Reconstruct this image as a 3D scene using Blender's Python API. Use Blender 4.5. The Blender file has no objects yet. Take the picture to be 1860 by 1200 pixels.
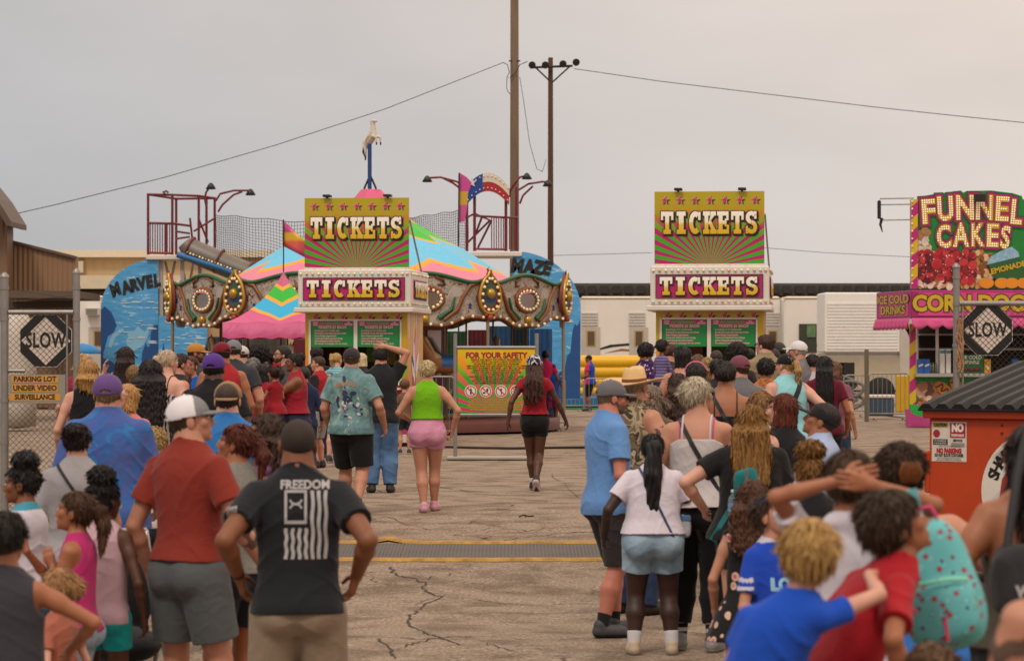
import bpy, math, random
import numpy as np
from mathutils import Vector, Matrix, bvhtree
R = math.radians
sc = bpy.context.scene
# ---------------------------------------------------------------- camera, world, sun, exposure
F = 5120.0; CX, HY = 930.0, 650.0; ZC = 1.6          # focal length in photo pixels, principal column, horizon row, camera height
cam_d = bpy.data.cameras.new('camera'); cam = bpy.data.objects.new('camera', cam_d); sc.collection.objects.link(cam)
cam_d.sensor_width = 36.0; cam_d.lens = F/1860*36; cam_d.shift_y = (HY-600)/1860
cam.location = (0, 0, ZC); cam.rotation_euler = (R(90), 0, 0)
cam_d.clip_start = 0.5; cam_d.clip_end = 3000
cam_d.dof.use_dof = True; cam_d.dof.focus_distance = 33; cam_d.dof.aperture_fstop = 5.2
sc.camera = cam
W = bpy.data.worlds.new('World'); sc.world = W; W.use_nodes = True
nt = W.node_tree; nt.nodes.clear()
def _n(nt, t, **kw):
    n = nt.nodes.new(t)
    for k, v in kw.items():
        if k.startswith('i_'): n.inputs[int(k[2:]) if k[2:].isdigit() else k[2:]].default_value = v
        else: setattr(n, k, v)
    return n
sky = _n(nt, 'ShaderNodeTexSky', sky_type='NISHITA'); sky.sun_disc = False
sky.sun_elevation = R(52); sky.sun_rotation = R(200); sky.air_density = 1.5; sky.dust_density = 4
tc = _n(nt, 'ShaderNodeTexCoord'); sp = _n(nt, 'ShaderNodeSeparateXYZ')
nt.links.new(tc.outputs['Generated'], sp.inputs[0])
mpw = _n(nt, 'ShaderNodeMapping'); mpw.inputs['Scale'].default_value = (5, 5, 16)
nt.links.new(tc.outputs['Generated'], mpw.inputs[0])
nz = _n(nt, 'ShaderNodeTexNoise'); nz.inputs['Scale'].default_value = 1.0; nz.inputs['Detail'].default_value = 4
nt.links.new(mpw.outputs[0], nz.inputs['Vector'])
cr = nt.nodes.new('ShaderNodeValToRGB')                # overcast: low cloud brighter overhead than at the horizon
e = cr.color_ramp.elements
e[0].position = 0.0; e[0].color = (.59, .575, .575, 1)
e[1].position = 1.0; e[1].color = (1.42, 1.24, 1.08, 1)
for p_, c_ in ((.03, (.61, .59, .585, 1)), (.07, (.63, .61, .605, 1)), (.13, (.68, .635, .615, 1)), (.35, (1.05, .90, .78, 1))):
    x_ = e.new(p_); x_.color = c_
nt.links.new(sp.outputs[2], cr.inputs[0])
mm = _n(nt, 'ShaderNodeMapRange'); nt.links.new(nz.outputs[0], mm.inputs[0])
mm.inputs[1].default_value = .3; mm.inputs[2].default_value = .7; mm.inputs[3].default_value = .925; mm.inputs[4].default_value = 1.07
sd = _n(nt, 'ShaderNodeMapRange'); nt.links.new(sp.outputs[0], sd.inputs[0])     # a touch warmer and brighter to the right
sd.inputs[1].default_value = -.2; sd.inputs[2].default_value = .2; sd.inputs[3].default_value = 0; sd.inputs[4].default_value = 1
tint = _n(nt, 'ShaderNodeMix', data_type='RGBA'); nt.links.new(sd.outputs[0], tint.inputs[0])
tint.inputs[6].default_value = (.80, .83, .865, 1); tint.inputs[7].default_value = (1.25, 1.15, 1.07, 1)
mu = _n(nt, 'ShaderNodeMix', data_type='RGBA', blend_type='MULTIPLY'); mu.inputs[0].default_value = 1
nt.links.new(cr.outputs[0], mu.inputs[6]); nt.links.new(tint.outputs[2], mu.inputs[7])
vm = _n(nt, 'ShaderNodeVectorMath', operation='SCALE'); nt.links.new(mu.outputs[2], vm.inputs[0]); nt.links.new(mm.outputs[0], vm.inputs['Scale'])
b1 = _n(nt, 'ShaderNodeBackground'); b1.inputs[1].default_value = 1.0; nt.links.new(vm.outputs[0], b1.inputs[0])
b2 = _n(nt, 'ShaderNodeBackground'); b2.inputs[1].default_value = 0.08; nt.links.new(sky.outputs[0], b2.inputs[0])
ms = _n(nt, 'ShaderNodeMixShader'); ms.inputs[0].default_value = .06
wo = _n(nt, 'ShaderNodeOutputWorld')
nt.links.new(b1.outputs[0], ms.inputs[1]); nt.links.new(b2.outputs[0], ms.inputs[2]); nt.links.new(ms.outputs[0], wo.inputs[0])
sl = bpy.data.lights.new('sun', 'SUN'); sl.energy = 1.5; sl.angle = R(10); sl.color = (1, .90, .78)
so = bpy.data.objects.new('sun', sl); sc.collection.objects.link(so)
so.rotation_euler = (R(38), 0, R(-20))
sc.view_settings.view_transform = 'Standard'; sc.view_settings.look = 'None'
sc.view_settings.exposure = 0.0; sc.view_settings.gamma = 1.0
sc.cycles.max_bounces = 5; sc.cycles.diffuse_bounces = 3; sc.cycles.transparent_max_bounces = 12
sc.cycles.caustics_reflective = False; sc.cycles.caustics_refractive = False

# ---------------------------------------------------------------- helpers
def gz(y):                                             # ground height: level lot, a dip below the drain, a rise again at the camera's feet
    y = np.asarray(y, float); t = np.clip((31-y)/11, 0, 1)
    q = np.clip((11.5-y)/3.5, 0, 1); return -(0.36*t*t*(3-2*t)) - 0.05*np.clip((20-y)/10, 0, 1) + .35*q*q*(3-2*q)
def P(px, py, d): return Vector(((px-CX)/F*d, d, ZC+(HY-py)/F*d))
def lin(c):
    if isinstance(c, str): c = [int(c[i:i+2], 16)/255 for i in (0, 2, 4)]
    return tuple((v/12.92 if v <= .04045 else ((v+.055)/1.055)**2.4) for v in c[:3])
col = sc.collection
_mats = {}
def nodes_mat(name):
    m = bpy.data.materials.new(name); m.use_nodes = True
    nt = m.node_tree; b = nt.nodes['Principled BSDF']; return m, nt, b
def mat(name, c, rough=.6, metal=0, bump=0, bscale=60, var=.12, vscale=3, emit=0, spec=.5, coat=0):
    """plain painted / cast surface with slight uneven tone, so nothing is perfectly flat"""
    if name in _mats: return _mats[name]
    m, nt, b = nodes_mat(name); c = lin(c)
    b.inputs['Roughness'].default_value = rough; b.inputs['Metallic'].default_value = metal
    b.inputs['Specular IOR Level'].default_value = spec; b.inputs['Coat Weight'].default_value = coat
    tc = _n(nt, 'ShaderNodeTexCoord')
    no = _n(nt, 'ShaderNodeTexNoise'); no.inputs['Scale'].default_value = vscale; no.inputs['Detail'].default_value = 5; no.inputs['Roughness'].default_value = .65
    nt.links.new(tc.outputs['Object'], no.inputs['Vector'])
    mx = _n(nt, 'ShaderNodeMix', data_type='RGBA'); nt.links.new(no.outputs[0], mx.inputs[0])
    mx.inputs[6].default_value = (*[v*(1-var*1.6) for v in c], 1); mx.inputs[7].default_value = (*[min(1, v*(1+var)) for v in c], 1)
    nt.links.new(mx.outputs[2], b.inputs['Base Color'])
    if bump:
        n2 = _n(nt, 'ShaderNodeTexNoise'); n2.inputs['Scale'].default_value = bscale; n2.inputs['Detail'].default_value = 3
        nt.links.new(tc.outputs['Object'], n2.inputs['Vector'])
        bp = _n(nt, 'ShaderNodeBump'); bp.inputs['Strength'].default_value = bump; bp.inputs['Distance'].default_value = .01
        nt.links.new(n2.outputs[0], bp.inputs['Height']); nt.links.new(bp.outputs[0], b.inputs['Normal'])
    if emit:
        nt.links.new(mx.outputs[2], b.inputs['Emission Color']); b.inputs['Emission Strength'].default_value = emit
    _mats[name] = m; return m
def ramp(nt, stops, interp='LINEAR'):
    r = nt.nodes.new('ShaderNodeValToRGB'); r.color_ramp.interpolation = interp; e = r.color_ramp.elements
    while len(e) > 1: e.remove(e[-1])
    e[0].position = stops[0][0]; e[0].color = (*lin(stops[0][1]), 1)
    for p, c in stops[1:]:
        x = e.new(p); x.color = (*lin(c), 1)
    return r
def cloth(c, pat='plain', c2=None, c3=None):
    """knitted or woven cloth: weave bump, broad creases, optional printed pattern"""
    key = f'cloth_{pat}_{c}_{c2}_{c3}'
    if key in _mats: return _mats[key]
    m, nt, b = nodes_mat(key); L = nt.links
    b.inputs['Roughness'].default_value = .88; b.inputs['Specular IOR Level'].default_value = .25
    b.inputs['Sheen Weight'].default_value = .08
    tc = _n(nt, 'ShaderNodeTexCoord'); O = tc.outputs['Object']
    def noise(s, d=3, dist=0, w=None):
        n = _n(nt, 'ShaderNodeTexNoise'); n.inputs['Scale'].default_value = s; n.inputs['Detail'].default_value = d; n.inputs['Distortion'].default_value = dist
        L.new(O, n.inputs['Vector']); return n
    def vor(s):
        n = _n(nt, 'ShaderNodeTexVoronoi'); n.inputs['Scale'].default_value = s; L.new(O, n.inputs['Vector']); return n
    if pat == 'plain':
        n = noise(2.5, 4); cl = lin(c); mx = _n(nt, 'ShaderNodeMix', data_type='RGBA'); L.new(n.outputs[0], mx.inputs[0])
        mx.inputs[6].default_value = (*[v*.82 for v in cl], 1); mx.inputs[7].default_value = (*[min(1, v*1.12) for v in cl], 1); out = mx.outputs[2]
    elif pat == 'heather':
        n = noise(160, 2); r = ramp(nt, [(.35, c), (.65, c2)]); L.new(n.outputs[0], r.inputs[0]); out = r.outputs[0]
    elif pat == 'tiedye':
        n = noise(5, 4, 1.5); r = ramp(nt, [(.30, c), (.48, c2), (.56, c), (.66, c3 or c2)]); L.new(n.outputs[0], r.inputs[0]); out = r.outputs[0]
    elif pat == 'camo':
        n = noise(9, 3, .8); r = ramp(nt, [(0, c), (.42, c2), (.5, c3), (.58, c)], 'CONSTANT'); L.new(n.outputs[0], r.inputs[0]); out = r.outputs[0]
    elif pat == 'floral':
        v = vor(16); r = ramp(nt, [(0, c2), (.22, c3), (.38, c)], 'CONSTANT'); L.new(v.outputs['Distance'], r.inputs[0]); out = r.outputs[0]
    elif pat == 'print':
        v = vor(22); v.distance = 'CHEBYCHEV'; r = ramp(nt, [(0, c2), (.18, c), (.28, c3), (.36, c)], 'CONSTANT'); L.new(v.outputs['Distance'], r.inputs[0]); out = r.outputs[0]
    elif pat == 'zebra':
        w = _n(nt, 'ShaderNodeTexWave'); w.inputs['Scale'].default_value = 9; w.inputs['Distortion'].default_value = 9; w.inputs['Detail Scale'].default_value = 1.2; L.new(O, w.inputs['Vector'])
        r = ramp(nt, [(0, c), (.5, c2)], 'CONSTANT'); L.new(w.outputs[0], r.inputs[0]); out = r.outputs[0]
    elif pat in ('stripes', 'vstripes'):
        w = _n(nt, 'ShaderNodeTexWave', bands_direction='Z' if pat == 'stripes' else 'X'); w.inputs['Scale'].default_value = 9; L.new(O, w.inputs['Vector'])
        r = ramp(nt, [(0, c), (.5, c2)], 'CONSTANT'); L.new(w.outputs[0], r.inputs[0]); out = r.outputs[0]
    elif pat == 'denim':
        n = noise(7, 5); r = ramp(nt, [(.3, c), (.7, c2)]); L.new(n.outputs[0], r.inputs[0]); out = r.outputs[0]
    L.new(out, b.inputs['Base Color'])
    n1 = noise(9, 3, 1.2); n2 = noise(260, 1)
    ad = _n(nt, 'ShaderNodeMath', operation='MULTIPLY_ADD'); L.new(n2.outputs[0], ad.inputs[0]); ad.inputs[1].default_value = .05; L.new(n1.outputs[0], ad.inputs[2])
    bp = _n(nt, 'ShaderNodeBump'); bp.inputs['Strength'].default_value = .42; bp.inputs['Distance'].default_value = .022
    L.new(ad.outputs[0], bp.inputs['Height']); L.new(bp.outputs[0], b.inputs['Normal'])
    _mats[key] = m; return m
SKIN = {'pale': 'C39380', 'light': 'B17E66', 'tan': '955E40', 'brown': '77472B', 'dark': '4E2C1B', 'deep': '341D13', 'red': 'B4725E'}
def skin_mat(k):
    if 'skin_'+k in _mats: return _mats['skin_'+k]
    m, nt, b = nodes_mat('skin_'+k); c = lin(SKIN[k])
    tc = _n(nt, 'ShaderNodeTexCoord'); n = _n(nt, 'ShaderNodeTexNoise'); n.inputs['Scale'].default_value = 14; n.inputs['Detail'].default_value = 4
    nt.links.new(tc.outputs['Object'], n.inputs['Vector'])
    mx = _n(nt, 'ShaderNodeMix', data_type='RGBA'); nt.links.new(n.outputs[0], mx.inputs[0])
    mx.inputs[6].default_value = (c[0]*.86, c[1]*.78, c[2]*.76, 1); mx.inputs[7].default_value = (min(1, c[0]*1.1), c[1]*1.1, c[2]*1.08, 1)
    nt.links.new(mx.outputs[2], b.inputs['Base Color']); b.inputs['Roughness'].default_value = .56
    b.inputs['Subsurface Weight'].default_value = .12; b.inputs['Subsurface Radius'].default_value = (.02, .008, .004); b.inputs['Subsurface Scale'].default_value = .5
    n2 = _n(nt, 'ShaderNodeTexNoise'); n2.inputs['Scale'].default_value = 220; nt.links.new(tc.outputs['Object'], n2.inputs['Vector'])
    bp = _n(nt, 'ShaderNodeBump'); bp.inputs['Strength'].default_value = .12; bp.inputs['Distance'].default_value = .004
    nt.links.new(n2.outputs[0], bp.inputs['Height']); nt.links.new(bp.outputs[0], b.inputs['Normal'])
    _mats['skin_'+k] = m; return m
def hair_mat(c, c2=None, sc_=1):
    key = f'hair_{c}_{c2}'
    if key in _mats: return _mats[key]
    m, nt, b = nodes_mat(key); a = lin(c); z = lin(c2) if c2 else tuple(min(1, v*1.9+.006) for v in a)
    tc = _n(nt, 'ShaderNodeTexCoord'); mp = _n(nt, 'ShaderNodeMapping'); mp.inputs['Scale'].default_value = (150, 150, 9)
    nt.links.new(tc.outputs['Object'], mp.inputs[0])
    n = _n(nt, 'ShaderNodeTexNoise'); n.inputs['Scale'].default_value = 1; n.inputs['Detail'].default_value = 3; n.inputs['Distortion'].default_value = .6
    nt.links.new(mp.outputs[0], n.inputs['Vector'])
    r = ramp(nt, [(.3, '000000'), (.72, 'FFFFFF')]); nt.links.new(n.outputs[0], r.inputs[0])
    mx = _n(nt, 'ShaderNodeMix', data_type='RGBA'); nt.links.new(r.outputs[0], mx.inputs[0]); mx.inputs[6].default_value = (*[v*.7 for v in a], 1); mx.inputs[7].default_value = (*z, 1)
    nt.links.new(mx.outputs[2], b.inputs['Base Color']); b.inputs['Roughness'].default_value = .52; b.inputs['Specular IOR Level'].default_value = .3
    bp = _n(nt, 'ShaderNodeBump'); bp.inputs['Strength'].default_value = .7; bp.inputs['Distance'].default_value = .008
    nt.links.new(n.outputs[0], bp.inputs['Height']); nt.links.new(bp.outputs[0], b.inputs['Normal'])
    _mats[key] = m; return m

def tag(o, label=None, cat=None, group=None, kind=None):
    if label: o['label'] = label
    if cat: o['category'] = cat
    if group: o['group'] = group
    if kind: o['kind'] = kind
    return o
def empty(name, loc=(0, 0, 0), rz=0, label=None, cat=None, group=None):
    o = bpy.data.objects.new(name, None); col.objects.link(o); o.location = loc; o.rotation_euler = (0, 0, rz)
    o.empty_display_size = .1
    return tag(o, label, cat, group)
def np_mesh(name, V, Fq, mats, parent=None, midx=None, smooth=True):
    """verts array + (n,4) or (n,3) face array -> linked mesh object"""
    me = bpy.data.meshes.new(name); V = np.asarray(V, np.float32); Fq = np.asarray(Fq, np.int32); k = Fq.shape[1]
    me.vertices.add(len(V)); me.vertices.foreach_set('co', V.ravel())
    me.loops.add(Fq.size); me.loops.foreach_set('vertex_index', Fq.ravel())
    me.polygons.add(len(Fq)); me.polygons.foreach_set('loop_start', np.arange(0, Fq.size, k, dtype=np.int32))
    if midx is not None: me.polygons.foreach_set('material_index', np.asarray(midx, np.int32))
    me.polygons.foreach_set('use_smooth', np.full(len(Fq), smooth))
    me.update(calc_edges=True)
    for m in (mats if isinstance(mats, (list, tuple)) else [mats]): me.materials.append(m)
    o = bpy.data.objects.new(name, me); col.objects.link(o)
    if parent: o.parent = parent
    return o
def copy_tree(o, parent=None):
    c = o.copy(); col.objects.link(c)
    if parent: c.parent = parent
    for ch in list(o.children): copy_tree(ch, c)
    return c

class MB:
    """collects boxes, tubes, polygons into one mesh"""
    def __init__(s): s.v = []; s.f = []; s.m = []; s.sm = []; s.T = None
    def add(s, vs, fs, mi=0, smooth=False):
        o = len(s.v); s.v += [tuple(s.T @ Vector(v)) if s.T else tuple(v) for v in vs]
        s.f += [tuple(i+o for i in f) for f in fs]; s.m += [mi]*len(fs); s.sm += [smooth]*len(fs); return s
    def box(s, x0, x1, y0, y1, z0, z1, mi=0, bev=0):
        if bev:
            b = min(bev, abs(x1-x0)*.45, abs(y1-y0)*.45, abs(z1-z0)*.45)
            vs = []
            for z, zi in ((z0, 1), (z1, -1)):
                for k in (1, 0):
                    kk = k if zi == 1 else 1-k
                    zz = z+(0 if kk else zi*b); i = b if kk else 0
                    # eight-cornered ring
                    a0, a1, c0, c1 = x0+i, x1-i, y0+i, y1-i; q = b*.6
                    vs += [(a0+q, c0, zz), (a1-q, c0, zz), (a1, c0+q, zz), (a1, c1-q, zz), (a1-q, c1, zz), (a0+q, c1, zz), (a0, c1-q, zz), (a0, c0+q, zz)]
            fs = [tuple(range(7, -1, -1)), tuple(range(24, 32))]
            for r in range(3):
                for i in range(8): fs.append((r*8+i, r*8+(i+1) % 8, (r+1)*8+(i+1) % 8, (r+1)*8+i))
            return s.add(vs, fs, mi)
        vs = [(x, y, z) for z in (z0, z1) for y in (y0, y1) for x in (x0, x1)]
        return s.add(vs, [(0, 2, 3, 1), (4, 5, 7, 6), (0, 1, 5, 4), (2, 6, 7, 3), (0, 4, 6, 2), (1, 3, 7, 5)], mi)
    def tube(s, pts, r, n=8, mi=0, r2=None, cap=True):
        pts = [Vector(p) for p in pts]; N = len(pts); vs = []; fs = []
        up = Vector((0, 0, 1)); prev = None
        for i, p in enumerate(pts):
            t = (pts[min(i+1, N-1)]-pts[max(i-1, 0)]).normalized()
            a = prev if prev is not None else (up if abs(t.z) < .9 else Vector((1, 0, 0)))
            u = (a - t*a.dot(t)).normalized(); w = t.cross(u); prev = u
            rr = r if r2 is None else r+(r2-r)*i/(N-1)
            if isinstance(r, (list, tuple)): rr = r[i]
            for k in range(n):
                an = 2*math.pi*k/n; vs.append(p+u*(rr*math.cos(an))+w*(rr*math.sin(an)))
        for i in range(N-1):
            for k in range(n): fs.append((i*n+k, i*n+(k+1) % n, (i+1)*n+(k+1) % n, (i+1)*n+k))
        s.add(vs, fs, mi, True)
        if cap: s.add(vs[:n], [tuple(range(n-1, -1, -1))], mi); s.add(vs[-n:], [tuple(range(n))], mi)
        return s
    def lathe(s, prof, c=(0, 0, 0), n=20, mi=0, smooth=True, a0=0, a1=2*math.pi):
        vs = []; fs = []; full = abs(a1-a0-2*math.pi) < 1e-6; m = n if full else n+1
        for r, z in prof:
            for k in range(m):
                a = a0+(a1-a0)*k/n; vs.append((c[0]+r*math.cos(a), c[1]+r*math.sin(a), c[2]+z))
        for i in range(len(prof)-1):
            for k in range(n):
                k2 = (k+1) % m; fs.append((i*m+k, i*m+k2, (i+1)*m+k2, (i+1)*m+k))
        return s.add(vs, fs, mi, smooth)
    def ball(s, c, r, n=10, m=6, mi=0, sz=1):
        prof = [(max(1e-4, r*math.sin(math.pi*i/m)), -r*sz*math.cos(math.pi*i/m)) for i in range(m+1)]
        return s.lathe(prof, c, n, mi)
    def prism(s, poly, y0, y1, mi=0, mi2=None):
        """2-D outline in x,z pushed from y0 (front) to y1"""
        n = len(poly); A = sum(poly[i][0]*poly[(i+1) % n][1]-poly[(i+1) % n][0]*poly[i][1] for i in range(n))
        if A < 0: poly = poly[::-1]
        vs = [(x, y0, z) for x, z in poly]+[(x, y1, z) for x, z in poly]
        s.add(vs, [tuple(range(n))], mi)
        s.add(vs, [tuple(range(2*n-1, n-1, -1))]+[((i+1) % n, i, n+i, n+(i+1) % n) for i in range(n)], mi if mi2 is None else mi2)
        return s
    def build(s, name, mats, parent=None):
        me = bpy.data.meshes.new(name); me.from_pydata([tuple(v) for v in s.v], [], s.f)
        for m in (mats if isinstance(mats, (list, tuple)) else [mats]): me.materials.append(m)
        me.polygons.foreach_set('material_index', s.m); me.polygons.foreach_set('use_smooth', s.sm); me.update()
        o = bpy.data.objects.new(name, me); col.objects.link(o)
        if parent: o.parent = parent
        return o

def text_geo(txt, size=1, off=0, align='CENTER', spacing=1, sx=1, shear=0, linesp=1):
    cu = bpy.data.curves.new('t', 'FONT'); cu.body = txt; cu.size = size; cu.offset = off; cu.align_x = align; cu.align_y = 'CENTER'
    cu.space_character = spacing; cu.resolution_u = 3; cu.shear = shear; cu.space_line = linesp
    o = bpy.data.objects.new('t', cu); col.objects.link(o); bpy.context.view_layer.update()
    dg = bpy.context.evaluated_depsgraph_get(); ev = o.evaluated_get(dg); me = ev.to_mesh()
    vs = [(v.co.x*sx, v.co.y) for v in me.vertices]; fs = [tuple(p.vertices) for p in me.polygons]
    ev.to_mesh_clear(); bpy.data.objects.remove(o); bpy.data.curves.remove(cu)
    return vs, fs
def put_text(mb, txt, x, z, y, size, mi=0, **kw):
    """flat lettering in the x,z plane at depth y, facing -y"""
    vs, fs = text_geo(txt, size, **kw); mb.add([(x+a, y, z+b) for a, b in vs], fs, mi); return mb

# ---------------------------------------------------------------- signed-distance modelling
def _rc(a, b, ra, rb):
    a = np.array(a, np.float32); b = np.array(b, np.float32); ab = b-a; L2 = float(ab@ab)+1e-9
    def f(x, y, z):
        px, py, pz = x-a[0], y-a[1], z-a[2]
        t = np.clip((px*ab[0]+py*ab[1]+pz*ab[2])/L2, 0, 1)
        return np.sqrt((px-t*ab[0])**2+(py-t*ab[1])**2+(pz-t*ab[2])**2)-(ra+(rb-ra)*t)
    r = max(ra, rb); return np.minimum(a, b)-r, np.maximum(a, b)+r, f
def _el(c, r, M=None):
    c = np.array(c, np.float32); r = np.array(r, np.float32); M = None if M is None else np.array(M, np.float32)
    def f(x, y, z):
        px, py, pz = x-c[0], y-c[1], z-c[2]
        if M is not None:
            px, py, pz = (px*M[0, 0]+py*M[1, 0]+pz*M[2, 0], px*M[0, 1]+py*M[1, 1]+pz*M[2, 1], px*M[0, 2]+py*M[1, 2]+pz*M[2, 2])
        k0 = np.sqrt((px/r[0])**2+(py/r[1])**2+(pz/r[2])**2)
        k1 = np.sqrt((px/r[0]**2)**2+(py/r[1]**2)**2+(pz/r[2]**2)**2)+1e-6
        return k0*(k0-1)/k1
    e = r if M is None else np.full(3, r.max()); return c-e, c+e, f
def smin(a, b, k):
    h = np.clip(.5+.5*(b-a)/k, 0, 1); return b*(1-h)+a*h-k*h*(1-h)
def evaluate(prims, lo, hi, h, post=None):
    """prims: (lo, hi, f, k, op); op '+' joins, '-' carves"""
    lo = np.array(lo, float); hi = np.array(hi, float); n = np.maximum(3, np.ceil((hi-lo)/h).astype(int)+1)
    ax = [(lo[i]+h*np.arange(n[i])).astype(np.float32) for i in range(3)]
    D = np.full(n, .2, np.float32)
    for p in prims:
        l, u, f = p[0], p[1], p[2]; k = p[3] if len(p) > 3 else .01; op = p[4] if len(p) > 4 else '+'
        mg = k+3*h; sl = []
        for i in range(3):
            a = max(0, int(math.floor((l[i]-mg-lo[i])/h))); b = min(n[i], int(math.ceil((u[i]+mg-lo[i])/h))+1)
            if b <= a: break
            sl.append(slice(a, b))
        if len(sl) < 3: continue
        sl = tuple(sl)
        d = f(ax[0][sl[0]][:, None, None], ax[1][sl[1]][None, :, None], ax[2][sl[2]][None, None, :])
        if op == '+': D[sl] = smin(D[sl], d, k)
        else: D[sl] = -smin(-D[sl], d, k)
    if post is not None: D = post(ax[0][:, None, None], ax[1][None, :, None], ax[2][None, None, :], D)
    return surfnet(D, lo, h)
def surfnet(D, lo, h):
    I = D < 0
    s = np.zeros(tuple(np.array(D.shape)-1), np.uint8)
    offs = [(a, b, c) for a in (0, 1) for b in (0, 1) for c in (0, 1)]
    nx, ny, nz = D.shape
    for a, b, c in offs: s += I[a:nx-1+a, b:ny-1+b, c:nz-1+c]
    act = (s > 0) & (s < 8); i, j, k = np.nonzero(act)
    if len(i) == 0: return np.zeros((0, 3)), np.zeros((0, 4), int)
    idx = np.full(act.shape, -1, np.int32); idx[i, j, k] = np.arange(len(i))
    val = {o: D[i+o[0], j+o[1], k+o[2]] for o in offs}
    acc = np.zeros((len(i), 3), np.float32); cnt = np.zeros(len(i), np.float32)
    for o in offs:
        for axn in range(3):
            if o[axn]: continue
            q = list(o); q[axn] = 1; va, vb = val[o], val[tuple(q)]; m = (va < 0) != (vb < 0)
            t = np.where(m, va/np.where(m, va-vb, 1), 0)
            for x in range(3): acc[:, x] += m*(o[x]+(t if x == axn else 0))
            cnt += m
    V = (np.stack([i, j, k], 1)+acc/cnt[:, None])*h+np.array(lo)
    Fs = []
    def quad(sl_a, sl_b, cells):
        A = I[sl_a]; B = I[sl_b]; m = A != B
        w = np.nonzero(m); fl = A[w]
        q = np.stack([idx[tuple(np.array(w)[t]+c[t] for t in range(3))] for c in cells], 1)
        q[~fl] = q[~fl][:, ::-1]; Fs.append(q)
    S = slice
    quad((S(0, nx-1), S(1, ny-1), S(1, nz-1)), (S(1, nx), S(1, ny-1), S(1, nz-1)), [(0, 0, 0), (0, 1, 0), (0, 1, 1), (0, 0, 1)])
    quad((S(1, nx-1), S(0, ny-1), S(1, nz-1)), (S(1, nx-1), S(1, ny), S(1, nz-1)), [(0, 0, 0), (0, 0, 1), (1, 0, 1), (1, 0, 0)])
    quad((S(1, nx-1), S(1, ny-1), S(0, nz-1)), (S(1, nx-1), S(1, ny-1), S(1, nz)), [(0, 0, 0), (1, 0, 0), (1, 1, 0), (0, 1, 0)])
    return V, np.concatenate(Fs)
def bounds(prims, pad=.02):
    P_ = [p for p in prims if (len(p) < 5 or p[4] == '+')]
    return np.min([p[0] for p in P_], 0)-pad, np.max([p[1] for p in P_], 0)+pad
def wob(x, y, z, s, f=9.0):
    """cheap smooth 3-D noise in -1..1"""
    a = np.sin(x*f+1.7*np.sin(y*f*.8+s)+s*2.1)*np.cos(z*f*.9+1.3*np.sin(x*f*.7+s*1.7))
    b = np.sin(y*f*1.9+z*f*1.3+s*3.3+np.sin(x*f*1.6))
    return .65*a+.35*b
# ---------------------------------------------------------------- people
def unit(v): v = Vector(v); return v.normalized() if v.length > 1e-6 else Vector((0, 0, 1))
def ik(S, T, l1, l2, hint):
    S, T = Vector(S), Vector(T); d = T-S; L = min(d.length, (l1+l2)*.995); u = unit(d); T = S+u*L
    a = (l1*l1-l2*l2+L*L)/(2*L); h = math.sqrt(max(0, l1*l1-a*a)); hv = Vector(hint); hv = hv-u*hv.dot(u); hv = unit(hv)
    return S+u*a+hv*h, T
def prof_prim(zs, ws, hs, cs, off, e=2.3, sharp=None):
    """stack of rounded cross-sections: half width w, half depth h, centre c against height"""
    zf = np.linspace(zs[0], zs[-1], 80); k = np.array([.25, .5, .25])
    def sm(v):
        v = np.interp(zf, zs, v); v2 = np.convolve(np.pad(v, 2, mode='edge'), k, 'same')[2:-2]; return np.convolve(np.pad(v2, 2, mode='edge'), k, 'same')[2:-2]
    W_, H_, C_ = sm(ws), sm(hs), sm(cs)
    def f(x, y, z):
        zz = z.ravel(); w = np.interp(zz, zf, W_)[None, None, :].astype(np.float32); h = np.interp(zz, zf, H_)[None, None, :].astype(np.float32)
        c = np.interp(zz, zf, C_)[None, None, :].astype(np.float32); ox, oy = off(zz); ox = ox[None, None, :].astype(np.float32); oy = oy[None, None, :].astype(np.float32)
        q = ((np.abs(x-ox)/w)**e+(np.abs(y-oy-c)/h)**e)**(1/e)
        d = (q-1)*np.minimum(w, h)*1.0
        return np.maximum(d, np.maximum(zs[0]-z, z-zs[-1]))
    W2 = max(ws)+.25*zs[-1]*0+.12
    return (np.array([-W2-.25, -W2-.25, zs[0]]), np.array([W2+.25, W2+.25, zs[-1]]), f)
ARMS = {
    'down': lambda s: ((s*.150, .015, .495), (s*.5, -1, -.1), None),
    'relax': lambda s: ((s*.150, .060, .505), (s*.5, -1, -.1), None),
    'back': lambda s: ((s*.165, -.07, .50), (s*.5, -1, 0), None),
    'fwd': lambda s: ((s*.160, .13, .53), (s*.3, -1, -.1), None),
    'hips': lambda s: ((s*.146, -.010, .590), (s*.42, -1, .1), (-s*.25, .45, -.85)),
    'crossed': lambda s: ((-s*.035, .105, .700+.015*s), (s*.9, .1, -.7), (-s*1, .1, .05)),
    'front': lambda s: ((s*.055, .17, .655), (s*.55, -.3, -1), (-s*.15, .9, .35)),
    'phone': lambda s: ((s*.030, .19, .700), (s*.55, -.3, -1), (-s*.1, .6, .7)),
    'waist': lambda s: ((s*.045, .125, .58), (s*.8, -.5, -.6), (-s*.9, .3, -.1)),
    'mouth': lambda s: ((s*.030, .135, .835), (s*.6, .3, -1), (-s*.2, .0, 1)),
    'headtop': lambda s: ((s*.055, -.005, 1.01), (s*1, .1, .2), (-s*.95, -.15, .02)),
    'behind': lambda s: ((s*.035, -.115, .955), (s*1, .0, -.25), (-s*1, -.02, .12)),
    'up': lambda s: ((s*.10, .13, .93), (s*.7, .2, -1), (0, .1, 1)),
    'hold': lambda s: ((-s*.02, .14, .66), (s*.8, -.1, -.8), (-s*1, .3, .1)),
    'chin': lambda s: ((s*.01, .14, .80), (s*.5, .3, -1), (0, .2, 1)),
}
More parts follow.
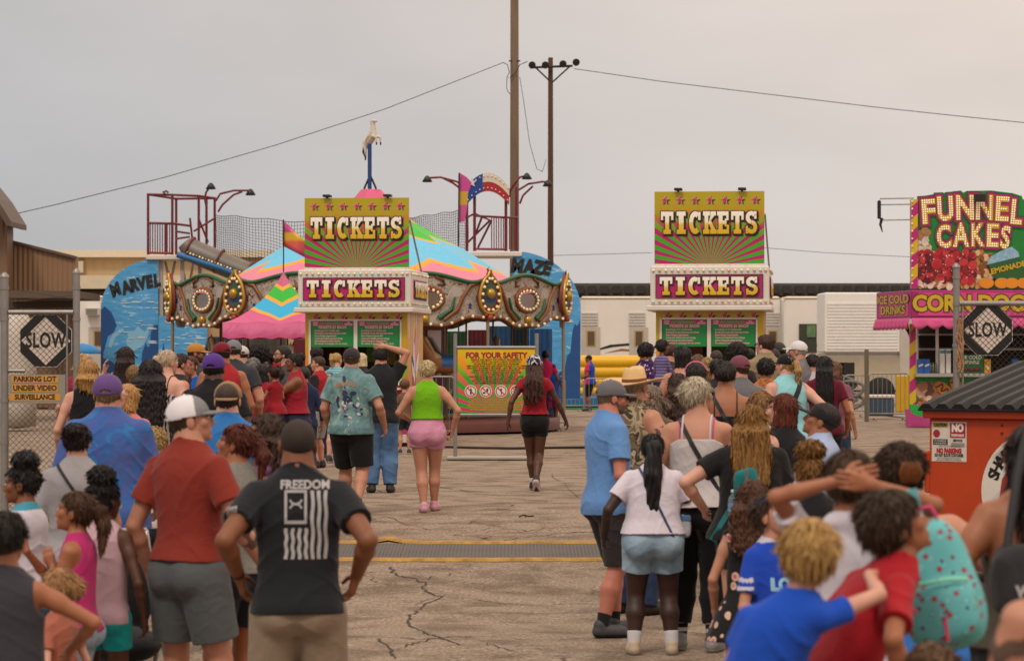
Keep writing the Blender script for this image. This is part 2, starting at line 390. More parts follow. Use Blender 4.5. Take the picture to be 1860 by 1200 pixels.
def person(px, py, d, yaw, label, kind='m', skin='light', hair=('short', '2A1B12'), hat=None, top=None, bottom=None,
           shoes=('sneaker', '2B2B2D', 'CFCFCF'), arms=('down', 'down'), legs='stand', fat=1.0, head=(0, 0, 0), lean=0, slean=0,
           glasses=None, beard=None, strap=None, extra=0.0, group=None, zoff=0.0, lod=1.0, H=None, sit=False, face=True, tattoo=None, seed=None):
    rnd = random.Random(seed if seed is not None else int(px*7+d*13)); sd = rnd.random()*10
    base_z = float(gz(d))+zoff; X = (px-CX)/F*d
    hx = (.012 if hat is None else .02)
    if hair[0] in ('puff', 'topbun'): hx = .11
    if hair[0] == 'afro': hx = .06
    if hat and hat[0] == 'straw': hx = .06
    Hc = ZC+(HY-py)/F*d-base_z-hx-extra
    if H is None: H = Hc
    hh = .134*H if H >= 1.6 else .214-(1.6-H)*.03
    if kind == 'f': hh *= .97
    B = (H-hh*1.06)/.842
    m = kind == 'm'; child = H < 1.5
    root = empty('person', (X, d, base_z), R(yaw), label, 'person', group)
    h = min(.013, max(.0055, d*.00029))*lod; hf = max(.0036, h*.62)
    to = math.tan(R(lean)); ts = math.tan(R(slean))
    def off(z):
        t = np.clip(np.asarray(z, float)-.50*B, 0, None); return t*ts, t*to
    def O(x, y, z):
        ox, oy = off(z*B); return (x*B+float(ox), y*B+float(oy), z*B)
    # torso profile
    zs = np.array([.445, .48, .52, .56, .60, .64, .68, .73, .77, .797, .815, .832, .848, .862, .90])*B
    if m:   ws = [.048, .084, .089, .085, .079, .081, .087, .098, .101, .101, .092, .073, .054, .040, .031]; hs = [.04, .062, .066, .062, .058, .059, .063, .068, .065, .059, .054, .047, .041, .036, .032]
    elif child: ws = [.048, .078, .084, .079, .074, .075, .078, .084, .088, .090, .080, .060, .044, .033, .027]; hs = [.04, .058, .061, .058, .055, .055, .056, .058, .056, .051, .046, .039, .034, .030, .027]
    else:   ws = [.055, .096, .103, .093, .079, .075, .080, .088, .092, .092, .082, .061, .044, .033, .027]; hs = [.045, .066, .070, .060, .052, .052, .057, .062, .059, .053, .047, .040, .035, .031, .028]
    ws = np.array(ws)*B; hs = np.array(hs)*B; fz = np.interp(zs/B, [.44, .62, .72, .80, .84, .9], [1, 1, .65, .25, .15, .1]); ws = ws*(1+(fat-1)*fz); hs = hs*(1+(fat-1)*fz*1.35)
    cs = np.interp(zs/B, [.45, .52, .60, .70, .78, .84, .9], [0, -.006, .002, .004, -.006, -.004, .004])*B
    body = [(*prof_prim(zs, ws, hs, cs, off), .012*B)]
    lf = 1+(fat-1)*.75; thin = .86 if child else (1 if m else .93)
    # buttocks, bust
    for s in (-1, 1):
        body.append((*_el(O(s*.042*lf, -.036*lf, .495), np.array((.046, .046, .048))*B*lf*(1 if m or child else 1.1)), .02*B))
        if kind == 'f' and not child: body.append((*_el(O(s*.042, .052*lf, .715), np.array((.040, .036, .040))*B*lf), .02*B))
    # legs
    hipx = .050*(1+(fat-1)*.4); feet = []; LG = {}
    presets = {'stand': ((-.062, .0, 0, 8), (.062, .012, 0, -8)), 'stand2': ((-.07, .03, 0, 14), (.055, -.01, 0, -6)), 'wide': ((-.10, 0, 0, 12), (.10, .01, 0, -12)),
               'close': ((-.04, .0, 0, 4), (.04, .015, 0, -4)),
               'walkR': ((-.045, -.10, .035, 4), (.045, .12, 0, -4)), 'walkL': ((-.045, .12, 0, 4), (.045, -.10, .035, -4)), 'heel': ((-.03, .03, 0, 4), (.035, -.17, .06, -10))}
    lg = presets[legs] if isinstance(legs, str) else legs
    for s, (fx, fy, fzz, fyaw) in zip((-1, 1), lg):
        hp = Vector(O(s*hipx, 0, .50)); an = Vector((fx*B, fy*B, .043*B+fzz*B))
        kn, an = ik(hp, an, .238*B, .228*B, (0.0, 1, 0)); t = thin*lf*B
        body += [(*_rc(hp+Vector((0, -.004*B, 0)), kn, .058*t, .034*t), .014*B), (*_rc(kn, kn.lerp(an, .35)+Vector((0, -.010*B, 0)), .033*t, .0345*t), .01*B),
                 (*_rc(kn.lerp(an, .35)+Vector((0, -.010*B, 0)), an, .0345*t, .0195*t), .012*B)]
        pitch = -R(55)*min(1, fzz/.05) if fy < 0 and fzz > 0 else 0.0
        Mf = Matrix.Rotation(R(fyaw), 3, 'Z') @ Matrix.Rotation(pitch, 3, 'X')
        fp = lambda a, b, c, an=an, Mf=Mf: an+Mf @ Vector((a*B, b*B, c*B))
        body += [(*_rc(fp(0, -.012, -.020), fp(0, .065, -.026), .019*B, .021*B), .012*B), (*_rc(fp(0, .065, -.026), fp(0, .105, -.031), .021*B, .013*B), .008*B)]
        feet.append((s, an, Mf, fp, hp, kn, t)); LG[s] = (hp, kn, an, t)
    # arms
    sw = (.100 if m else .089 if not child else .086)*(1+(fat-1)*.30); A = {}; hands = []
    for s, spec in zip((-1, 1), arms):
        spec = ARMS[spec](s) if isinstance(spec, str) else spec
        T, hint, hdir = spec[0], spec[1], spec[2]; curl = spec[3] if len(spec) > 3 else (.55 if hdir is None else .35)
        if T[2] > .82: T = (T[0], T[1], (H*(T[2]-1)+H)/B)
        S = Vector(O(s*sw, -.004, .788)); T = Vector(O(*T)); E, Wp = ik(S, T, .172*B, .150*B, hint)
        a = (1 if m else .84 if not child else .78)*(1+(fat-1)*.6)*B
        body += [(*_rc(S, S.lerp(E, .35), .033*a, .031*a), .020*B), (*_rc(S.lerp(E, .3), E, .030*a, .0225*a), .012*B), (*_rc(E, E.lerp(Wp, .3), .0225*a, .0235*a), .006*B), (*_rc(E.lerp(Wp, .3), Wp, .0235*a, .0150*a), .008*B)]
        A[s] = (S, E, Wp, a); hands.append((s, E, Wp, hdir, curl))
    # head
    Mh = Matrix.Rotation(R(head[0]), 3, 'Z') @ Matrix.Rotation(-R(head[1]), 3, 'X') @ Matrix.Rotation(R(head[2]), 3, 'Y')
    ox, oy = off(.87*B); nb = Vector((float(ox), float(oy)+.004*B, .835*B))
    piv = Vector((float(ox), float(oy)+.013*B, H-hh*.92)); hc = piv + Mh @ Vector((0, .06*hh, .42*hh))
    hp_ = lambda a, b, c: hc+Mh @ Vector((a*hh, b*hh, c*hh))
    Mn = np.array(Mh)
    def E_(c, r): return (*_el(hp_(*c), np.array(r)*hh, Mn),)
    def C_(a, b, ra, rb): return (*_rc(hp_(*a), hp_(*b), ra*hh, rb*hh),)
    def hl(x, y, z):                                      # grid -> head units
        a, b, c = x-hc[0], y-hc[1], z-hc[2]
        return ((a*Mn[0, 0]+b*Mn[1, 0]+c*Mn[2, 0])/hh, (a*Mn[0, 1]+b*Mn[1, 1]+c*Mn[2, 1])/hh, (a*Mn[0, 2]+b*Mn[1, 2]+c*Mn[2, 2])/hh)
    nr = (.0335 if m else .0265 if not child else .024)*B*(1+(fat-1)*.5)
    neck = (*_rc(nb, hp_(0, -.10, -.22), nr*1.08, nr*.98), .02*B)
    body.append(neck)
    k1 = .04*hh
    skull = [E_((0, -.07, .12), (.335, .41, .375))+(k1,), E_((0, .08, -.10), (.265, .315, .36))+(k1,), E_((0, .12, -.28), (.21, .25, .19))+(k1,), E_((0, .29, -.39), (.09, .07, .08))+(k1,)]
    hd = [neck]+skull
    for s in (-1, 1):
        hd += [E_((s*.17, .23, -.07), (.11, .11, .12))+(k1,), C_((s*.05, .345, .115), (s*.20, .295, .10), .045, .04)+(k1*.8,), E_((s*.338, -.03, -.03), (.040, .085, .135))+(k1*.3,),
               E_((s*.15, .45, .025), (.085, .09, .055))+(k1*.7, '-')]
    for s in (-1, 1): hd += [E_((s*.145, .318, .015), (.066, .066, .05))+(k1*.2,), C_((0, .40, -.15), (s*.045, .395, -.155), .04, .032)+(k1*.3,)]
    hd += [C_((0, .36, .06), (0, .425 if child else .44, -.12), .030, .044 if child else .048)+(k1*.5,), C_((-.085, .335, -.250), (.085, .335, -.250), .040, .040)+(k1*.4,), C_((-.07, .335, -.292), (.07, .335, -.292), .040, .040)+(k1*.3,),
           C_((-.10, .405, -.271), (.10, .405, -.271), .012, .012)+(k1*.3, '-')]
    meshes = []
    lo, hi = bounds(body)
    zvis = (ZC+(HY-1225)/F*d-base_z)
    if zvis > .3*H:                                       # below the frame a coarser grid is enough
        meshes.append(evaluate(body, (lo[0], lo[1], lo[2]), (hi[0], hi[1], zvis), h*1.9)); meshes.append(evaluate(body, (lo[0], lo[1], zvis-h), hi, h))
    else: meshes.append(evaluate(body, lo, hi, h))
    nbody = sum(len(q[1]) for q in meshes)
    lo2, hi2 = bounds(skull+hd[5:], .01); lo2[2] -= .03*hh
    hm = evaluate(hd, lo2, hi2, hf if (face or d < 22) else h*.8); meshes.append(hm)
    # hands
    hs_ = B/1.75*(1 if m else .92)
    for s, E, Wp, hdir, curl in hands:
        u = unit(hdir) if hdir is not None else unit(unit(Wp-E)+Vector((0, .12, -.25)))
        side = Vector((-s, .0, 0)) if abs(u.x) < .8 else Vector((0, 1, 0)) if hdir is None or Wp[1] > -.05*B or True else Vector((0, 1, 0))
        if Wp[2] > .9*H and Wp[1] < 0: side = Vector((0, 1, 0))
        n = unit(side-u*side.dot(u)); t_ = u.cross(n) if s < 0 else n.cross(u)  # n: palm normal; t_: towards the thumb
        if t_.y < 0 and abs(u.z) > .5: t_ = -t_
        if abs(u.x) > .8: t_ = t_ if t_.z > 0 else -t_
        q = lambda a, b, c: Wp+u*(a*hs_)+t_*(b*hs_)+n*(c*hs_)
        hpz = [(*_rc(E.lerp(Wp, .8), Wp, .0178*B*(A[s][3]/B), .0150*A[s][3]), .006), (*_rc(q(.0, .008, 0), q(.075, .024, 0), .019*hs_, .0165*hs_), .012), (*_rc(q(.0, -.008, 0), q(.072, -.026, 0), .019*hs_, .0150*hs_), .012), (*_rc(q(.02, 0, 0), q(.078, 0, 0), .018*hs_, .0165*hs_), .010)]
        for bi, (b, L) in enumerate(((.030, .070), (.010, .078), (-.010, .073), (-.029, .057))):
            c = curl*(1+.12*bi)+.06*rnd.random(); p0 = q(.078, b, 0); a1 = c*.75; a2 = a1+c*1.1; sp_ = (b*1.4)
            d1 = u*math.cos(a1)+n*math.sin(a1)+t_*sp_; d2 = u*math.cos(a2)+n*math.sin(a2)+t_*sp_*.5
            p1 = p0+d1*(L*.52*hs_); p2 = p1+d2*(L*.48*hs_); rr = .0088*hs_ if bi < 3 else .0076*hs_
            hpz += [(*_rc(p0, p1, rr*1.05, rr), .004), (*_rc(p1, p2, rr, rr*.82), .002)]
        p0 = q(.018, .024, .004); p1 = q(.052, .052, .018+.02*curl); p2 = q(.082, .060-.02*curl, .030+.03*curl)
        hpz += [(*_rc(p0, p1, .0135*hs_, .0105*hs_), .008), (*_rc(p1, p2, .0105*hs_, .0085*hs_), .002)]
        l3, h3 = bounds(hpz, .004); meshes.append(evaluate(hpz, l3, h3, max(.0032, min(.006, h*.5)) if d < 45 else .008))
    # join
    Vs, Fs, Mi, o = [], [], [], 0
    for gi, (v, f) in enumerate(meshes):
        mi = np.zeros(len(f), int)
        if v is hm[0] and len(f):
            c = v[f[:, 0]]*.5+v[f[:, 2]]*.5; a, b, z_ = hl(c[:, 0], c[:, 1], c[:, 2]); ax_ = np.abs(a)
            lip = (ax_ < .10-.3*np.abs(z_+.272)) & (b > .345) & (z_ < -.235) & (z_ > -.315); mi[lip] = 1
            brow = (ax_ > .06) & (ax_ < .225) & (b > .26) & (z_ > .105+.02*np.cos(ax_*20)) & (z_ < .148+.02*np.cos(ax_*20)); mi[brow] = 2
            eye = ((ax_-.145)/.060)**2+((z_-.017)/.026)**2 < 1; eye &= b > .30; mi[eye] = 3
            iris = ((ax_-.145)/.024)**2+((z_-.017)/.026)**2 < 1; iris &= b > .30; mi[iris] = 4
            lid = (((ax_-.145)/.068)**2+((z_-.020)/.038)**2 < 1) & (z_ > .030) & (b > .30) & ~eye; mi[lid] = 2
            if hair[0] in ('buzz', 'fade', 'short', 'curlytop', 'sleek'):
                zl = np.interp(b, [-.5, -.15, .02, .10, .24, .5], [-.24, -.20, -.10, .06, .30, .40]); mi[(z_ > zl) & ~((ax_ > .30) & (z_ < .10) & (b > -.12) & (b < .06)) & (b < .30)] = 5
            if beard: mi[(z_ < np.interp(b, [-.1, .05, .2, .33], [-.12, -.10, -.20, -.20])) & (b > -.02) & (z_ > -.50) & ~lip] = 5
        if tattoo and gi < len(meshes):
            c = v[f[:, 0]]
            for (ts_, t0, t1) in tattoo:
                S_, E2, W2, _a = A[ts_]; p0 = S_.lerp(E2, t0) if t0 < 1 else E2.lerp(W2, t0-1); p1 = S_.lerp(E2, min(1, t1)) if t1 <= 1 else E2.lerp(W2, t1-1)
                ab = np.array(p1-p0); tt = ((c-np.array(p0))@ab)/(ab@ab); dd = np.linalg.norm(c-(np.array(p0)+np.clip(tt, 0, 1)[:, None]*ab), axis=1)
                nz_ = wob(c[:, 0], c[:, 1], c[:, 2], sd, 55); mi[(tt > 0) & (tt < 1) & (dd < .055*B) & (nz_ > .05) & (mi == 0)] = 6
        Vs.append(v); Fs.append(f+o); Mi.append(mi); o += len(v)
    hcol = hair[1]; sk = SKIN[skin]; lips = {'pale': 'B06A60', 'light': 'A65E54', 'tan': '8E4A40', 'brown': '6A3830', 'dark': '4A2620', 'deep': '34201C', 'red': 'A5544A'}[skin]
    scalp = tuple(.20*a+.80*b for a, b in zip([int(sk[i:i+2], 16)/255 for i in (0, 2, 4)], [int(hcol[i:i+2], 16)/255 for i in (0, 2, 4)]))
    ms_ = [skin_mat(skin), mat('lip_'+skin, lips, .4), mat('brow_'+hcol, hcol, .8), mat('eye_white', 'CFC8C0', .2), mat('iris', '20140E', .2), mat(f'scalp_{skin}_{hcol}', scalp, .8, bump=.3, bscale=300), mat('tattoo_'+skin, tuple(.45*int(sk[i:i+2], 16)/255+.03 for i in (0, 2, 4)), .55)]
    np_mesh('body', np.concatenate(Vs), np.concatenate(Fs), ms_, root, np.concatenate(Mi))
    ho = hh
    # ------------------------------------------------------------ clothes
    shirt = None
    def fold(amp, s0):
        def g(x, y, z):
            w_ = wob(x, y, z*.8, sd+s0, 9/B*1.6)
            u1 = np.sin((z+.55*np.abs(x)+.05*w_+.02*np.sin(y*20+sd))*46/B+s0); u2 = np.sin((z*.5+x*1.1*np.sin(sd*3)+.07*w_)*34/B+sd)
            cr_ = (1-np.abs(u1))**2*np.clip(.25+w_, 0, 1)+.7*(1-np.abs(u2))**3*np.clip(.2-w_, 0, 1)
            return amp*(.7*w_-1.5*cr_)+.3*amp
        return g
    if top:
        t = dict(t='tee', c='888888', hem=.50, ease=.012, sleeve=.55, loose=.5, neck='crew', amp=.0055); t.update(top); e = t['ease']*B
        if t['t'] in ('tank', 'cami', 'tube', 'crop', 'vest'): t['sleeve'] = 0
        M_ = t['c'] if not isinstance(t['c'], str) else cloth(t['c'])
        z0 = t['hem']*B; zz = np.linspace(min(z0, .46*B), .875*B, 30); w = np.interp(zz, zs, ws); hh_ = np.interp(zz, zs, hs); cc = np.interp(zz, zs, cs)
        wm = np.interp(.73*B, zs, ws)*.95; hm_ = np.interp(.72*B, zs, hs)*.98; lo_ = (zz < .73*B)
        w = np.where(lo_, np.maximum(w, w+t['loose']*(wm-w)), w); hh_ = np.where(lo_, np.maximum(hh_, hh_+t['loose']*(hm_-hh_)), hh_)
        if fat > 1.2 and t['t'] not in ('cami',): hh_ = np.where(lo_, hh_*1.03, hh_)
        w = np.where(zz < .47*B, np.interp(.50*B, zs, ws), w); hh_ = np.where(zz < .47*B, np.interp(.50*B, zs, hs), hh_)
        ez = e*np.interp(zz/B, [.4, .55, .72, .80, .87], [1.5, 1.2, .8, .6, .4])+.011*B*np.clip((max(.56*B, z0+.07*B)-zz)/(.07*B), 0, 1)
        if t.get('flare'): ez = ez+np.clip(.58*B-zz, 0, 1)*t['flare']
        pr = [(*prof_prim(zz, w+ez, hh_+ez, cc, off), .01)]
        for s in (-1, 1):
            if m is False and not child: pr.append((*_el(O(s*.040, .052*lf, .715), np.array((.044, .042, .044))*B*lf), .02*B))
            pr.append((*_el(O(s*.040*lf, -.034*lf, .500), np.array((.052, .052, .050))*B*lf), .02*B))
        def neck_cut(pr):
            nk = t['neck']; c = O(0, .022 if nk != 'crew' else .012, .872)
            r = {'crew': (.050, .050, .030), 'v': (.055, .06, .06), 'low': (.070, .085, .065), 'polo': (.040, .040, .022)}[nk]
            pr.append((*_el(c, np.array(r)*B), .006, '-'))
        arm_cut = []
        if t['sleeve']:
            sl = t['sleeve']
            for s in (-1, 1):
                S, E, Wp, a = A[s]; r0 = (.035*a/B+.004)*B; r1 = r0*(1.10 if sl < 1 else .86)
                En = S.lerp(E, min(1, sl)); ns = []
                ns.append(_rc(S, S.lerp(E, min(1, sl)*1.02), r0, r1))
                if sl > 1: ns.append(_rc(E, E.lerp(Wp, sl-1), r1, .022*a+.003))
                ax_dir = np.array(unit(E-S) if sl <= 1 else unit(Wp-E)); en = np.array(En if sl <= 1 else E.lerp(Wp, sl-1))
                for qi, (l_, h_, f_) in enumerate(ns):
                    if qi == len(ns)-1:
                        def g(x, y, z, f_=f_, ax_dir=ax_dir, en=en):
                            return np.maximum(f_(x, y, z), (x-en[0])*ax_dir[0]+(y-en[1])*ax_dir[1]+(z-en[2])*ax_dir[2])
                    else: g = f_
                    pr.append((l_, h_, g, .016*B))
        else:
            for s in (-1, 1):
                S = A[s][0]; rr = {'tank': (.040, .085, .075), 'crop': (.040, .085, .075), 'cami': (.034, .085, .075), 'tube': (.02, .05, .03), 'vest': (.030, .085, .070)}[t['t']]
                pr.append((*_el(S+Vector((s*.018*B, 0, .005*B)), np.array(rr)*B), .006, '-'))
        neck_cut(pr); fd = fold(t['amp']*B/1.75, 0); zc_ = t.get('cut', .745)*B
        def post(x, y, z, D):
            D = D+fd(x, y, z)*np.clip((z-z0)/(.05*B)+.25, .25, 1); D = np.maximum(D, z0+.004*np.sin(x*9+sd)-z)
            if t['t'] in ('cami', 'tube'): D = np.maximum(D, z-zc_+.55*np.maximum(0, np.abs(x)-.062*B)-np.where(y > 0, .012*B, 0))
            return D
        if t['t'] in ('cami', 'tube'): pr = [q for q in pr if len(q) < 5 or True]
        l4, h4 = bounds(pr); l4[2] = z0-.02
        v, f = evaluate(pr, l4, h4, h*.95, post)
        if t['t'] == 'cami':                              # thin straps that follow the shoulders
            tree = bvhtree.BVHTree.FromPolygons([tuple(q) for q in meshes[-4 if len(meshes) > 4 else 0][0]] if False else [tuple(q) for q in np.concatenate(Vs)], [tuple(q) for q in np.concatenate(Fs)[:sum(len(q[1]) for q in meshes[:-3])]])
            mbs = MB()
            for s in (-1, 1):
                pts = []
                for a in np.linspace(-1.75, 1.75, 17):
                    org = Vector(O(s*.050, 0, .745)); dr = Vector((0, math.sin(a), math.cos(a))); r_ = tree.ray_cast(org+dr*.5, -dr)
                    if r_[0] is not None: pts.append(r_[0]+dr*.003)
                if len(pts) > 3: mbs.tube(pts, t.get('strapw', .006), 6)
            if mbs.v: mbs.build('shoulder_strap', t.get('strapc') or M_, root)
        pm = [M_]; mi = None
        if t.get('c2') is not None:                       # second cloth colour: sleeve band, yoke or side
            c = v[f[:, 0]]; pm.append(t['c2'] if not isinstance(t['c2'], str) else cloth(t['c2'])); mi = t['sel'](c[:, 0]/B, c[:, 1]/B, c[:, 2]/B, A, B).astype(int)
        shirt = np_mesh({'tank': 'tank_top', 'crop': 'tank_top', 'cami': 'camisole', 'tube': 'tube_top', 'vest': 'sleeveless_shirt', 'dress': 'dress'}.get(t['t'], 'shirt'), v, f, pm, root, mi)
    if bottom:
        t = dict(t='shorts', c='333333', hem=.30, ease=.010, waist=.575, amp=.0045); t.update(bottom); e = t['ease']*B
        M_ = t['c'] if not isinstance(t['c'], str) else cloth(t['c'])
        zt = t['waist']*B; zz = np.linspace(.445*B, zt, 12); pr = [(*prof_prim(zz, np.interp(zz, zs, ws)+e*.7, np.interp(zz, zs, hs)+e*.6, np.interp(zz, zs, cs), off), .01)]
        for s in (-1, 1):
            pr.append((*_el(O(s*.042*lf, -.036*lf, .495), np.array((.046, .046, .048))*B*lf*(1 if m or child else 1.1)+e*.6), .02*B))
            hp, kn, an, tt = LG[s]; kz = kn[2]/B; hem = t['hem']; ns = []
            if hem > kz:
                q = (hp[2]/B-hem)/(hp[2]/B-kz); ns.append((hp, hp.lerp(kn, q), .058*tt+e*.8, (.058+(.034-.058)*q)*tt+e*1.25)); dr = unit(kn-hp); en = hp.lerp(kn, q)
            else:
                q = (kz-hem)/(kz-an[2]/B); cf = kn.lerp(an, min(.35, q*.6))+Vector((0, -.010*B, 0)); ns += [(hp, kn, .060*tt+e*.9, .041*tt+e*1.2+.002), (kn, cf, .042*tt+e*1.2+.002, .040*tt+e*1.2+.002), (cf, kn.lerp(an, q)+Vector((0, -.004*B, 0)), .040*tt+e*1.2+.002, (.040-.012*q)*tt+e*1.3)]; dr = unit(an-kn); en = kn.lerp(an, q)
            for qi, (a_, b_, r0, r1) in enumerate(ns):
                l_, h_, f_ = _rc(a_, b_, r0, r1)
                if qi == len(ns)-1:
                    def g(x, y, z, f_=f_, dr=np.array(dr), en=np.array(en)):
                        return np.maximum(f_(x, y, z), (x-en[0])*dr[0]+(y-en[1])*dr[1]+(z-en[2])*dr[2])
                else: g = f_
                pr.append((l_, h_, g, .012*B))
        fd = fold(t['amp']*B/1.75, 3)
        def post2(x, y, z, D): return np.maximum(D+fd(x, y, z), z-zt)
        l4, h4 = bounds(pr); v, f = evaluate(pr, l4, h4, h, post2)
        pm = [M_]; mi = None
        if t.get('c2') is not None:
            c = v[f[:, 0]]; pm.append(t['c2'] if not isinstance(t['c2'], str) else cloth(t['c2'])); mi = t['sel'](c[:, 0]/B, c[:, 1]/B, c[:, 2]/B, A, B).astype(int)
        np_mesh({'jeans': 'jeans', 'leggings': 'leggings', 'pants': 'trousers'}.get(t['t'], 'shorts'), v, f, pm, root, mi)
    if shoes and zvis < .25:
        st, c1, c2 = shoes[:3]
        for s, an, Mf, fp, hp, kn, tt in feet:
            if st in ('sneaker', 'boot'):
                pr = [(*_rc(fp(0, -.016, -.018), fp(0, .065, -.022), .026*B, .028*B), .01), (*_rc(fp(0, .065, -.022), fp(0, .112, -.029), .028*B, .019*B), .008), (*_rc(fp(0, -.010, .005 if st == 'sneaker' else .05), fp(0, -.004, -.02), .026*B, .027*B), .012)]
                an_, Mz = np.array(an), np.array(Mf)
                def post3(x, y, z, D):
                    q = (x-an_[0])*Mz[0, 2]+(y-an_[1])*Mz[1, 2]+(z-an_[2])*Mz[2, 2]
                    sole = -.0425*B-q
                    return np.maximum(D, sole)
                l4, h4 = bounds(pr); v, f = evaluate(pr, l4, h4, max(.004, min(.008, h*.8)), post3)
                c = v[f[:, 0]]-an_; q = c@Mz[:, 2]; mi = (q < -.029*B).astype(int)
                np_mesh('shoe', v, f, [mat('shoe_'+c1, c1, .6, bump=.3, bscale=200), mat('sole_'+c2, c2, .7)], root, mi)
            else:
                mb = MB(); pts = [(-.022, -.03), (.022, -.03), (.030, .07), (.018, .118), (-.018, .118), (-.030, .06)]
                top_ = [tuple(fp(a, b, -.036)) for a, b in pts]; bot = [tuple(fp(a, b, -.043)) for a, b in pts]
                mb.add(top_+bot, [tuple(range(6)), tuple(range(11, 5, -1))]+[((i+1) % 6, i, 6+i, 6+(i+1) % 6) for i in range(6)])
                mb.tube([fp(-.024, .035, -.038), fp(-.012, .06, -.004), fp(0, .085, -.012), fp(.012, .06, -.004), fp(.024, .035, -.038)], .005*B, 6)
                mb.build('sandal', mat('sandal_'+c1, c1, .7), root)
            if len(shoes) > 3:                            # sock
                z1 = shoes[4] if len(shoes) > 4 else .10; k_ = min(1, (z1*B-an[2]+.03)/(kn[2]-an[2])); e_ = an.lerp(kn, max(.06, k_))
                l_, h_, f_ = _rc(an+Vector((0, -.004*B, -.01*B)), e_+Vector((0, -.006*B, 0)), .0225*tt, (.0225+.013*k_)*tt+.003)
                dr = np.array(unit(e_-an)); en = np.array(e_)
                g = lambda x, y, z: np.maximum(f_(x, y, z), (x-en[0])*dr[0]+(y-en[1])*dr[1]+(z-en[2])*dr[2])
                v, f = evaluate([(l_, h_, g, .01)], l_-.01, h_+.01, max(.005, h*.7)); sc_ = shoes[3]
                if isinstance(sc_, str): np_mesh('sock', v, f, cloth(sc_), root)
                else: np_mesh('sock', v, f, [cloth(sc_[0]), cloth(sc_[1])], root, (((v[f[:, 0]][:, 2]*38).astype(int) % 2)).astype(int))
    # ------------------------------------------------------------ hair
    hs0, hc1 = hair[0], hair[1]; hc2 = hair[2] if len(hair) > 2 else None; Ln = hair[3] if len(hair) > 3 else .35; hm2 = hair_mat(hc1, hc2); hq = max(.0042, min(.008, h*.75))
    pr = []
    curly_ = hs0 in ('afro', 'puff', 'curlytop', 'wavy', 'braids', 'messy', 'updo')
    def strands(x, y, z, amp=.016, f1=58):
        a, b, c = hl(x, y, z); th = np.arctan2(a, -b-.05); return amp*hh*np.sin(th*f1+4*np.sin(c*3+sd)+2*np.sin(a*9+sd))*.40+amp*(.5 if curly_ else .12)*hh*wob(a, b, c, sd, 24)+(0 if curly_ else .25*amp*hh*np.sin(th*23+2*np.sin(c*2.2+sd)))
    def cap_hair(th_top, th_side, nape=-.24, front=.31, side=.0, k=1.0):
        def f(x, y, z):
            a, b, c = hl(x, y, z); t_ = np.interp(np.clip(c, -.4, .5), [-.3, .05, .4], [th_side, (th_side+th_top)*.5, th_top]).astype(np.float32)
            q0 = np.sqrt((a/(.335+t_))**2+((b+.07)/(.41+t_))**2+((c-.12)/(.375+t_))**2); D = (q0-1)*.36
            zl = np.interp(b, [-.5, -.20, -.02, .06, .14, .26, .5], [nape, nape, side-.12, side, side+.16, front, front+.06]).astype(np.float32)
            return np.maximum(D, (zl-c)*.8)*hh
        return (np.array(hc)-.72*hh, np.array(hc)+.72*hh, f, .01)
    if hs0 == 'short': pr.append(cap_hair(.06, .025)); samp = .02
    elif hs0 == 'bowl': pr.append(cap_hair(.085, .06, nape=-.34, side=-.10, front=.20)); samp = .03
    elif hs0 == 'messy': pr.append(cap_hair(.085, .045)); samp = .04
    elif hs0 in ('fade', 'curlytop'): pr.append(cap_hair(.07 if hs0 == 'fade' else .15, -.01, side=.12, nape=.05)); samp = .02 if hs0 == 'fade' else .05
    elif hs0 == 'sleek': pr.append(cap_hair(.03, .02)); samp = .01
    elif hs0 == 'afro': pr.append(cap_hair(.26, .24, nape=-.30, side=-.06)); samp = .07
    elif hs0 == 'puff': pr += [cap_hair(.03, .02), E_((0, -.12, .62), (.34, .32, .26))+(.02*hh,)]; samp = .06
    elif hs0 == 'topbun': pr += [cap_hair(.04, .03), E_((0, -.18, .58), (.24, .24, .19))+(.02*hh,)]; samp = .035
    elif hs0 == 'bun': pr += [cap_hair(.045, .03), E_((0, -.50, .12), (.20, .16, .19))+(.03*hh,)]; samp = .02
    elif hs0 == 'highbun': pr += [cap_hair(.045, .03), E_((0, -.40, .36), (.24, .22, .22))+(.03*hh,)]; samp = .035
    elif hs0 == 'updo': pr += [cap_hair(.10, .05), E_((0, -.38, .10), (.26, .20, .34))+(.05*hh,)]; samp = .05
    elif hs0 in ('pony', 'highpony'):
        pr.append(cap_hair(.035, .025)); zt_ = .12 if hs0 == 'pony' else .32; p0 = hp_(0, -.46, zt_); L_ = Ln*B
        p1 = p0+Mh @ Vector((0, -.14*hh, .02*hh)); p2 = p1+Vector((.01, -.02, -.35*L_)); p3 = p1+Vector((0, -.01, -L_))
        pr += [(*_rc(p0, p1, .07*hh, .12*hh), .01), (*_rc(p1, p2, .13*hh, .15*hh), .02), (*_rc(p2, p3, .15*hh, .05*hh), .02)]; samp = .035
    elif hs0 in ('bob', 'long', 'wavy'):
        def curtain(x, y, z):
            a, b, c = hl(x, y, z); zb = -.42 if hs0 == 'bob' else -.62; wv = .05*np.clip(-c, 0, 1)
            q0 = np.sqrt((a/(.40+wv))**2+((b+.10)/(.43))**2+((np.maximum(c, -.02)-.10)/.43)**2); D = (q0-1)*.38
            face_ = np.minimum(np.minimum(b-.06, .36-np.abs(a)), .26-c)      # opening for the face
            D = np.maximum(D, face_); D = np.maximum(D, zb-c); return D*hh
        pr.append((np.array(hc)-.85*hh, np.array(hc)+.85*hh, curtain, .01)); samp = .03
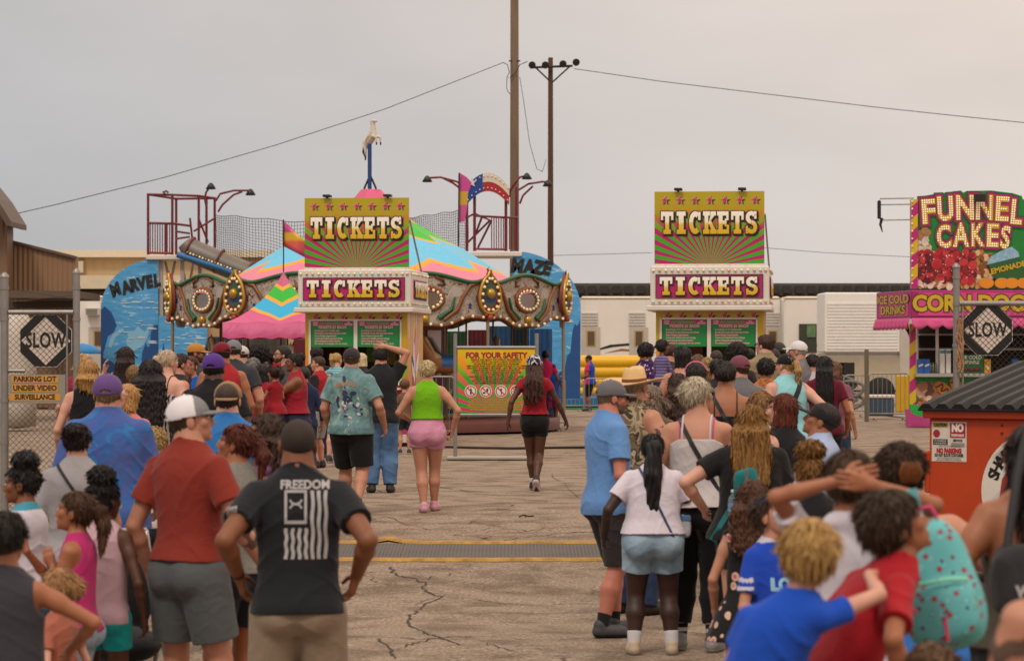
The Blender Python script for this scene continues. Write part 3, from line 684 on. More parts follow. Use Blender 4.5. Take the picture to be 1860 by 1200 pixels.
        if hs0 != 'bob':
            top_z = hc[2]-.05*hh; zb = hc[2]-.3*hh-Ln*B; wd = (.42 if hs0 == 'long' else .52)*hh*(hair[4] if len(hair) > 4 else 1)
            zz = np.array([zb, zb+.05, zb+.5*(top_z-zb), top_z-.15*hh, top_z]); by = -np.interp(zz, zs, hs)*1.02; by = np.where(zz > .80*B, -.05*B, by)-.028
            yc = by+np.array([off(q)[1] for q in zz]); yc[-1] = hc[1]-.22*hh; yc[-2] = min(yc[-2], hc[1]-.26*hh) if zz[-2] > .8*B else yc[-2]
            pr.append((*prof_prim(zz, np.array([wd*.55, wd*.85, wd*1.05, wd, wd*.85]), np.array([.018, .028, .034, .05, .07])*(B/1.65), yc-np.array([0]*5), lambda q: (np.asarray(q)*0+hc[0], np.asarray(q)*0), e=2.2), .03)); samp = .04
    elif hs0 == 'braids':
        pr.append(cap_hair(.05, .04)); samp = .01; nb_ = 30
        for q in range(nb_):
            an_ = -2.2+4.4*q/(nb_-1); row = q % 3; r0 = .36+.03*row; p0 = hp_(math.sin(an_)*r0, -.07-math.cos(an_)*(r0+.06), .10-.05*row); LL = Ln*B*(.85+.25*rnd.random())
            pts = []; bx = p0[0]+(p0[0]-hc[0])*.25; by_ = min(p0[1], -.09*B+float(off(.75*B)[1]))-.02-.012*row if abs(an_) < 1.5 else p0[1]
            for k in range(9):
                u_ = k/8; pts.append(Vector((p0[0]+(bx-p0[0])*min(1, u_*1.6)+.008*math.sin(u_*16+q*2), p0[1]+(by_-p0[1])*min(1, u_*2.2)+.008*math.cos(u_*14+q*3), p0[2]-u_*LL)))
            for k in range(8): pr.append((*_rc(pts[k], pts[k+1], .0135, .0125 if k < 6 else .010), .002))
    elif hs0 in ('buzz', 'none'): pr = []
    if hat and hat[0] in ('cap', 'backcap', 'straw', 'bonnet') and hs0 in ('short', 'sleek', 'messy'): pr = [cap_hair(.0, .02)]; samp = .01
    if pr:
        l4, h4 = bounds(pr, .02)
        v, f = evaluate(pr, l4, h4, hq, lambda x, y, z, D: D+strands(x, y, z, samp))
        if len(f) and d < 36 and hs0 != 'braids':        # loose locks lying on and lifting off the mass
            rn = np.random.RandomState(int(sd*1000)); lowz = hl(*(v[f[:, 0]].T))[2] < (.0 if hat else 9); f_all = f; f = f[lowz] if hat and lowz.any() else f; frz = hs0 in ('afro', 'puff', 'updo', 'messy', 'wavy', 'curlytop', 'topbun', 'highbun'); nw = int((1500 if d < 14 else 900 if d < 22 else 420)*(1.25 if frz else 1)*(1.4 if hs0 in ('long', 'wavy') else 1))
            q = rn.randint(0, len(f), nw); A_, B_, C_3 = v[f[q, 0]], v[f[q, 1]], v[f[q, 2]]; nm = np.cross(B_-A_, C_3-A_); nm /= np.linalg.norm(nm, axis=1)[:, None]+1e-9
            cen = A_-np.array(hc); dn = np.array([0, 0, -1.0])+ (rn.rand(nw, 3)-.5)*(1.2 if frz else .35); tg = np.where((cen[:, 2] > .1*hh)[:, None], cen*np.array([1, 1, -.3])/hh*1.6+dn*.35, dn); tg = tg-nm*(tg*nm).sum(1)[:, None]; tg /= np.linalg.norm(tg, axis=1)[:, None]+1e-9
            sd_v = np.cross(nm, tg); Lw = (rn.rand(nw)*.7+.5)*(.042 if not frz else .026)*(1.5 if hs0 == 'long' else 1); wd = (.0016 if d < 14 else .0026)*(1+rn.rand(nw)); cv = (rn.rand(nw)-.4)*(.34 if frz else .12); bn = (rn.rand(nw)-.5)*(1.1 if frz else .3)
            pv = []
            for u, wf in ((0, 1), (.35, 1), (.7, .75), (1, .1)):
                c_ = A_+tg*(Lw*u)[:, None]+nm*(.0012+Lw*cv*u*u)[:, None]+sd_v*(Lw*bn*u*u)[:, None]; pv += [c_-sd_v*(wd*wf)[:, None], c_+sd_v*(wd*wf)[:, None]]
            n0 = len(v); V2 = np.stack(pv, 1).reshape(-1, 3); b8 = n0+8*np.arange(nw); F2 = np.concatenate([np.stack([b8+2*k, b8+2*k+1, b8+2*k+3, b8+2*k+2], 1) for k in range(3)]); v = np.concatenate([v, V2]); f = np.concatenate([f_all, F2])
        if len(f): np_mesh('hair', v, f, hm2, root)
    # ------------------------------------------------------------ hats, glasses
    if hat:
        ht = hat[0]; c1 = hat[1] if len(hat) > 1 else 'D0AE78'; c2 = hat[2] if len(hat) > 2 and hat[2] else c1; c3 = hat[3] if len(hat) > 3 and hat[3] else c1
        if ht in ('cap', 'backcap'):
            sgn = 1 if ht == 'cap' else -1
            def f(x, y, z):
                a, b, c = hl(x, y, z); b = b*sgn+(.06 if sgn < 0 else 0); a_ = np.arctan2(a, b+.06)
                q0 = np.sqrt((a/.395)**2+((b+.06)/.455)**2+((c-.12)/.42)**2); D = (q0-1)*.40-.006*np.abs(np.cos(a_*3))
                D = np.maximum(D, .085-.05*b-c)
                op_ = np.sqrt((a/.15)**2+((c-.10)/.115)**2)-1; op_ = np.maximum(op_*.12, b+.30); D = np.maximum(D, -op_)
                zc_ = .125-.45*a*a-.14*(b-.36); br = (np.sqrt((a/.31)**2+((b-.34)/.40)**2)-1)*.3
                br = np.maximum(np.maximum(np.abs(c-zc_)-.021, br), .20-b); D = np.minimum(D, br)
                st_ = np.maximum(np.abs(np.sqrt((a/.385)**2+((b+.06)/.445)**2)-1)*.4-.012, np.maximum(np.abs(c-.10)-.03, b+.2)); D = np.minimum(D, st_)
                bt = np.sqrt(a*a+(b+.06)**2+(c-.545)**2)-.03; D = np.minimum(D, bt)
                return D*hh
            v, f_ = evaluate([(np.array(hc)-.85*hh, np.array(hc)+.85*hh, f, .001)], np.array(hc)-.9*hh, np.array(hc)+.9*hh, hq*.8)
            c = v[f_[:, 0]]; a, b, z_ = hl(c[:, 0], c[:, 1], c[:, 2]); b = b*sgn; mi = np.where(b > .36, 2, np.where(b < .10, 1, 0)); mi[(z_ < .30) & (b > .30)] = 2
            CM = lambda q: cloth(q) if isinstance(q, str) else q
            np_mesh('cap', v, f_, [CM(c1), CM(c2), CM(c3)], root, mi)
        elif ht == 'bonnet':
            def f(x, y, z):
                a, b, c = hl(x, y, z); q0 = np.sqrt((a/.47)**2+((b+.10)/.56)**2+((c-.16)/.47)**2); D = (q0-1)*.42+.018*np.sin(np.arctan2(a, -b)*14+3*np.sin(c*6)); D = np.maximum(D, -.02-.1*b-c)
                return D*hh
            v, f_ = evaluate([(np.array(hc)-.8*hh, np.array(hc)+.8*hh, f, .001)], np.array(hc)-.8*hh, np.array(hc)+.8*hh, hq); np_mesh('head_scarf', v, f_, c1 if not isinstance(c1, str) else cloth(c1), root)
        elif ht == 'straw':
            mb = MB(); mb.T = Matrix.Translation(hc) @ Mh.to_4x4() @ Matrix.Diagonal((hh, hh, hh, 1)); n = 48; rings = []
            prof = [(.001, .62), (.14, .60), (.26, .62), (.32, .55), (.35, .38), (.38, .17), (.40, .155), (.60, .12), (.80, .13), (.92, .17), (.93, .15), (.80, .11), (.60, .10), (.40, .13)]
            vs = []
            for r_, z_ in prof:
                for k in range(n):
                    an_ = 2*math.pi*k/n; curl_ = max(0, r_-.42)*abs(math.sin(an_))**2*(.22); dent = -.10*math.exp(-(r_*math.cos(an_)/.12)**2)*(1 if r_ < .3 else 0)
                    vs.append((r_*math.sin(an_)*(.97), r_*math.cos(an_)*1.12-.05, z_+curl_+dent-.12*max(0, r_-.4)*(math.cos(an_) > 0)*math.cos(an_)))
            fs = [(i*n+k, i*n+(k+1) % n, (i+1)*n+(k+1) % n, (i+1)*n+k) for i in range(len(prof)-1) for k in range(n)]
            mb.add(vs, fs, 0, True); o_ = mb.build('straw_hat', mat('straw', 'D0AE78', .8, bump=.6, bscale=120, var=.15, vscale=14), root)
            mb = MB(); mb.T = Matrix.Translation(hc) @ Mh.to_4x4() @ Matrix.Diagonal((hh, hh, hh, 1)); mb.add([(r_*math.sin(2*math.pi*k/n)*.975, r_*math.cos(2*math.pi*k/n)*1.125-.05, z_) for r_, z_ in ((.386, .175), (.372, .27)) for k in range(n)], [(k, (k+1) % n, n+(k+1) % n, n+k) for k in range(n)], 0, True)
            mb.build('hat_band', mat('hat_band', '6A3418', .6), root)
    if glasses:
        mb = MB(); mb.T = Matrix.Translation(hc) @ Mh.to_4x4() @ Matrix.Diagonal((hh, hh, hh, 1))
        zg, yg = (.02, .43) if glasses[0] != 'up' else (.34, .40)
        for s in (-1, 1):
            pts = [(s*(.145+.10*math.cos(a)*(1 if abs(math.cos(a)) < .9 else .96)), zg+.065*math.sin(a)) for a in np.linspace(0, 2*math.pi, 15)[:-1]]
            if glasses[0] in ('sun', 'up'): mb.prism(pts if s > 0 else pts[::-1], yg-.04, yg-.01, 1)
            mb.tube([(x, yg-.02-.25*abs(x)*abs(x), z) for x, z in pts+[pts[0]]], .013, 5)
            mb.tube([(s*.235, yg-.05, zg+.03), (s*.33, yg-.20, zg+.035), (s*.35, -.03, zg+.02), (s*.33, -.12, zg-.04)], .014, 5)
        mb.tube([(-.05, yg-.01, zg+.02), (.05, yg-.01, zg+.02)], .014, 5)
        mb.build('sunglasses' if glasses[0] in ('sun', 'up') else 'glasses', [mat('frame_'+glasses[1], glasses[1], .3), mat('lens_'+glasses[1], glasses[2] if len(glasses) > 2 else '15110F', .12)], root)
    info = dict(root=root, shirt=shirt, B=B, H=H, hh=hh, A=A, hc=hc, Mh=Mh, hp=hp_, O=O, hs=hs, zs=zs, ws=ws, LG=LG, body=root.children[0] if root.children else None, base=base_z)
    if strap:                                             # bag strap round the torso, worn with the clothes
        for sp_ in (strap if isinstance(strap, list) else [strap]): strap_band(info, *sp_)
    return info
def bvh_of(*obs):
    V, Fc = [], []
    for o in obs:
        if o is None: continue
        n = len(V); me = o.data; co = np.empty(len(me.vertices)*3, np.float32); me.vertices.foreach_get('co', co); V += [tuple(q) for q in co.reshape(-1, 3)]
        Fc += [tuple(i+n for i in p.vertices) for p in me.polygons]
    return bvhtree.BVHTree.FromPolygons(V, Fc)
def strap_band(I, c, sh, hipz, width=.03, loop=True):
    """cross-body strap lying on the clothes from shoulder side sh (+1 right) to the opposite hip"""
    tree = bvh_of(I['shirt'], I['body']); B = I['B']; A_ = Vector(I['O'](sh*.058, 0, .825)); C_ = Vector(I['O'](-sh*.098, 0, hipz)); mid = (A_+C_)/2; u = unit(A_-C_); ax = (A_-C_).length/2
    pts = []; nrm = Vector((0, 1, 0))
    for k in range(41):
        a = 2*math.pi*k/40; dr = u*math.cos(a)*1.6+nrm*math.sin(a); dr.normalize(); org = mid+u*(math.cos(a)*ax*.96)
        dd = unit(nrm*math.sin(a)*1.0+u*(math.cos(a)**5)) ; r_ = tree.ray_cast(org+dd*.6, -dd)
        if r_[0] is not None: pts.append(r_[0]+dd*.004)
    if len(pts) < 6: return
    w = width/2; vs = []; n = len(pts)
    for i, p in enumerate(pts):
        t = unit(pts[(i+1) % n]-pts[i-1]); o = unit(p-mid); s_ = unit(t.cross(o)); vs += [p+s_*w-o*.001, p+s_*w+o*.004, p-s_*w+o*.004, p-s_*w-o*.001]
    fs = [(i*4+k, ((i+1) % n)*4+k, ((i+1) % n)*4+(k+1) % 4, i*4+(k+1) % 4) for i in range(n) for k in range(4)]
    me = MB().add(vs, fs, 0, False); me.build('bag_strap', mat('strap_'+c, c, .7), I['root'])
def decal(I, polys, name, m, back=True, gap=.003):
    """flat print: 2-D faces (x across as seen, z up, in metres in body axes) wrapped on to the shirt"""
    tree = bvh_of(I['shirt']); vs, fs = polys; out = []; last = -.2
    s = 1 if back else -1
    for a, b in vs:
        r_ = tree.ray_cast(Vector((a*s, -1.2*s, b)), Vector((0, s, 0)))
        last = r_[0].y if r_[0] is not None else last; out.append((a*s, last-s*gap, b))
    o = MB().add(out, fs, 0, True).build(name, m, I['shirt']); return o
def grid_rect(x0, x1, z0, z1, n=12, wave=0, nx=2):
    vs = [(x0+(x1-x0)*j/(nx-1)+wave*math.sin(i*.9+x0*40), z0+(z1-z0)*i/n) for i in range(n+1) for j in range(nx)]
    return vs, [(i*nx+j, i*nx+j+1, (i+1)*nx+j+1, (i+1)*nx+j) for i in range(n) for j in range(nx-1)]
# ---------------------------------------------------------------- the setting
def ground_mat():
    m, nt, b = nodes_mat('asphalt'); L = nt.links
    tc = _n(nt, 'ShaderNodeTexCoord'); O = tc.outputs['Object']
    def noise(s, d=4, dist=0, src=None):
        n = _n(nt, 'ShaderNodeTexNoise'); n.inputs['Scale'].default_value = s; n.inputs['Detail'].default_value = d; n.inputs['Distortion'].default_value = dist
        L.new(src or O, n.inputs['Vector']); return n
    big = noise(.22, 5, .5); r1 = ramp(nt, [(.30, '84766A'), (.5, '928478'), (.72, '9E9084')]); L.new(big.outputs[0], r1.inputs[0])
    ag = noise(42, 3); r2 = ramp(nt, [(.34, '3A342F'), (.48, '8B8076'), (.60, '9A9086'), (.74, 'E0D6C8')]); L.new(ag.outputs[0], r2.inputs[0])
    m1 = _n(nt, 'ShaderNodeMix', data_type='RGBA'); m1.inputs[0].default_value = .55; L.new(r1.outputs[0], m1.inputs[6]); L.new(r2.outputs[0], m1.inputs[7])
    md = noise(2.2, 6, .3); r3 = ramp(nt, [(.36, '8E857C'), (.55, 'FFFFFF')]); L.new(md.outputs[0], r3.inputs[0])
    m2 = _n(nt, 'ShaderNodeMix', data_type='RGBA', blend_type='MULTIPLY'); m2.inputs[0].default_value = .55; L.new(m1.outputs[2], m2.inputs[6]); L.new(r3.outputs[0], m2.inputs[7])
    out = m2.outputs[2]
    dn = noise(1.6, 5); va = _n(nt, 'ShaderNodeVectorMath', operation='MULTIPLY_ADD'); L.new(dn.outputs['Color'], va.inputs[0]); va.inputs[1].default_value = (1.1, 1.1, 0); L.new(O, va.inputs[2])
    for sc_, wd, lo, hi, sx in ((.42, .007, .46, .56, 1), (1.5, .011, .55, .64, 1)):
        mp = _n(nt, 'ShaderNodeMapping'); mp.inputs['Scale'].default_value = (sc_*sx, sc_, 0); L.new(va.outputs[0], mp.inputs[0])
        v = _n(nt, 'ShaderNodeTexVoronoi', feature='DISTANCE_TO_EDGE'); v.inputs['Scale'].default_value = 1; L.new(mp.outputs[0], v.inputs['Vector'])
        lt = _n(nt, 'ShaderNodeMapRange'); lt.inputs[1].default_value = wd*.35; lt.inputs[2].default_value = wd; lt.inputs[3].default_value = 1; lt.inputs[4].default_value = 0; L.new(v.outputs[0], lt.inputs[0])
        mk = noise(.35 if sc_ < 1 else .28, 3); mr = _n(nt, 'ShaderNodeMapRange'); mr.inputs[1].default_value = lo; mr.inputs[2].default_value = hi; L.new(mk.outputs[0], mr.inputs[0])
        mu_ = _n(nt, 'ShaderNodeMath', operation='MULTIPLY'); L.new(lt.outputs[0], mu_.inputs[0]); L.new(mr.outputs[0], mu_.inputs[1])
        mx = _n(nt, 'ShaderNodeMix', data_type='RGBA'); L.new(mu_.outputs[0], mx.inputs[0]); L.new(out, mx.inputs[6]); mx.inputs[7].default_value = (*lin('3E352E'), 1); out = mx.outputs[2]
    hs_ = _n(nt, 'ShaderNodeHueSaturation'); hs_.inputs['Value'].default_value = .97; hs_.inputs['Saturation'].default_value = 1.38; L.new(out, hs_.inputs['Color'])
    L.new(hs_.outputs[0], b.inputs['Base Color']); b.inputs['Roughness'].default_value = .92; b.inputs['Specular IOR Level'].default_value = .2
    bp = _n(nt, 'ShaderNodeBump'); bp.inputs['Strength'].default_value = .5; bp.inputs['Distance'].default_value = .01; L.new(ag.outputs[0], bp.inputs['Height']); L.new(bp.outputs[0], b.inputs['Normal'])
    return m
ys = np.concatenate([np.arange(-6, 40, .5), np.array([45, 60, 90, 150, 300, 700, 1500])]); xs = np.array([-900, -200, -60, -20, -8, -4, 0, 4, 8, 20, 60, 200, 900.])
XX, YY = np.meshgrid(xs, ys); V_ = np.stack([XX.ravel(), YY.ravel(), gz(YY.ravel())], 1); nx_ = len(xs); F_ = [(i*nx_+j, i*nx_+j+1, (i+1)*nx_+j+1, (i+1)*nx_+j) for i in range(len(ys)-1) for j in range(nx_-1)]
tag(np_mesh('asphalt_ground', V_, F_, ground_mat()), kind='structure')
def yl(py):                                            # row on the ground -> distance
    d = 60.0
    for _ in range(60): d = d*.5+.5*(ZC-float(gz(d)))*F/(py-HY)
    return d
def wmb(root):
    mb = MB(); mb.T = Matrix.Translation(-Vector(root.location)) if root.rotation_euler.z == 0 else (Matrix.Translation(root.location) @ Matrix.Rotation(root.rotation_euler.z, 4, 'Z')).inverted(); return mb
# steel drain across the lot, yellow painted lips
yd0, yd1 = yl(1019), yl(986)
dr = empty('drain_grate', (-.5, (yd0+yd1)/2, float(gz(25.6))), 0, 'long steel drain grate with yellow edges set across the asphalt lot', 'drain')
def gmat():
    m, nt, b = nodes_mat('grate'); L = nt.links; tc = _n(nt, 'ShaderNodeTexCoord'); mp = _n(nt, 'ShaderNodeMapping'); mp.inputs['Scale'].default_value = (30, 12, 1); L.new(tc.outputs['Object'], mp.inputs[0])
    v = _n(nt, 'ShaderNodeTexVoronoi', feature='DISTANCE_TO_EDGE'); v.inputs['Randomness'].default_value = 0; v.inputs['Scale'].default_value = 1; L.new(mp.outputs[0], v.inputs['Vector'])
    r = ramp(nt, [(.10, '5E5852'), (.2, '1A1816')]); L.new(v.outputs[0], r.inputs[0]); n = _n(nt, 'ShaderNodeTexNoise'); n.inputs['Scale'].default_value = 2; L.new(tc.outputs['Object'], n.inputs['Vector'])
    mx = _n(nt, 'ShaderNodeMix', data_type='RGBA'); L.new(n.outputs[0], mx.inputs[0]); L.new(r.outputs[0], mx.inputs[6]); mx.inputs[7].default_value = (*lin('5A534C'), 1)
    L.new(mx.outputs[2], b.inputs['Base Color']); b.inputs['Roughness'].default_value = .8; return m
mb = wmb(dr); n = 24
for k in range(14):
    x0 = -7+k*1.0; mb.add([(x0+.006, yd0+.08, float(gz(yd0+.08))+.010), (x0+.994, yd0+.08, float(gz(yd0+.08))+.010), (x0+.994, yd1-.08, float(gz(yd1-.08))+.010), (x0+.006, yd1-.08, float(gz(yd1-.08))+.010)], [(0, 1, 2, 3)])
mb.build('grate', gmat(), dr)
for ya, yb in ((yd0-.03, yd0+.11), (yd1-.13, yd1+.03)):
    mb = wmb(dr); vs = []
    for i in range(85):
        x = -7+i/6; hump = .16*math.exp(-((x+1.15)/.13)**2) if ya > yd0+.2 else 0; wv = .012*math.sin(x*3.1)+.008*math.sin(x*7.7)
        for yy, zz in ((ya, 0), (ya+.03, .022), (yb-.03, .022), (yb, 0)): vs.append((x, yy+wv+hump*1.5, float(gz(yy))+.004+zz+hump*.16))
    mb.add(vs, [(4*i+k, 4*i+4+k, 4*i+5+k, 4*i+1+k) for i in range(84) for k in range(3)]); mb.build('painted_edge', mat('yellow_edge', 'AC8036', .8, var=.6, vscale=9), dr)
# modelled cracks, each an irregular tar-dark fissure
def crack(pts, w, label):
    r = random.Random(int(pts[0][0])); P2 = []
    for (a, b), (c, e_) in zip(pts, pts[1:]):
        for k in range(7): P2.append((a+(c-a)*k/7+r.uniform(-5, 5), b+(e_-b)*k/7+r.uniform(-2, 2)))
    vs = []
    for x, y in P2:
        d = yl(y); p = P(x, HY, d); ww = w*r.uniform(.3, 1.2); vs += [(p.x-ww, d-ww*.6, float(gz(d))+.004), (p.x+ww, d+ww*.6, float(gz(d))+.004)]
    n = len(P2); return vs, [(2*i, 2*i+1, 2*i+3, 2*i+2) for i in range(n-1)]
mb = MB()
for pts, w in (([(712, 1030), (716, 1044), (770, 1056), (768, 1070), (800, 1085), (765, 1100), (745, 1120), (740, 1132), (770, 1148), (800, 1158), (840, 1172)], .012), ([(770, 1052), (830, 1040), (880, 1034)], .007), ([(800, 1158), (760, 1166), (720, 1180)], .009), ([(690, 1160), (712, 1185), (716, 1198)], .010), ([(880, 1168), (930, 1180), (1010, 1176)], .007), ([(640, 880), (720, 900), (800, 884), (930, 905)], .006), ([(1000, 860), (1050, 905), (1150, 910)], .006), ([(620, 960), (700, 940), (780, 962), (860, 948), (960, 965), (1040, 950)], .006)):
    v, f = crack(pts, w, ''); mb.add(v, f)
tag(mb.build('pavement_cracks', mat('crack', '3A322C', .95)), kind='structure')

# ---------------------------------------------------------------- buildings behind
def ribbed(name, c, step=.3, amt=.5):
    m, nt, b = nodes_mat(name); L = nt.links; tc = _n(nt, 'ShaderNodeTexCoord'); w = _n(nt, 'ShaderNodeTexWave', wave_type='BANDS', bands_direction='X'); w.inputs['Scale'].default_value = .314/step*1.0
    L.new(tc.outputs['Object'], w.inputs['Vector']); n = _n(nt, 'ShaderNodeTexNoise'); n.inputs['Scale'].default_value = .6; n.inputs['Detail'].default_value = 5; L.new(tc.outputs['Object'], n.inputs['Vector'])
    cl = lin(c); mx = _n(nt, 'ShaderNodeMix', data_type='RGBA'); L.new(n.outputs[0], mx.inputs[0]); mx.inputs[6].default_value = (*[v*.85 for v in cl], 1); mx.inputs[7].default_value = (*[v*1.1 for v in cl], 1)
    L.new(mx.outputs[2], b.inputs['Base Color']); b.inputs['Roughness'].default_value = .6; bp = _n(nt, 'ShaderNodeBump'); bp.inputs['Strength'].default_value = amt; bp.inputs['Distance'].default_value = .08; L.new(w.outputs[0], bp.inputs['Height']); L.new(bp.outputs[0], b.inputs['Normal']); return m
def wbox(root, name, m, x0, x1, y0, y1, d, dep, bev=0):
    """box given by photo columns x0..x1, rows y0 (top)..y1 at distance d, reaching back dep metres"""
    mb = wmb(root); a, b = P(x0, y1, d), P(x1, y0, d); mb.box(a.x, b.x, d, d+dep, a.z, b.z, bev=bev); return mb.build(name, m, root)
# long hall, right and centre
bd = empty('long_hall', (14, 135, 0), 0, 'long low hall with dark eaves running behind the white trailers', 'building')
wbox(bd, 'wall', mat('hall_wall', 'B7A890', .8), 1020, 1990, 540, 708, 135, 14)
mb = wmb(bd); p, q = P(1010, 514, 133), P(2000, 537, 133); mb.box(p.x, q.x, 133.2, 150, q.z+.25, p.z); mb.box(p.x, q.x, 133, 133.2, q.z, p.z-.12); mb.build('roof', mat('dark_roof', '4A443E', .7, var=.3), bd)
mb = wmb(bd); 
for k in range(44):
    xx = 1024+k*22; a = P(xx, 537, 133.5); mb.box(a.x, a.x+.35, 132.6, 133, a.z+.1, a.z+.45)
mb.build('gutter', mat('dark_gutter', '2C2826', .8), bd)
# beige building, left centre
bd = empty('beige_warehouse', (-18, 115, 0), 0, 'beige ribbed metal warehouse behind the painted maze board', 'building')
wbox(bd, 'wall', ribbed('beige_ribbed', 'B89B72', .42), 60, 480, 468, 640, 115, 16)
wbox(bd, 'roof', mat('pale_trim', 'CFC2AA', .6), 50, 490, 454, 467, 114.6, 17)
wbox(bd, 'canopy', mat('pale_canopy', 'C9BBA2', .7), 60, 330, 500, 524, 109, 5.8)
wbox(bd, 'fascia', mat('canopy_fascia', '5A4A3C', .8), 60, 330, 528, 560, 110, 4)
wbox(bd, 'vent', mat('pale_vent', 'BDB09A', .6), 141, 151, 474, 495, 114.7, .3)
mb = wmb(bd)
for x in (150, 190, 232, 300): a = P(x, 560, 110.4); mb.box(a.x, a.x+.25, 110.2, 110.5, 0, a.z)
mb.build('post', mat('post_w', 'A99C88', .7), bd)
# brown building, far left
bd = empty('brown_warehouse', (-13, 74, 0), 0, 'brown corrugated warehouse with sloping roofline at the left edge', 'building')
def poly_wall(root, name, m, pts, d, dep):
    mb = wmb(root); w = [P(x, y, d) for x, y in pts]; mb.prism([(q.x, q.z) for q in w], d, d+dep); return mb.build(name, m, root)
poly_wall(bd, 'wall', ribbed('brown_ribbed', '8A6C50', .13), [(-120, 740), (-120, 438), (18, 438), (137, 468), (137, 740)], 74, .5)
poly_wall(bd, 'gable', ribbed('brown_ribbed2', '7C604A', .13), [(-160, 741), (-160, 350), (-20, 350), (-6, 372), (13, 402), (13, 741)], 73, .9)
poly_wall(bd, 'roof', mat('brown_trim', '57463A', .6), [(-170, 300), (-30, 330), (-6, 360), (20, 402), (20, 411), (12, 410), (-8, 376), (-30, 345), (-170, 330)], 71.8, 2.3)
poly_wall(bd, 'trim', mat('brown_trim', '57463A', .6), [(13, 434), (138, 465), (138, 470), (13, 439)], 73.9, .25)
poly_wall(bd, 'canopy', mat('canopy_fascia', '5A4A3C', .8), [(8, 528), (140, 528), (140, 541), (8, 541)], 70, 3.9)
poly_wall(bd, 'beam', mat('beam_dark', '463A32', .8), [(8, 548), (136, 546), (136, 558), (8, 560)], 71, .3)
# white tank
tk = empty('white_tank', tuple(P(30, 700, 62))[:2]+(0,), 0, 'rounded white tank standing behind the left gate', 'tank')
mb = MB(); mb.lathe([(.01, 0), (.42, .05), (.44, .5), (.44, 1.9), (.36, 2.35), (.2, 2.55), (.01, 2.6)], (0, 0, .05), 24); mb.build('shell', mat('tank_white', 'B9B0A4', .5), tk)
# trailers
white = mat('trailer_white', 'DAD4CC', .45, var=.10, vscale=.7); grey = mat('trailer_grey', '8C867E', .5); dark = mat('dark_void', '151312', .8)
def trailer(label, x0, x1, y0, y1, d, dep, doors=(), vents=(), stripe=True, name='camper_trailer', skirts=True):
    c = P((x0+x1)/2, HY, d); r = empty(name, (c.x, d, 0), 0, label, 'trailer')
    mb = wmb(r); a, b = P(x0, y1, d), P(x1, y0, d); mb.box(a.x, b.x, d, d+dep, a.z, b.z, bev=.12); mb.build('body', white, r)
    mb = wmb(r); mb.box(a.x-.02, b.x+.02, d-.015, d+.03, b.z-.10, b.z-.05); mb.build('roof_trim', mat('tan_trim', 'AA9468', .6), r)
    for x in vents:
        mb = wmb(r)
        for k in range(5): p = P(x, 570+k*5.2, d); mb.box(p.x, p.x+30/F*d, d-.05, d+.01, p.z, p.z+.045)
        mb.build('vent', mat('vent_white', 'C8C2BA', .5), r)
    for x in doors:
        mb = wmb(r); p, q = P(x-4, 700, d), P(x+30, 594, d); mb.box(p.x, q.x, d-.03, d+.01, p.z, q.z); dd = mb.build('door', mat('door_white', 'B2AAA0', .5), r)
        mb = wmb(r); p, q = P(x+5, 629, d), P(x+22, 600, d); mb.box(p.x, q.x, d-.045, d-.03, p.z, q.z); mb.build('frame', mat('brass_trim', 'A8904C', .4), dd)
        mb = wmb(r); p, q = P(x+7.5, 627, d), P(x+19.5, 602, d); mb.box(p.x, q.x, d-.055, d-.046, p.z, q.z); mb.build('window', mat('brown_glass', '5E4838', .25), dd)
    if stripe:
        for nm, cc, pts in (('swoosh', '1A1816', [(0, 0), (.9, .30), (1.9, .38), (1.9, .30), (1, .22)]), ('swoosh', '8A6038', [(.7, .0), (1.3, .16), (2.0, .10), (2.0, .04), (1.3, .08)])):
            for xx in stripe if isinstance(stripe, tuple) else (x0+6,):
                mb = wmb(r); o = P(xx, 641, d); mb.prism([(o.x+u, o.z+v) for u, v in pts], d-.012, d+.01); mb.build(nm, mat('decal_'+cc, cc, .4), r)
    for x in (x0+(x1-x0)*.25, x0+(x1-x0)*.75):
        p = P(x, HY, d); mb = wmb(r); mb.T = mb.T @ Matrix.Translation((p.x, d-.02, .38)) @ Matrix.Rotation(R(90), 4, 'X'); mb.lathe([(.01, 0), (.2, .02), (.22, 0), (.37, 0), (.38, -.05), (.38, -.22), (.01, -.23)], n=22); mb.build('wheel', mat('tyre', '1C1B1A', .85), r)
    return r
trailer('white camper trailer with louvred doors behind the yellow inflatable', 1052, 1420, 538, 716, 101, 2.5, doors=(1060, 1147, 1402-12), vents=(1056, 1142, 1397-12), stripe=(1063, 1150))
t2 = trailer('white camper trailer beside the ribbed box trailer, with an open doorway', 1424, 1496, 538, 712, 100, 2.5, stripe=(1426,), doors=(), vents=())
mb = wmb(t2); p, q = P(1451, 640, 100), P(1483, 588, 100); mb.box(p.x, q.x, 99.95, 99.99, p.z, q.z); wo_ = mb.build('window', mat('dull_glass', '3A3C34', .2), t2)
mb = wmb(t2); p, q = P(1465, 612, 100), P(1481, 590, 100); mb.box(p.x, q.x, 99.90, 99.949, p.z, q.z); mb.build('pane', mat('green_glass', '5C7A52', .3, var=.8, vscale=8), wo_)
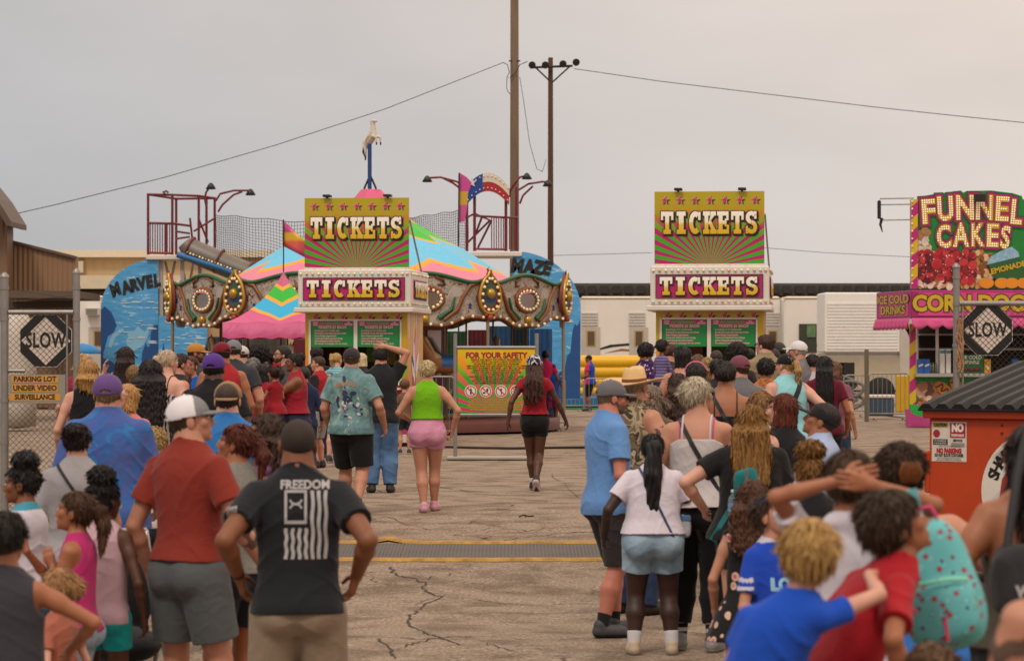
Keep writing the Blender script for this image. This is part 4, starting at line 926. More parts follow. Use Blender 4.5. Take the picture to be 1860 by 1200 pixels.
# ribbed white box trailer
bt = empty('box_trailer', (P(1580, HY, 94).x, 94, 0), 0, 'white ribbed box trailer parked left of the funnel cake stand', 'trailer')
mb = wmb(bt); a, b = P(1498, 640, 94), P(1672, 531, 94); mb.box(a.x, b.x, 94, 96.4, a.z, b.z, bev=.04)
for k in range(15): z = a.z+.12+k*.105; mb.box(a.x+.08, P(1630, 0, 94).x, 93.975, 94.0, z, z+.07)
mb.build('body', mat('box_white', 'DEDAD4', .45, var=.08), bt)
mb = wmb(bt); p = P(1634, 700, 94); mb.box(p.x, p.x+.5, 93.95, 94.01, .9, b.z-.1, bev=.02); mb.build('door', mat('door_white', 'B2AAA0', .5), bt)
mb = wmb(bt); mb.box(a.x, b.x+.6, 94.1, 96.2, a.z-.16, a.z-.02); mb.build('chassis', mat('chassis_grey', '9A948C', .5), bt)
for px_ in (1520, 1540): 
    p = P(px_, HY, 94); mb = wmb(bt); mb.box(p.x-.25, p.x+.25, 94.2, 94.5, .6, 1.45); mb.build('mud_flap', mat('rubber', '1A1918', .8), bt)
mb = wmb(bt); mb.T = mb.T @ Matrix.Translation((P(1600, HY, 94).x, 93.98, .48)) @ Matrix.Rotation(R(90), 4, 'X'); mb.lathe([(.01, 0), (.2, .02), (.22, 0), (.46, 0), (.48, -.05), (.48, -.25), (.01, -.26)], n=24); mb.build('wheel', mat('tyre', '1C1B1A', .85), bt)
# trailer with air conditioner, left
t3 = trailer('white camper trailer with a wall air conditioner left of the maze board', 40, 186, 536, 716, 88, 2.4, doors=(165,), stripe=False)
mb = wmb(t3); p, q = P(158, 572, 88), P(182, 560, 88); mb.box(p.x, q.x, 87.6, 88, p.z, q.z)
for k in range(4): mb.box(p.x+.03, q.x-.03, 87.585, 87.6, p.z+.03+k*.045, p.z+.05+k*.045, 1)
mb.build('air_conditioner', [mat('ac_white', 'C0BAB0', .5), mat('ac_grey', '6A645C', .6)], t3)
# blue awning umbrella
um = empty('blue_umbrella', (P(150, HY, 80).x, 80, 0), 0, 'small blue sun umbrella open beside the white trailer at left', 'umbrella')
MB().lathe([(.02, .30), (.35, .22), (.62, .02), (.60, .0), (.02, .2)], (0, 0, 1.72), 8).build('canopy', mat('um_blue', '1E78B4', .6), um); MB().tube([(0, 0, 0), (0, 0, 1.95)], .02).build('pole', mat('alu', '9A9894', .35, .6), um)
# yellow inflatable
inf = empty('yellow_inflatable', (P(1085, HY, 89).x, 89, 0), 0, 'yellow and blue inflatable slide wall behind the steel barriers', 'inflatable')
for k, (ya, yb) in enumerate(((646, 668), (664, 686), (683, 704), (701, 720))):
    mb = wmb(inf); a, b = P(1014, yb, 89), P(1172, ya, 89); r_ = (b.z-a.z)/2+.02; mb.tube([(a.x+.15, 89, (a.z+b.z)/2), (a.x+.6, 88.96, (a.z+b.z)/2), ((a.x+b.x)/2, 89.03, (a.z+b.z)/2-.01), (b.x, 89, (a.z+b.z)/2)], [r_*.75, r_, r_, r_], 16); mb.build('air_tube', mat('inf_yellow', 'D9A400', .4, var=.1), inf)
mb = wmb(inf); a, b = P(1012, 741, 88.6), P(1176, 718, 88.6); mb.box(a.x, b.x, 88.2, 90, 0.02, b.z, bev=.08); mb.build('base', mat('inf_blue', '1D5F8E', .5), inf)
mb = wmb(inf); a, b = P(1010, 742, 88.2), P(1182, 738, 88.2); mb.box(a.x, b.x, 87.6, 88.19, 0.006, .05); mb.build('ground_mat', mat('inf_green', '1F7A3A', .7), inf)

# ---------------------------------------------------------------- poles and wires
def wood(name, c):
    m, nt, b = nodes_mat(name); L = nt.links; tc = _n(nt, 'ShaderNodeTexCoord'); mp = _n(nt, 'ShaderNodeMapping'); mp.inputs['Scale'].default_value = (22, 22, 1.2); L.new(tc.outputs['Object'], mp.inputs[0])
    n = _n(nt, 'ShaderNodeTexNoise'); n.inputs['Scale'].default_value = 1; n.inputs['Detail'].default_value = 6; L.new(mp.outputs[0], n.inputs['Vector']); cl = lin(c)
    mx = _n(nt, 'ShaderNodeMix', data_type='RGBA'); L.new(n.outputs[0], mx.inputs[0]); mx.inputs[6].default_value = (*[v*.45 for v in cl], 1); mx.inputs[7].default_value = (*[v*1.4 for v in cl], 1); L.new(mx.outputs[2], b.inputs['Base Color'])
    b.inputs['Roughness'].default_value = .9; bp = _n(nt, 'ShaderNodeBump'); bp.inputs['Strength'].default_value = .6; bp.inputs['Distance'].default_value = .02; L.new(n.outputs[0], bp.inputs['Height']); L.new(bp.outputs[0], b.inputs['Normal']); return m
d1 = 96; po = empty('utility_pole', (P(934.5, HY, d1).x, d1, 0), 0, 'tallest wooden utility pole, running up out of the frame', 'utility pole')
MB().lathe([(.17, 0), (.155, 6), (.135, 15.5), (.01, 15.6)], n=16).build('shaft', wood('wood_grey', '6E5A48'), po)
mb = wmb(po); z = P(0, 110, d1).z; mb.tube([P(924, 111, d1-.1), P(945, 111, d1-.1)], .025, 6); mb.build('bolt', mat('iron', '2A2826', .6, .4), po)
mb = wmb(po); mb.tube([P(914, 114, d1-.2), P(922, 118, d1-.2), P(925, 132, d1-.2), P(921, 140, d1-.2), P(927, 142, d1-.2), P(938, 130, d1-.2), P(944, 118, d1-.2), P(958, 112, d1-.2)], .014, 5); mb.tube([P(921, 140, d1-.2), P(920, 160, d1-.2), P(923, 168, d1-.2), P(929, 172, d1-.2)], .012, 5)
mb.tube([P(944, 140, d1-.2), P(952, 190, d1-.2), P(962, 260, d1-.2), P(975, 307, d1-.2), P(985, 312, d1), P(992, 290, d1+5)], .010, 5); mb.build('cable_loop', mat('cable_black', '1C1A19', .7), po)
d2 = 106; pp = empty('light_pole', (P(1000, HY, d2).x, d2, 0), 0, 'shorter dark wooden pole with a crossarm carrying floodlights', 'light pole')
MB().lathe([(.115, 0), (.11, 6), (.09, P(0, 105, d2).z), (.01, P(0, 104.6, d2).z)], n=14).build('shaft', wood('wood_dark', '4A2E20'), pp)
mb = wmb(pp)
mb.tube([P(963, 123, d2-.2), P(1040, 120, d2-.2)], .045, 6); mb.tube([P(972, 122, d2-.2), P(997, 146, d2-.1)], .03, 6); mb.tube([P(1036, 120, d2-.2), P(1003, 150, d2-.1)], .03, 6); mb.build('crossarm', mat('iron', '2A2826', .6, .4), pp)
for x, y in ((966, 118), (990, 118), (1022, 116), (1046, 113)):
    mb = wmb(pp); c = P(x, y, d2-.35); mb.T = mb.T @ Matrix.Translation(c) @ Matrix.Rotation(R(-35), 4, 'Y') @ Matrix.Rotation(R(110), 4, 'X'); mb.lathe([(.02, -.16), (.09, -.12), (.13, 0), (.14, .06), (.12, .07), (.01, .06)], n=14); mb.build('floodlight', mat('iron', '2A2826', .6, .4), pp)
def wire(pts, d, label, r=.013):
    mb = MB(); w = [P(x, y, dd) for (x, y), dd in zip(pts, d if isinstance(d, (list, tuple)) else [d]*len(pts))]; out = []
    for a, b in zip(w, w[1:]):
        for k in range(8): out.append(a.lerp(b, k/8))
    out.append(w[-1]); mb.tube(out, r, 5, cap=False); return tag(mb.build('overhead_wire', mat('cable_black', '1C1A19', .7)), label, 'wire')
wire([(914, 114), (700, 198), (500, 264), (300, 322), (100, 372), (-40, 404)], [95.8, 92, 88, 84, 80, 77], 'overhead wire sagging from the tall pole down to the left edge', .012)
wire([(1042, 125), (1200, 148), (1400, 172), (1600, 196), (1760, 213), (1900, 227)], [105.8, 104, 102, 100, 98, 96], 'overhead wire running from the crossarm out to the right edge', .014)
wire([(1004, 464), (1185, 459)], 108, 'thin low wire between the dark pole and the right ticket booth', .010)
wire([(1388, 450), (1500, 459), (1662, 467)], 108, 'thin low wire between the right ticket booth and the funnel cake sign', .010)

# ---------------------------------------------------------------- ticket booths
def uvburst(name, cz, nr, z0, z1, cols):
    """printed sunburst: rays from a point, each of two ray colours shading to another towards the top"""
    m, nt, b = nodes_mat(name); L = nt.links; tc = _n(nt, 'ShaderNodeTexCoord'); s = _n(nt, 'ShaderNodeSeparateXYZ'); L.new(tc.outputs['Object'], s.inputs[0])
    def M(op, a, b_=None): 
        q = _n(nt, 'ShaderNodeMath', operation=op)
        for i, v in enumerate((a, b_)):
            if v is None: continue
            if isinstance(v, (int, float)): q.inputs[i].default_value = v
            else: L.new(v, q.inputs[i])
        return q.outputs[0]
    an = M('ARCTAN2', M('SUBTRACT', s.outputs[2], cz), s.outputs[0]); st = M('GREATER_THAN', M('FRACT', M('MULTIPLY', an, nr/math.pi)), .5)
    t = _n(nt, 'ShaderNodeMapRange'); t.inputs[1].default_value = z0; t.inputs[2].default_value = z1; L.new(s.outputs[2], t.inputs[0])
    rs = []
    for stops in cols: r = ramp(nt, stops); L.new(t.outputs[0], r.inputs[0]); rs.append(r)
    mx = _n(nt, 'ShaderNodeMix', data_type='RGBA'); L.new(st, mx.inputs[0]); L.new(rs[0].outputs[0], mx.inputs[6]); L.new(rs[1].outputs[0], mx.inputs[7])
    L.new(mx.outputs[2], b.inputs['Base Color']); b.inputs['Roughness'].default_value = .35; return m
def gradm(name, stops, rough=.4):
    m, nt, b = nodes_mat(name); L = nt.links; tc = _n(nt, 'ShaderNodeTexCoord'); s = _n(nt, 'ShaderNodeSeparateXYZ'); L.new(tc.outputs['Generated'], s.inputs[0]); r = ramp(nt, stops); L.new(s.outputs[2], r.inputs[0])
    L.new(r.outputs[0], b.inputs['Base Color']); b.inputs['Roughness'].default_value = rough; return m
def arc(cx, cz, ro, so_, ri, si, a0, a1, n=14):
    o = [(cx+ro*math.cos(R(a0+(a1-a0)*k/n)), cz+so_*math.sin(R(a0+(a1-a0)*k/n))) for k in range(n+1)]; i = [(cx+ri*math.cos(R(a0+(a1-a0)*k/n)), cz+si*math.sin(R(a0+(a1-a0)*k/n))) for k in range(n+1)]
    return [[o[k], o[k+1], i[k+1], i[k]] for k in range(n)]
def rc_(x0, z0, x1, z1): return [(x0, z0), (x1, z0), (x1, z1), (x0, z1)]
SLAB = {'T': [rc_(0, .80, 1, 1), rc_(0, .62, .17, .80), rc_(.83, .62, 1, .80), rc_(.34, .19, .66, .80), rc_(.2, 0, .8, .19)],
        'I': [rc_(.14, .81, .86, 1), rc_(.30, .19, .70, .81), rc_(.14, 0, .86, .19)],
        'C': arc(.5, .5, .5, .51, .17, .27, 52, 308)+[rc_(.74, .62, .93, .98)],
        'K': [rc_(0, .81, .56, 1), rc_(.12, .19, .42, .81), rc_(0, 0, .52, .19), [(.42, .38), (.60, .81), (.92, .81), (.42, .52)], [(.44, .50), (.60, .62), (1.0, .19), (.66, .19)], rc_(.60, .81, 1.04, 1), rc_(.58, 0, 1.10, .19)],
        'E': [rc_(0, .81, .92, 1), rc_(.12, .19, .44, .81), rc_(0, 0, .96, .19), rc_(.74, .60, .92, .81), rc_(.78, .19, .96, .40), rc_(.44, .41, .62, .59), rc_(.62, .33, .76, .67)],
        'S': arc(.48, .72, .44, .29, .14, .10, 20, 270)+arc(.50, .29, .46, .30, .16, .11, -160, 90)+[rc_(.72, .66, .90, 1.0), rc_(.04, 0, .22, .34)]}
def slab_text(word, x0, x1, z0, z1, y):
    n = len(word); w = (x1-x0)/n; gap = w*.06; fr, ou, sh = MB(), MB(), MB()
    for i, ch in enumerate(word):
        for j, pc in enumerate(SLAB[ch]):
            pts = [(x0+i*w+gap+u*(w-2*gap), z0+v*(z1-z0)) for u, v in pc]; e_ = .0006*(j % 7)
            fr.prism(pts, y-.03-e_, y-.012); cx = sum(p[0] for p in pts)/4; cz = sum(p[1] for p in pts)/4
            gr = [(p[0]+.016*(1 if p[0] > cx else -1), p[1]+.016*(1 if p[1] > cz else -1)) for p in pts]; ou.prism(gr, y-.014-e_, y-.008)
            sh.prism([(a+.022, b-.024) for a, b in gr], y-.0075-e_*.3, y-.004)
    return fr, ou, sh
def star(cx, cz, r, rot=0): return [(cx+(r if k % 2 == 0 else r*.42)*math.sin(math.pi*k/5+rot), cz+(r if k % 2 == 0 else r*.42)*math.cos(math.pi*k/5+rot)) for k in range(10)]
cream = mat('booth_white', 'D2CAC2', .45, var=.08); m_letter = gradm('letter_gold', [(0, 'C9A21A'), (.42, 'D8B43A'), (.55, 'E9DDBE'), (1, 'F0EAE2')]); m_blk = mat('sign_black', '1A1410', .5)
m_red = mat('star_red', 'B81E4A', .4); m_mag = mat('panel_magenta', 'B5106A', .35, var=.06); m_bulb = {c: mat('bulb_'+c, c, .15, var=.02) for c in ('E8E0C0', 'BFD8C8', 'E2B8A8', 'C9B68A')}
def lily(root, ox, oz, y, name='flower_print'):
    r = random.Random(5)
    for k, (c, a, L, w, bx, bz) in enumerate((('E6DCE0', -8, .62, .075, 0, .5), ('D77FB0', 4, .7, .07, .03, .62), ('E6DCE0', 22, .55, .07, .06, .38), ('2A3F8F', -30, .28, .05, -.06, .55), ('E9E4EA', -24, .40, .06, -.03, .30), ('8FB04A', 14, .5, .04, .02, .05), ('B5408A', -14, .45, .05, -.02, .0), ('6F9A30', -18, .38, .035, .04, -.1))):
        mb = MB(); u = (math.sin(R(a)), math.cos(R(a))); v = (u[1], -u[0]); pts = []
        for t in np.linspace(0, 1, 9): wd = w*math.sin(math.pi*t**.8); pts.append((bx+u[0]*L*t+v[0]*wd, bz+u[1]*L*t+v[1]*wd))
        for t in np.linspace(1, 0, 9)[1:-1]: wd = w*math.sin(math.pi*t**.8); pts.append((bx+u[0]*L*t-v[0]*wd, bz+u[1]*L*t-v[1]*wd))
        mb.prism([(ox+p, oz+q) for p, q in pts], y-.003-.001*k, y); o = mb.build('petal_print', mat('petal_'+c, c, .4), root)
        yield o
def booth(x, d, label):
    c = P(x, HY, d); r = empty('ticket_booth', (c.x, d, 0), R(-6.3), label, 'ticket booth', 'ticket booths')
    W2, D_ = .935, 2.0; zb = .22
    # body walls round a window opening
    lower = uvburst('booth_burst', .2, 9, .3, 2.0, ([(0, 'B5106A'), (.45, 'C2473A'), (.7, 'D07A20'), (1, 'B99A10')], [(0, '2F9A20'), (.45, '4FA41C'), (.75, '9C9A14'), (1, 'B99A10')]))
    mb = MB(); wl, wr, w0, w1 = -.83, .80, 1.08, 2.27
    mb.box(-W2, wl, 0, .06, zb, 2.42); mb.box(wr, W2, 0, .06, zb, 2.42); mb.box(wl, wr, 0, .06, zb, w0); mb.box(wl, wr, 0, .06, w1, 2.42); mb.build('front_wall', lower, r)
    mb = MB(); mb.box(-W2, -W2+.05, .061, D_, zb, 2.42); mb.box(W2-.05, W2, .061, D_, zb, 2.42); mb.box(-W2+.051, W2-.051, D_-.05, D_, zb, 2.42)
    sw_ = mb.build('side_wall', gradm('booth_side', [(0, 'B5306A'), (.3, 'C06A50'), (.6, 'C89A4A'), (1, 'C9A04E')]), r)
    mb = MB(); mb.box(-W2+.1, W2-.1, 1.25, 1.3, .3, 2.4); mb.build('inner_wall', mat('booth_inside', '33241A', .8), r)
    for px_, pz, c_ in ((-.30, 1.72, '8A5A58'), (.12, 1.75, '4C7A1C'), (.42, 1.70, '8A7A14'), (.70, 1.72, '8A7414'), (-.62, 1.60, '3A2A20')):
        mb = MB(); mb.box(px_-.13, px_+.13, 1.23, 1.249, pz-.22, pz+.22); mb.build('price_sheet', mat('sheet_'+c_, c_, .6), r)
    mb = MB(); mb.box(wl-.02, wr+.02, -.02, .03, w0-.04, w0); mb.box(wl-.02, wr+.02, -.02, .03, w1, w1+.03); mb.box(wl-.04, wl, -.02, .03, w0-.04, w1+.03); mb.box(wr, wr+.03, -.02, .03, w0-.04, w1+.03); mb.box(-.045, .025, -.02, .03, w0, w1); mb.box(wl-.04, wr+.03, -.28, -.021, w0-.05, w0-.02); mb.build('window_frame', cream, r)
    for sx_ in (-1, 1):
        a, b = (wl+.01, -.055) if sx_ < 0 else (.035, wr-.01); cx = (a+b)/2
        mb = MB(); mb.box(a, b, -.012, .0, 1.80, w1-.01); bo = mb.build('menu_board', mat('menu_green', '0E7A38', .4, var=.05), r)
        mb = MB(); mb.box(a+.005, b-.005, -.0155, -.0125, w1-.085, w1-.015); mb.build('header', m_mag, bo)
        mb = MB()
        put_text(mb, 'CASH\nSALE', a+.075, w1-.048, -.018, .038, off=.0012); put_text(mb, 'NO\nREFUNDS', b-.085, w1-.048, -.018, .034, off=.0012); mb.build('lettering', mat('ink_white', 'D8CCC8', .5), bo)
        mb = MB(); put_text(mb, 'ATTENTION', cx-.02, w1-.05, -.018, .075, off=.003); mb.build('lettering', mat('ink_green', '1FA050', .5), bo)
        mb = MB(); put_text(mb, 'TICKETS $1 EACH', cx, w1-.115, -.015, .065, off=.003)
        for k, tx in enumerate(('Everything is 3 to 7 tickets each.', 'Everybody on any ride must have tickets', 'Exact change is appreciated.', 'Count your tickets and your change', 'before leaving the ticket window.', 'No refunds or exchanges. No rain checks.')):
            put_text(mb, tx, a+.06, w1-.175-k*.047, -.015, .044, off=.0012, align='LEFT', sx=.80)
        mb.build('lettering', mat('ink_pink', 'E09AA8', .5), bo)
    mb = MB()
    for k in range(7): mb.prism(star(-.74+k*.25, 2.335, .085), -.005, 0)
    mb.prism(star(0, 2.335, .001), -.005, 0)
    for k in range(7):
        for dx, dz, rr, mi, yy in ((.03, -.02, .098, 1, -.0035), (0, 0, .094, 2, -.0055), (0, 0, .064, 0, -.0075)): pass
    for k in range(7):
        x_ = -.74+k*.25
        for nm, dx, dz, rr, mm_, y0 in (('star_shadow', .028, -.018, .082, m_blk, -.004), ('star', 0, 0, .080, mat('star_rim', 'D9A0A0', .4), -.0065)):
            s_ = MB().prism(star(x_+dx, 2.335+dz, rr), y0, y0+.003).build(nm, mm_, r)
        MB().prism(star(x_, 2.335, .058), -.010, -.007).build('star_face', m_red, s_)
    # eave and marquee
    MB().box(-W2-.15, W2+.15, -.34, D_+.05, 2.42, 2.51, bev=.015).build('eave', cream, r)
    mq = MB().box(-W2-.08, W2+.10, -.28, D_, 2.512, 3.19, bev=.02).build('marquee', cream, r)
    MB().box(-W2+.03, W2-.02, -.288, -.281, 2.64, 3.04).build('panel', m_mag, mq)
    fb = MB(); z0, z1 = 2.632, 3.048
    for q in ((-W2+.01, -W2+.03, z0, z1), (W2-.02, W2, z0, z1), (-W2+.03, W2-.02, z0, z0+.015), (-W2+.03, W2-.02, z1-.015, z1)): fb.box(q[0], q[1], -.296, -.289, q[2], q[3])
    fb.build('panel_rim', mat('rim_dark', '5A3A34', .5), mq)
    for o_, nm, mm_ in zip(slab_text('TICKETS', -W2+.07, W2-.07, 2.69, 3.0, -.288), ('lettering', 'letter_outline', 'letter_shadow'), (m_letter, mat('outline_brown', '3A2410', .5), mat('shadow_mag', '5A0A30', .5))): o_.build(nm, mm_, mq)
    MB().box(W2+.101, W2+.107, .05, 1.75, 2.66, 3.02).build('panel', m_mag, mq)
    mb = MB(); mb.T = Matrix.Translation((W2+.108, .9, 0)) @ Matrix.Rotation(R(90), 4, 'Z')
    for o_, mm_ in zip(slab_text('TICKETS', -.78, .78, 2.70, 2.98, 0), (m_letter, m_blk, m_blk)):
        o2 = MB(); o2.T = mb.T; o2.add(o_.v, o_.f); o2.build('lettering', mm_, mq)
    b0 = MB().ball((0, 0, 0), .026, 10, 6).build('bulb', m_bulb['E8E0C0'], mq); b0.location = (-W2-.03, -.295, 3.115); kk = 0
    cols_ = ['E8E0C0', 'BFD8C8', 'E2B8A8', 'E8E0C0', 'C9B68A']; rr_ = random.Random(int(x)); protos = {'E8E0C0': b0}
    for c_ in cols_:
        if c_ not in protos: o_ = b0.copy(); o_.data = b0.data.copy(); o_.data.materials[0] = m_bulb[c_]; protos[c_] = o_; col.objects.link(o_); o_.location = (-W2-.03, -.295, 2.575) if c_ == 'BFD8C8' else (W2+.04, -.295, 3.115 if c_ == 'E2B8A8' else 2.575)
    for zr in (3.115, 2.575):
        for k in range(1, 18):
            o_ = protos[rr_.choice(cols_)].copy(); col.objects.link(o_); o_.location = (-W2-.03+k*.109, -.295, zr); kk += 1
        for k in range(9):
            o_ = protos[rr_.choice(cols_)].copy(); col.objects.link(o_); o_.location = (W2+.115, -.12+k*.24, zr)
    # upper sign
    us = MB().box(-W2-.03, W2+.01, .10, .16, 3.24, 4.50).build('upper_sign', uvburst('sign_burst', 3.18, 20, 3.25, 4.5, ([(0, 'A8105E'), (.48, 'A8185A'), (.68, 'C07A1A'), (.85, 'AE9A10'), (1, 'AC9A10')], [(0, '2E9A14'), (.35, '3E9A14'), (.55, '7C9A10'), (.75, 'A89810'), (1, 'AC9A10')])), r)
    MB().box(-W2-.03, W2+.01, .05, .2, 3.192, 3.238).build('ledge', cream, r)
    for k in range(14): MB().ball((-W2+.02+k*.14, .045, 3.215), .014, 8, 5).build('bulb', m_bulb['E2B8A8' if k % 2 else 'E8E0C0'], r)
    for o_, nm, mm_ in zip(slab_text('TICKETS', -W2+.07, W2-.09, 3.76, 4.15, .10), ('lettering', 'letter_outline', 'letter_shadow'), (m_letter, mat('outline_brown', '3A2410', .5), m_blk)): o_.build(nm, mm_, us)
    for k in range(7):
        x_ = -.79+k*.262
        for nm, dx, dz, rr, mm_, y0 in (('star_shadow', .028, -.018, .082, mat('star_shade', '4A3A0A', .5), .096), ('star', 0, 0, .080, mat('star_rim', 'D9A0A0', .4), .093)):
            s_ = MB().prism(star(x_+dx, 4.35+dz, rr), y0, y0+.003).build(nm, mm_, us)
        MB().prism(star(x_, 4.35, .058), .089, .092).build('star_face', m_red, s_)
    for x_ in (-.55, .56):
        f_ = MB(); f_.box(x_-.07, x_+.07, .0, .22, 4.515, 4.56, bev=.01); f_.box(x_-.02, x_+.02, .1, .14, 4.49, 4.515); f_.build('floodlight', mat('lamp_black', '141312', .5), r)
    for s_ in (-1, 1): MB().tube([(s_*(W2+.02), .15, 4.1), (s_*(W2+.02)+.05, 1.3, 3.19)], .018, 6).build('brace', mat('alu', '9A9894', .35, .6), r)
    # graphics and base
    fl = MB(); fl.T = Matrix.Translation((W2+.004, .62, .0)) @ Matrix.Rotation(R(90), 4, 'Z')
    for o_ in lily(r, 0, .85, 0): o_.matrix_local = Matrix.Translation((W2+.005, .9, 0)) @ Matrix.Rotation(R(90), 4, 'Z') @ Matrix.Diagonal((1.9, 1, 1, 1))
    for k in range(6): MB().box(W2+.001, W2+.004, .12+k*.30, .24+k*.30, 1.95, 2.42).build('side_stripe', mat('pastel_%d' % (k % 3), ('D9C0B0', 'C79AB0', 'D6C27A')[k % 3], .4), r)
    MB().box(.56, .86, -.03, 0, .92, 1.10, bev=.008).build('notice_box', mat('notice_red', '9A1420', .4), r)
    MB().box(.55, .87, -.05, 0, 1.105, 1.19, bev=.01).build('notice_cap', cream, r)
    pb = MB().prism([(.62, .42), (.88, .42), (.88, .66), (.84, .72), (.66, .66)], -.004, -.001).build('notice', mat('notice_green', '3FA41E', .4), r)
    mb = MB(); put_text(mb, 'NO\nREFUNDS', .75, .55, -.007, .085, off=.004); mb.build('lettering', m_blk, pb)
    MB().box(-W2-.03, W2+.03, -.04, D_, .07, .218, bev=.01).build('base', mat('booth_base', 'BEB4A8', .5), r)
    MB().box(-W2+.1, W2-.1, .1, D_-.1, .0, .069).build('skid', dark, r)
    return r
booth(647, 51, 'ticket booth on the left, in front of the carousel, crowned by its sunburst sign')
booth(1289, 49, 'ticket booth on the right, standing alone before the white trailers')

# ---------------------------------------------------------------- safety sign
ds = 44.3; ss = empty('safety_sign', (P(898, HY, ds).x, ds, 0), 0, 'portable safety rules sign on galvanised posts with a flat steel base', 'sign')
galv = mat('galvanised', '8E8A86', .45, .55, var=.2, vscale=8)
for x in (827, 975): mb = wmb(ss); a = P(x, 605, ds); mb.tube([(a.x, ds, .06), (a.x, ds, a.z)], .030, 10); mb.build('post', galv, ss)
mb = wmb(ss)
for y_ in (631, 753): a, b = P(829, y_, ds), P(974, y_, ds); mb.tube([(a.x, ds, a.z), (b.x, ds, a.z)], .027, 8)
mb.build('rail', galv, ss)
mb = wmb(ss); a, b = P(812, 837, ds), P(962, 832, ds); mb.box(a.x, b.x, ds-.30, ds+.35, .012, .055, bev=.01); mb.build('base_plate', mat('plate', '9C948A', .6, .3), ss)
a, b = P(831, 750, ds), P(972, 634, ds); Wp, Hp = (b.x-a.x), b.z-a.z
pn = MB(); pn.T = Matrix.Translation((a.x+Wp/2-ss.location.x, 0, a.z)); pn.box(-Wp/2, Wp/2, -.008, .008, 0, Hp)
pan = MB().box(-Wp/2, Wp/2, -.008, .008, 0, Hp).build('panel', uvburst('safety_burst', -.02, 15, 0, Hp, ([(0, 'C0206A'), (.5, 'D05A50'), (.75, 'E08A20'), (1, 'D8B400')], [(0, '0E9A1E'), (.55, '2EA01A'), (.8, 'B8B010'), (1, 'D8B400')])), ss); pan.location = (a.x+Wp/2-ss.location.x, 0, a.z)
mb = MB(); put_text(mb, 'FOR YOUR SAFETY', 0, Hp-.10, -.011, .122, off=.006, sx=.93); mb.build('lettering', mat('ink_maroon', '8E1420', .5), pan)
mb = MB()
for k, tx in enumerate(('OBSERVE AGE HEIGHT AND WEIGHT REQUIREMENTS', 'DO NOT RIDE IF YOU HAVE A HEART CONDITION', 'OR ARE PREGNANT OR HAVE BACK PROBLEMS', 'KEEP HANDS ARMS AND LEGS INSIDE THE RIDE AT ALL TIMES', 'USE SAFETY EQUIPMENT PROVIDED - SEAT BELT OR LAP BAR', 'REMAIN SEATED WHILE THE RIDE IS IN MOTION', 'WATCH THE RIDE IN OPERATION AND MAKE SURE', 'YOU WANT TO RIDE BEFORE YOU GET ON', 'CHILDREN MUST BE ABLE TO SIT WITH SUPPORT ALONE', 'AND MUST BE TALL ENOUGH FOR THIS RIDE', 'DO NOT FORCE RELUCTANT CHILDREN TO RIDE', 'NO CAMERAS PHONES OR LOOSE ARTICLES')): put_text(mb, tx, 0, Hp-.165-k*.0335, -.011, .033, off=.0010, sx=1.02)
mb.build('small_lettering', mat('ink_brown', '4A1A14', .5), pan)
mb = MB()
for k, tx in enumerate(('NOTICE - THIS RIDE HAS HEIGHT AND AGE LIMITS', 'RIDERS MUST OBEY ALL POSTED RULES AND OPERATOR', 'INSTRUCTIONS. FAILURE TO DO SO MAY CAUSE INJURY', 'REPORT ANY INJURY TO THE RIDE OPERATOR AT ONCE', 'BEFORE LEAVING THE RIDE. THANK YOU FOR YOUR')): put_text(mb, tx, .02, .215-k*.040, -.011, .037, off=.0012, sx=.98)
mb.build('small_lettering', mat('ink_gold', 'B89018', .5), pan)
for k, x_ in enumerate((-.40, -.165, .075, .31)):
    cx, cz, rr = x_, .345, .098
    di = MB().prism([(cx+rr*math.cos(t), cz+rr*math.sin(t)) for t in np.linspace(0, 2*math.pi, 29)[:-1]], -.0105, -.0085).build('pictogram', mat('ink_offwhite', 'DAD2C8', .5), pan)
    mb = MB(); 
    for q in arc(cx, cz, rr*.86, rr*.86, rr*.72, rr*.72, 0, 360, 28): mb.prism(q, -.0135, -.0115)
    mb.prism([(cx-rr*.62, cz+rr*.50), (cx-rr*.50, cz+rr*.62), (cx+rr*.62, cz-rr*.50), (cx+rr*.50, cz-rr*.62)], -.0142, -.0118); mb.build('prohibition_ring', mat('ink_red', 'A81C28', .5), di)
    mb = MB(); S_ = lambda pts: mb.prism([(cx+u*rr, cz+v*rr) for u, v in pts], -.0112, -.0106)
    if k == 0: S_([(-.10, .5), (.10, .5), (.10, .32), (-.10, .32)]); S_([(-.2, .28), (.2, .28), (.16, -.05), (-.16, -.05)]); S_([(-.14, -.06), (.14, -.06), (.12, -.55), (-.12, -.55)])
    if k == 1: S_([(.05, .4), (.45, .4), (.35, -.1), (.15, -.1)]); S_([(-.5, -.15), (-.05, -.15), (-.05, -.4), (-.5, -.4)])
    if k == 2: S_([(-.2, .35), (.15, .42), (.15, .1), (-.15, .05)]); S_([(-.05, .05), (.15, .05), (.1, -.6), (-.05, -.6)])
    if k == 3: S_([(-.6, .02), (.4, .02), (.4, -.1), (-.6, -.1)]); S_([(.1, .15), (.35, .45), (.42, .4), (.2, .12)])
    mb.build('pictogram_figure', m_blk, di)
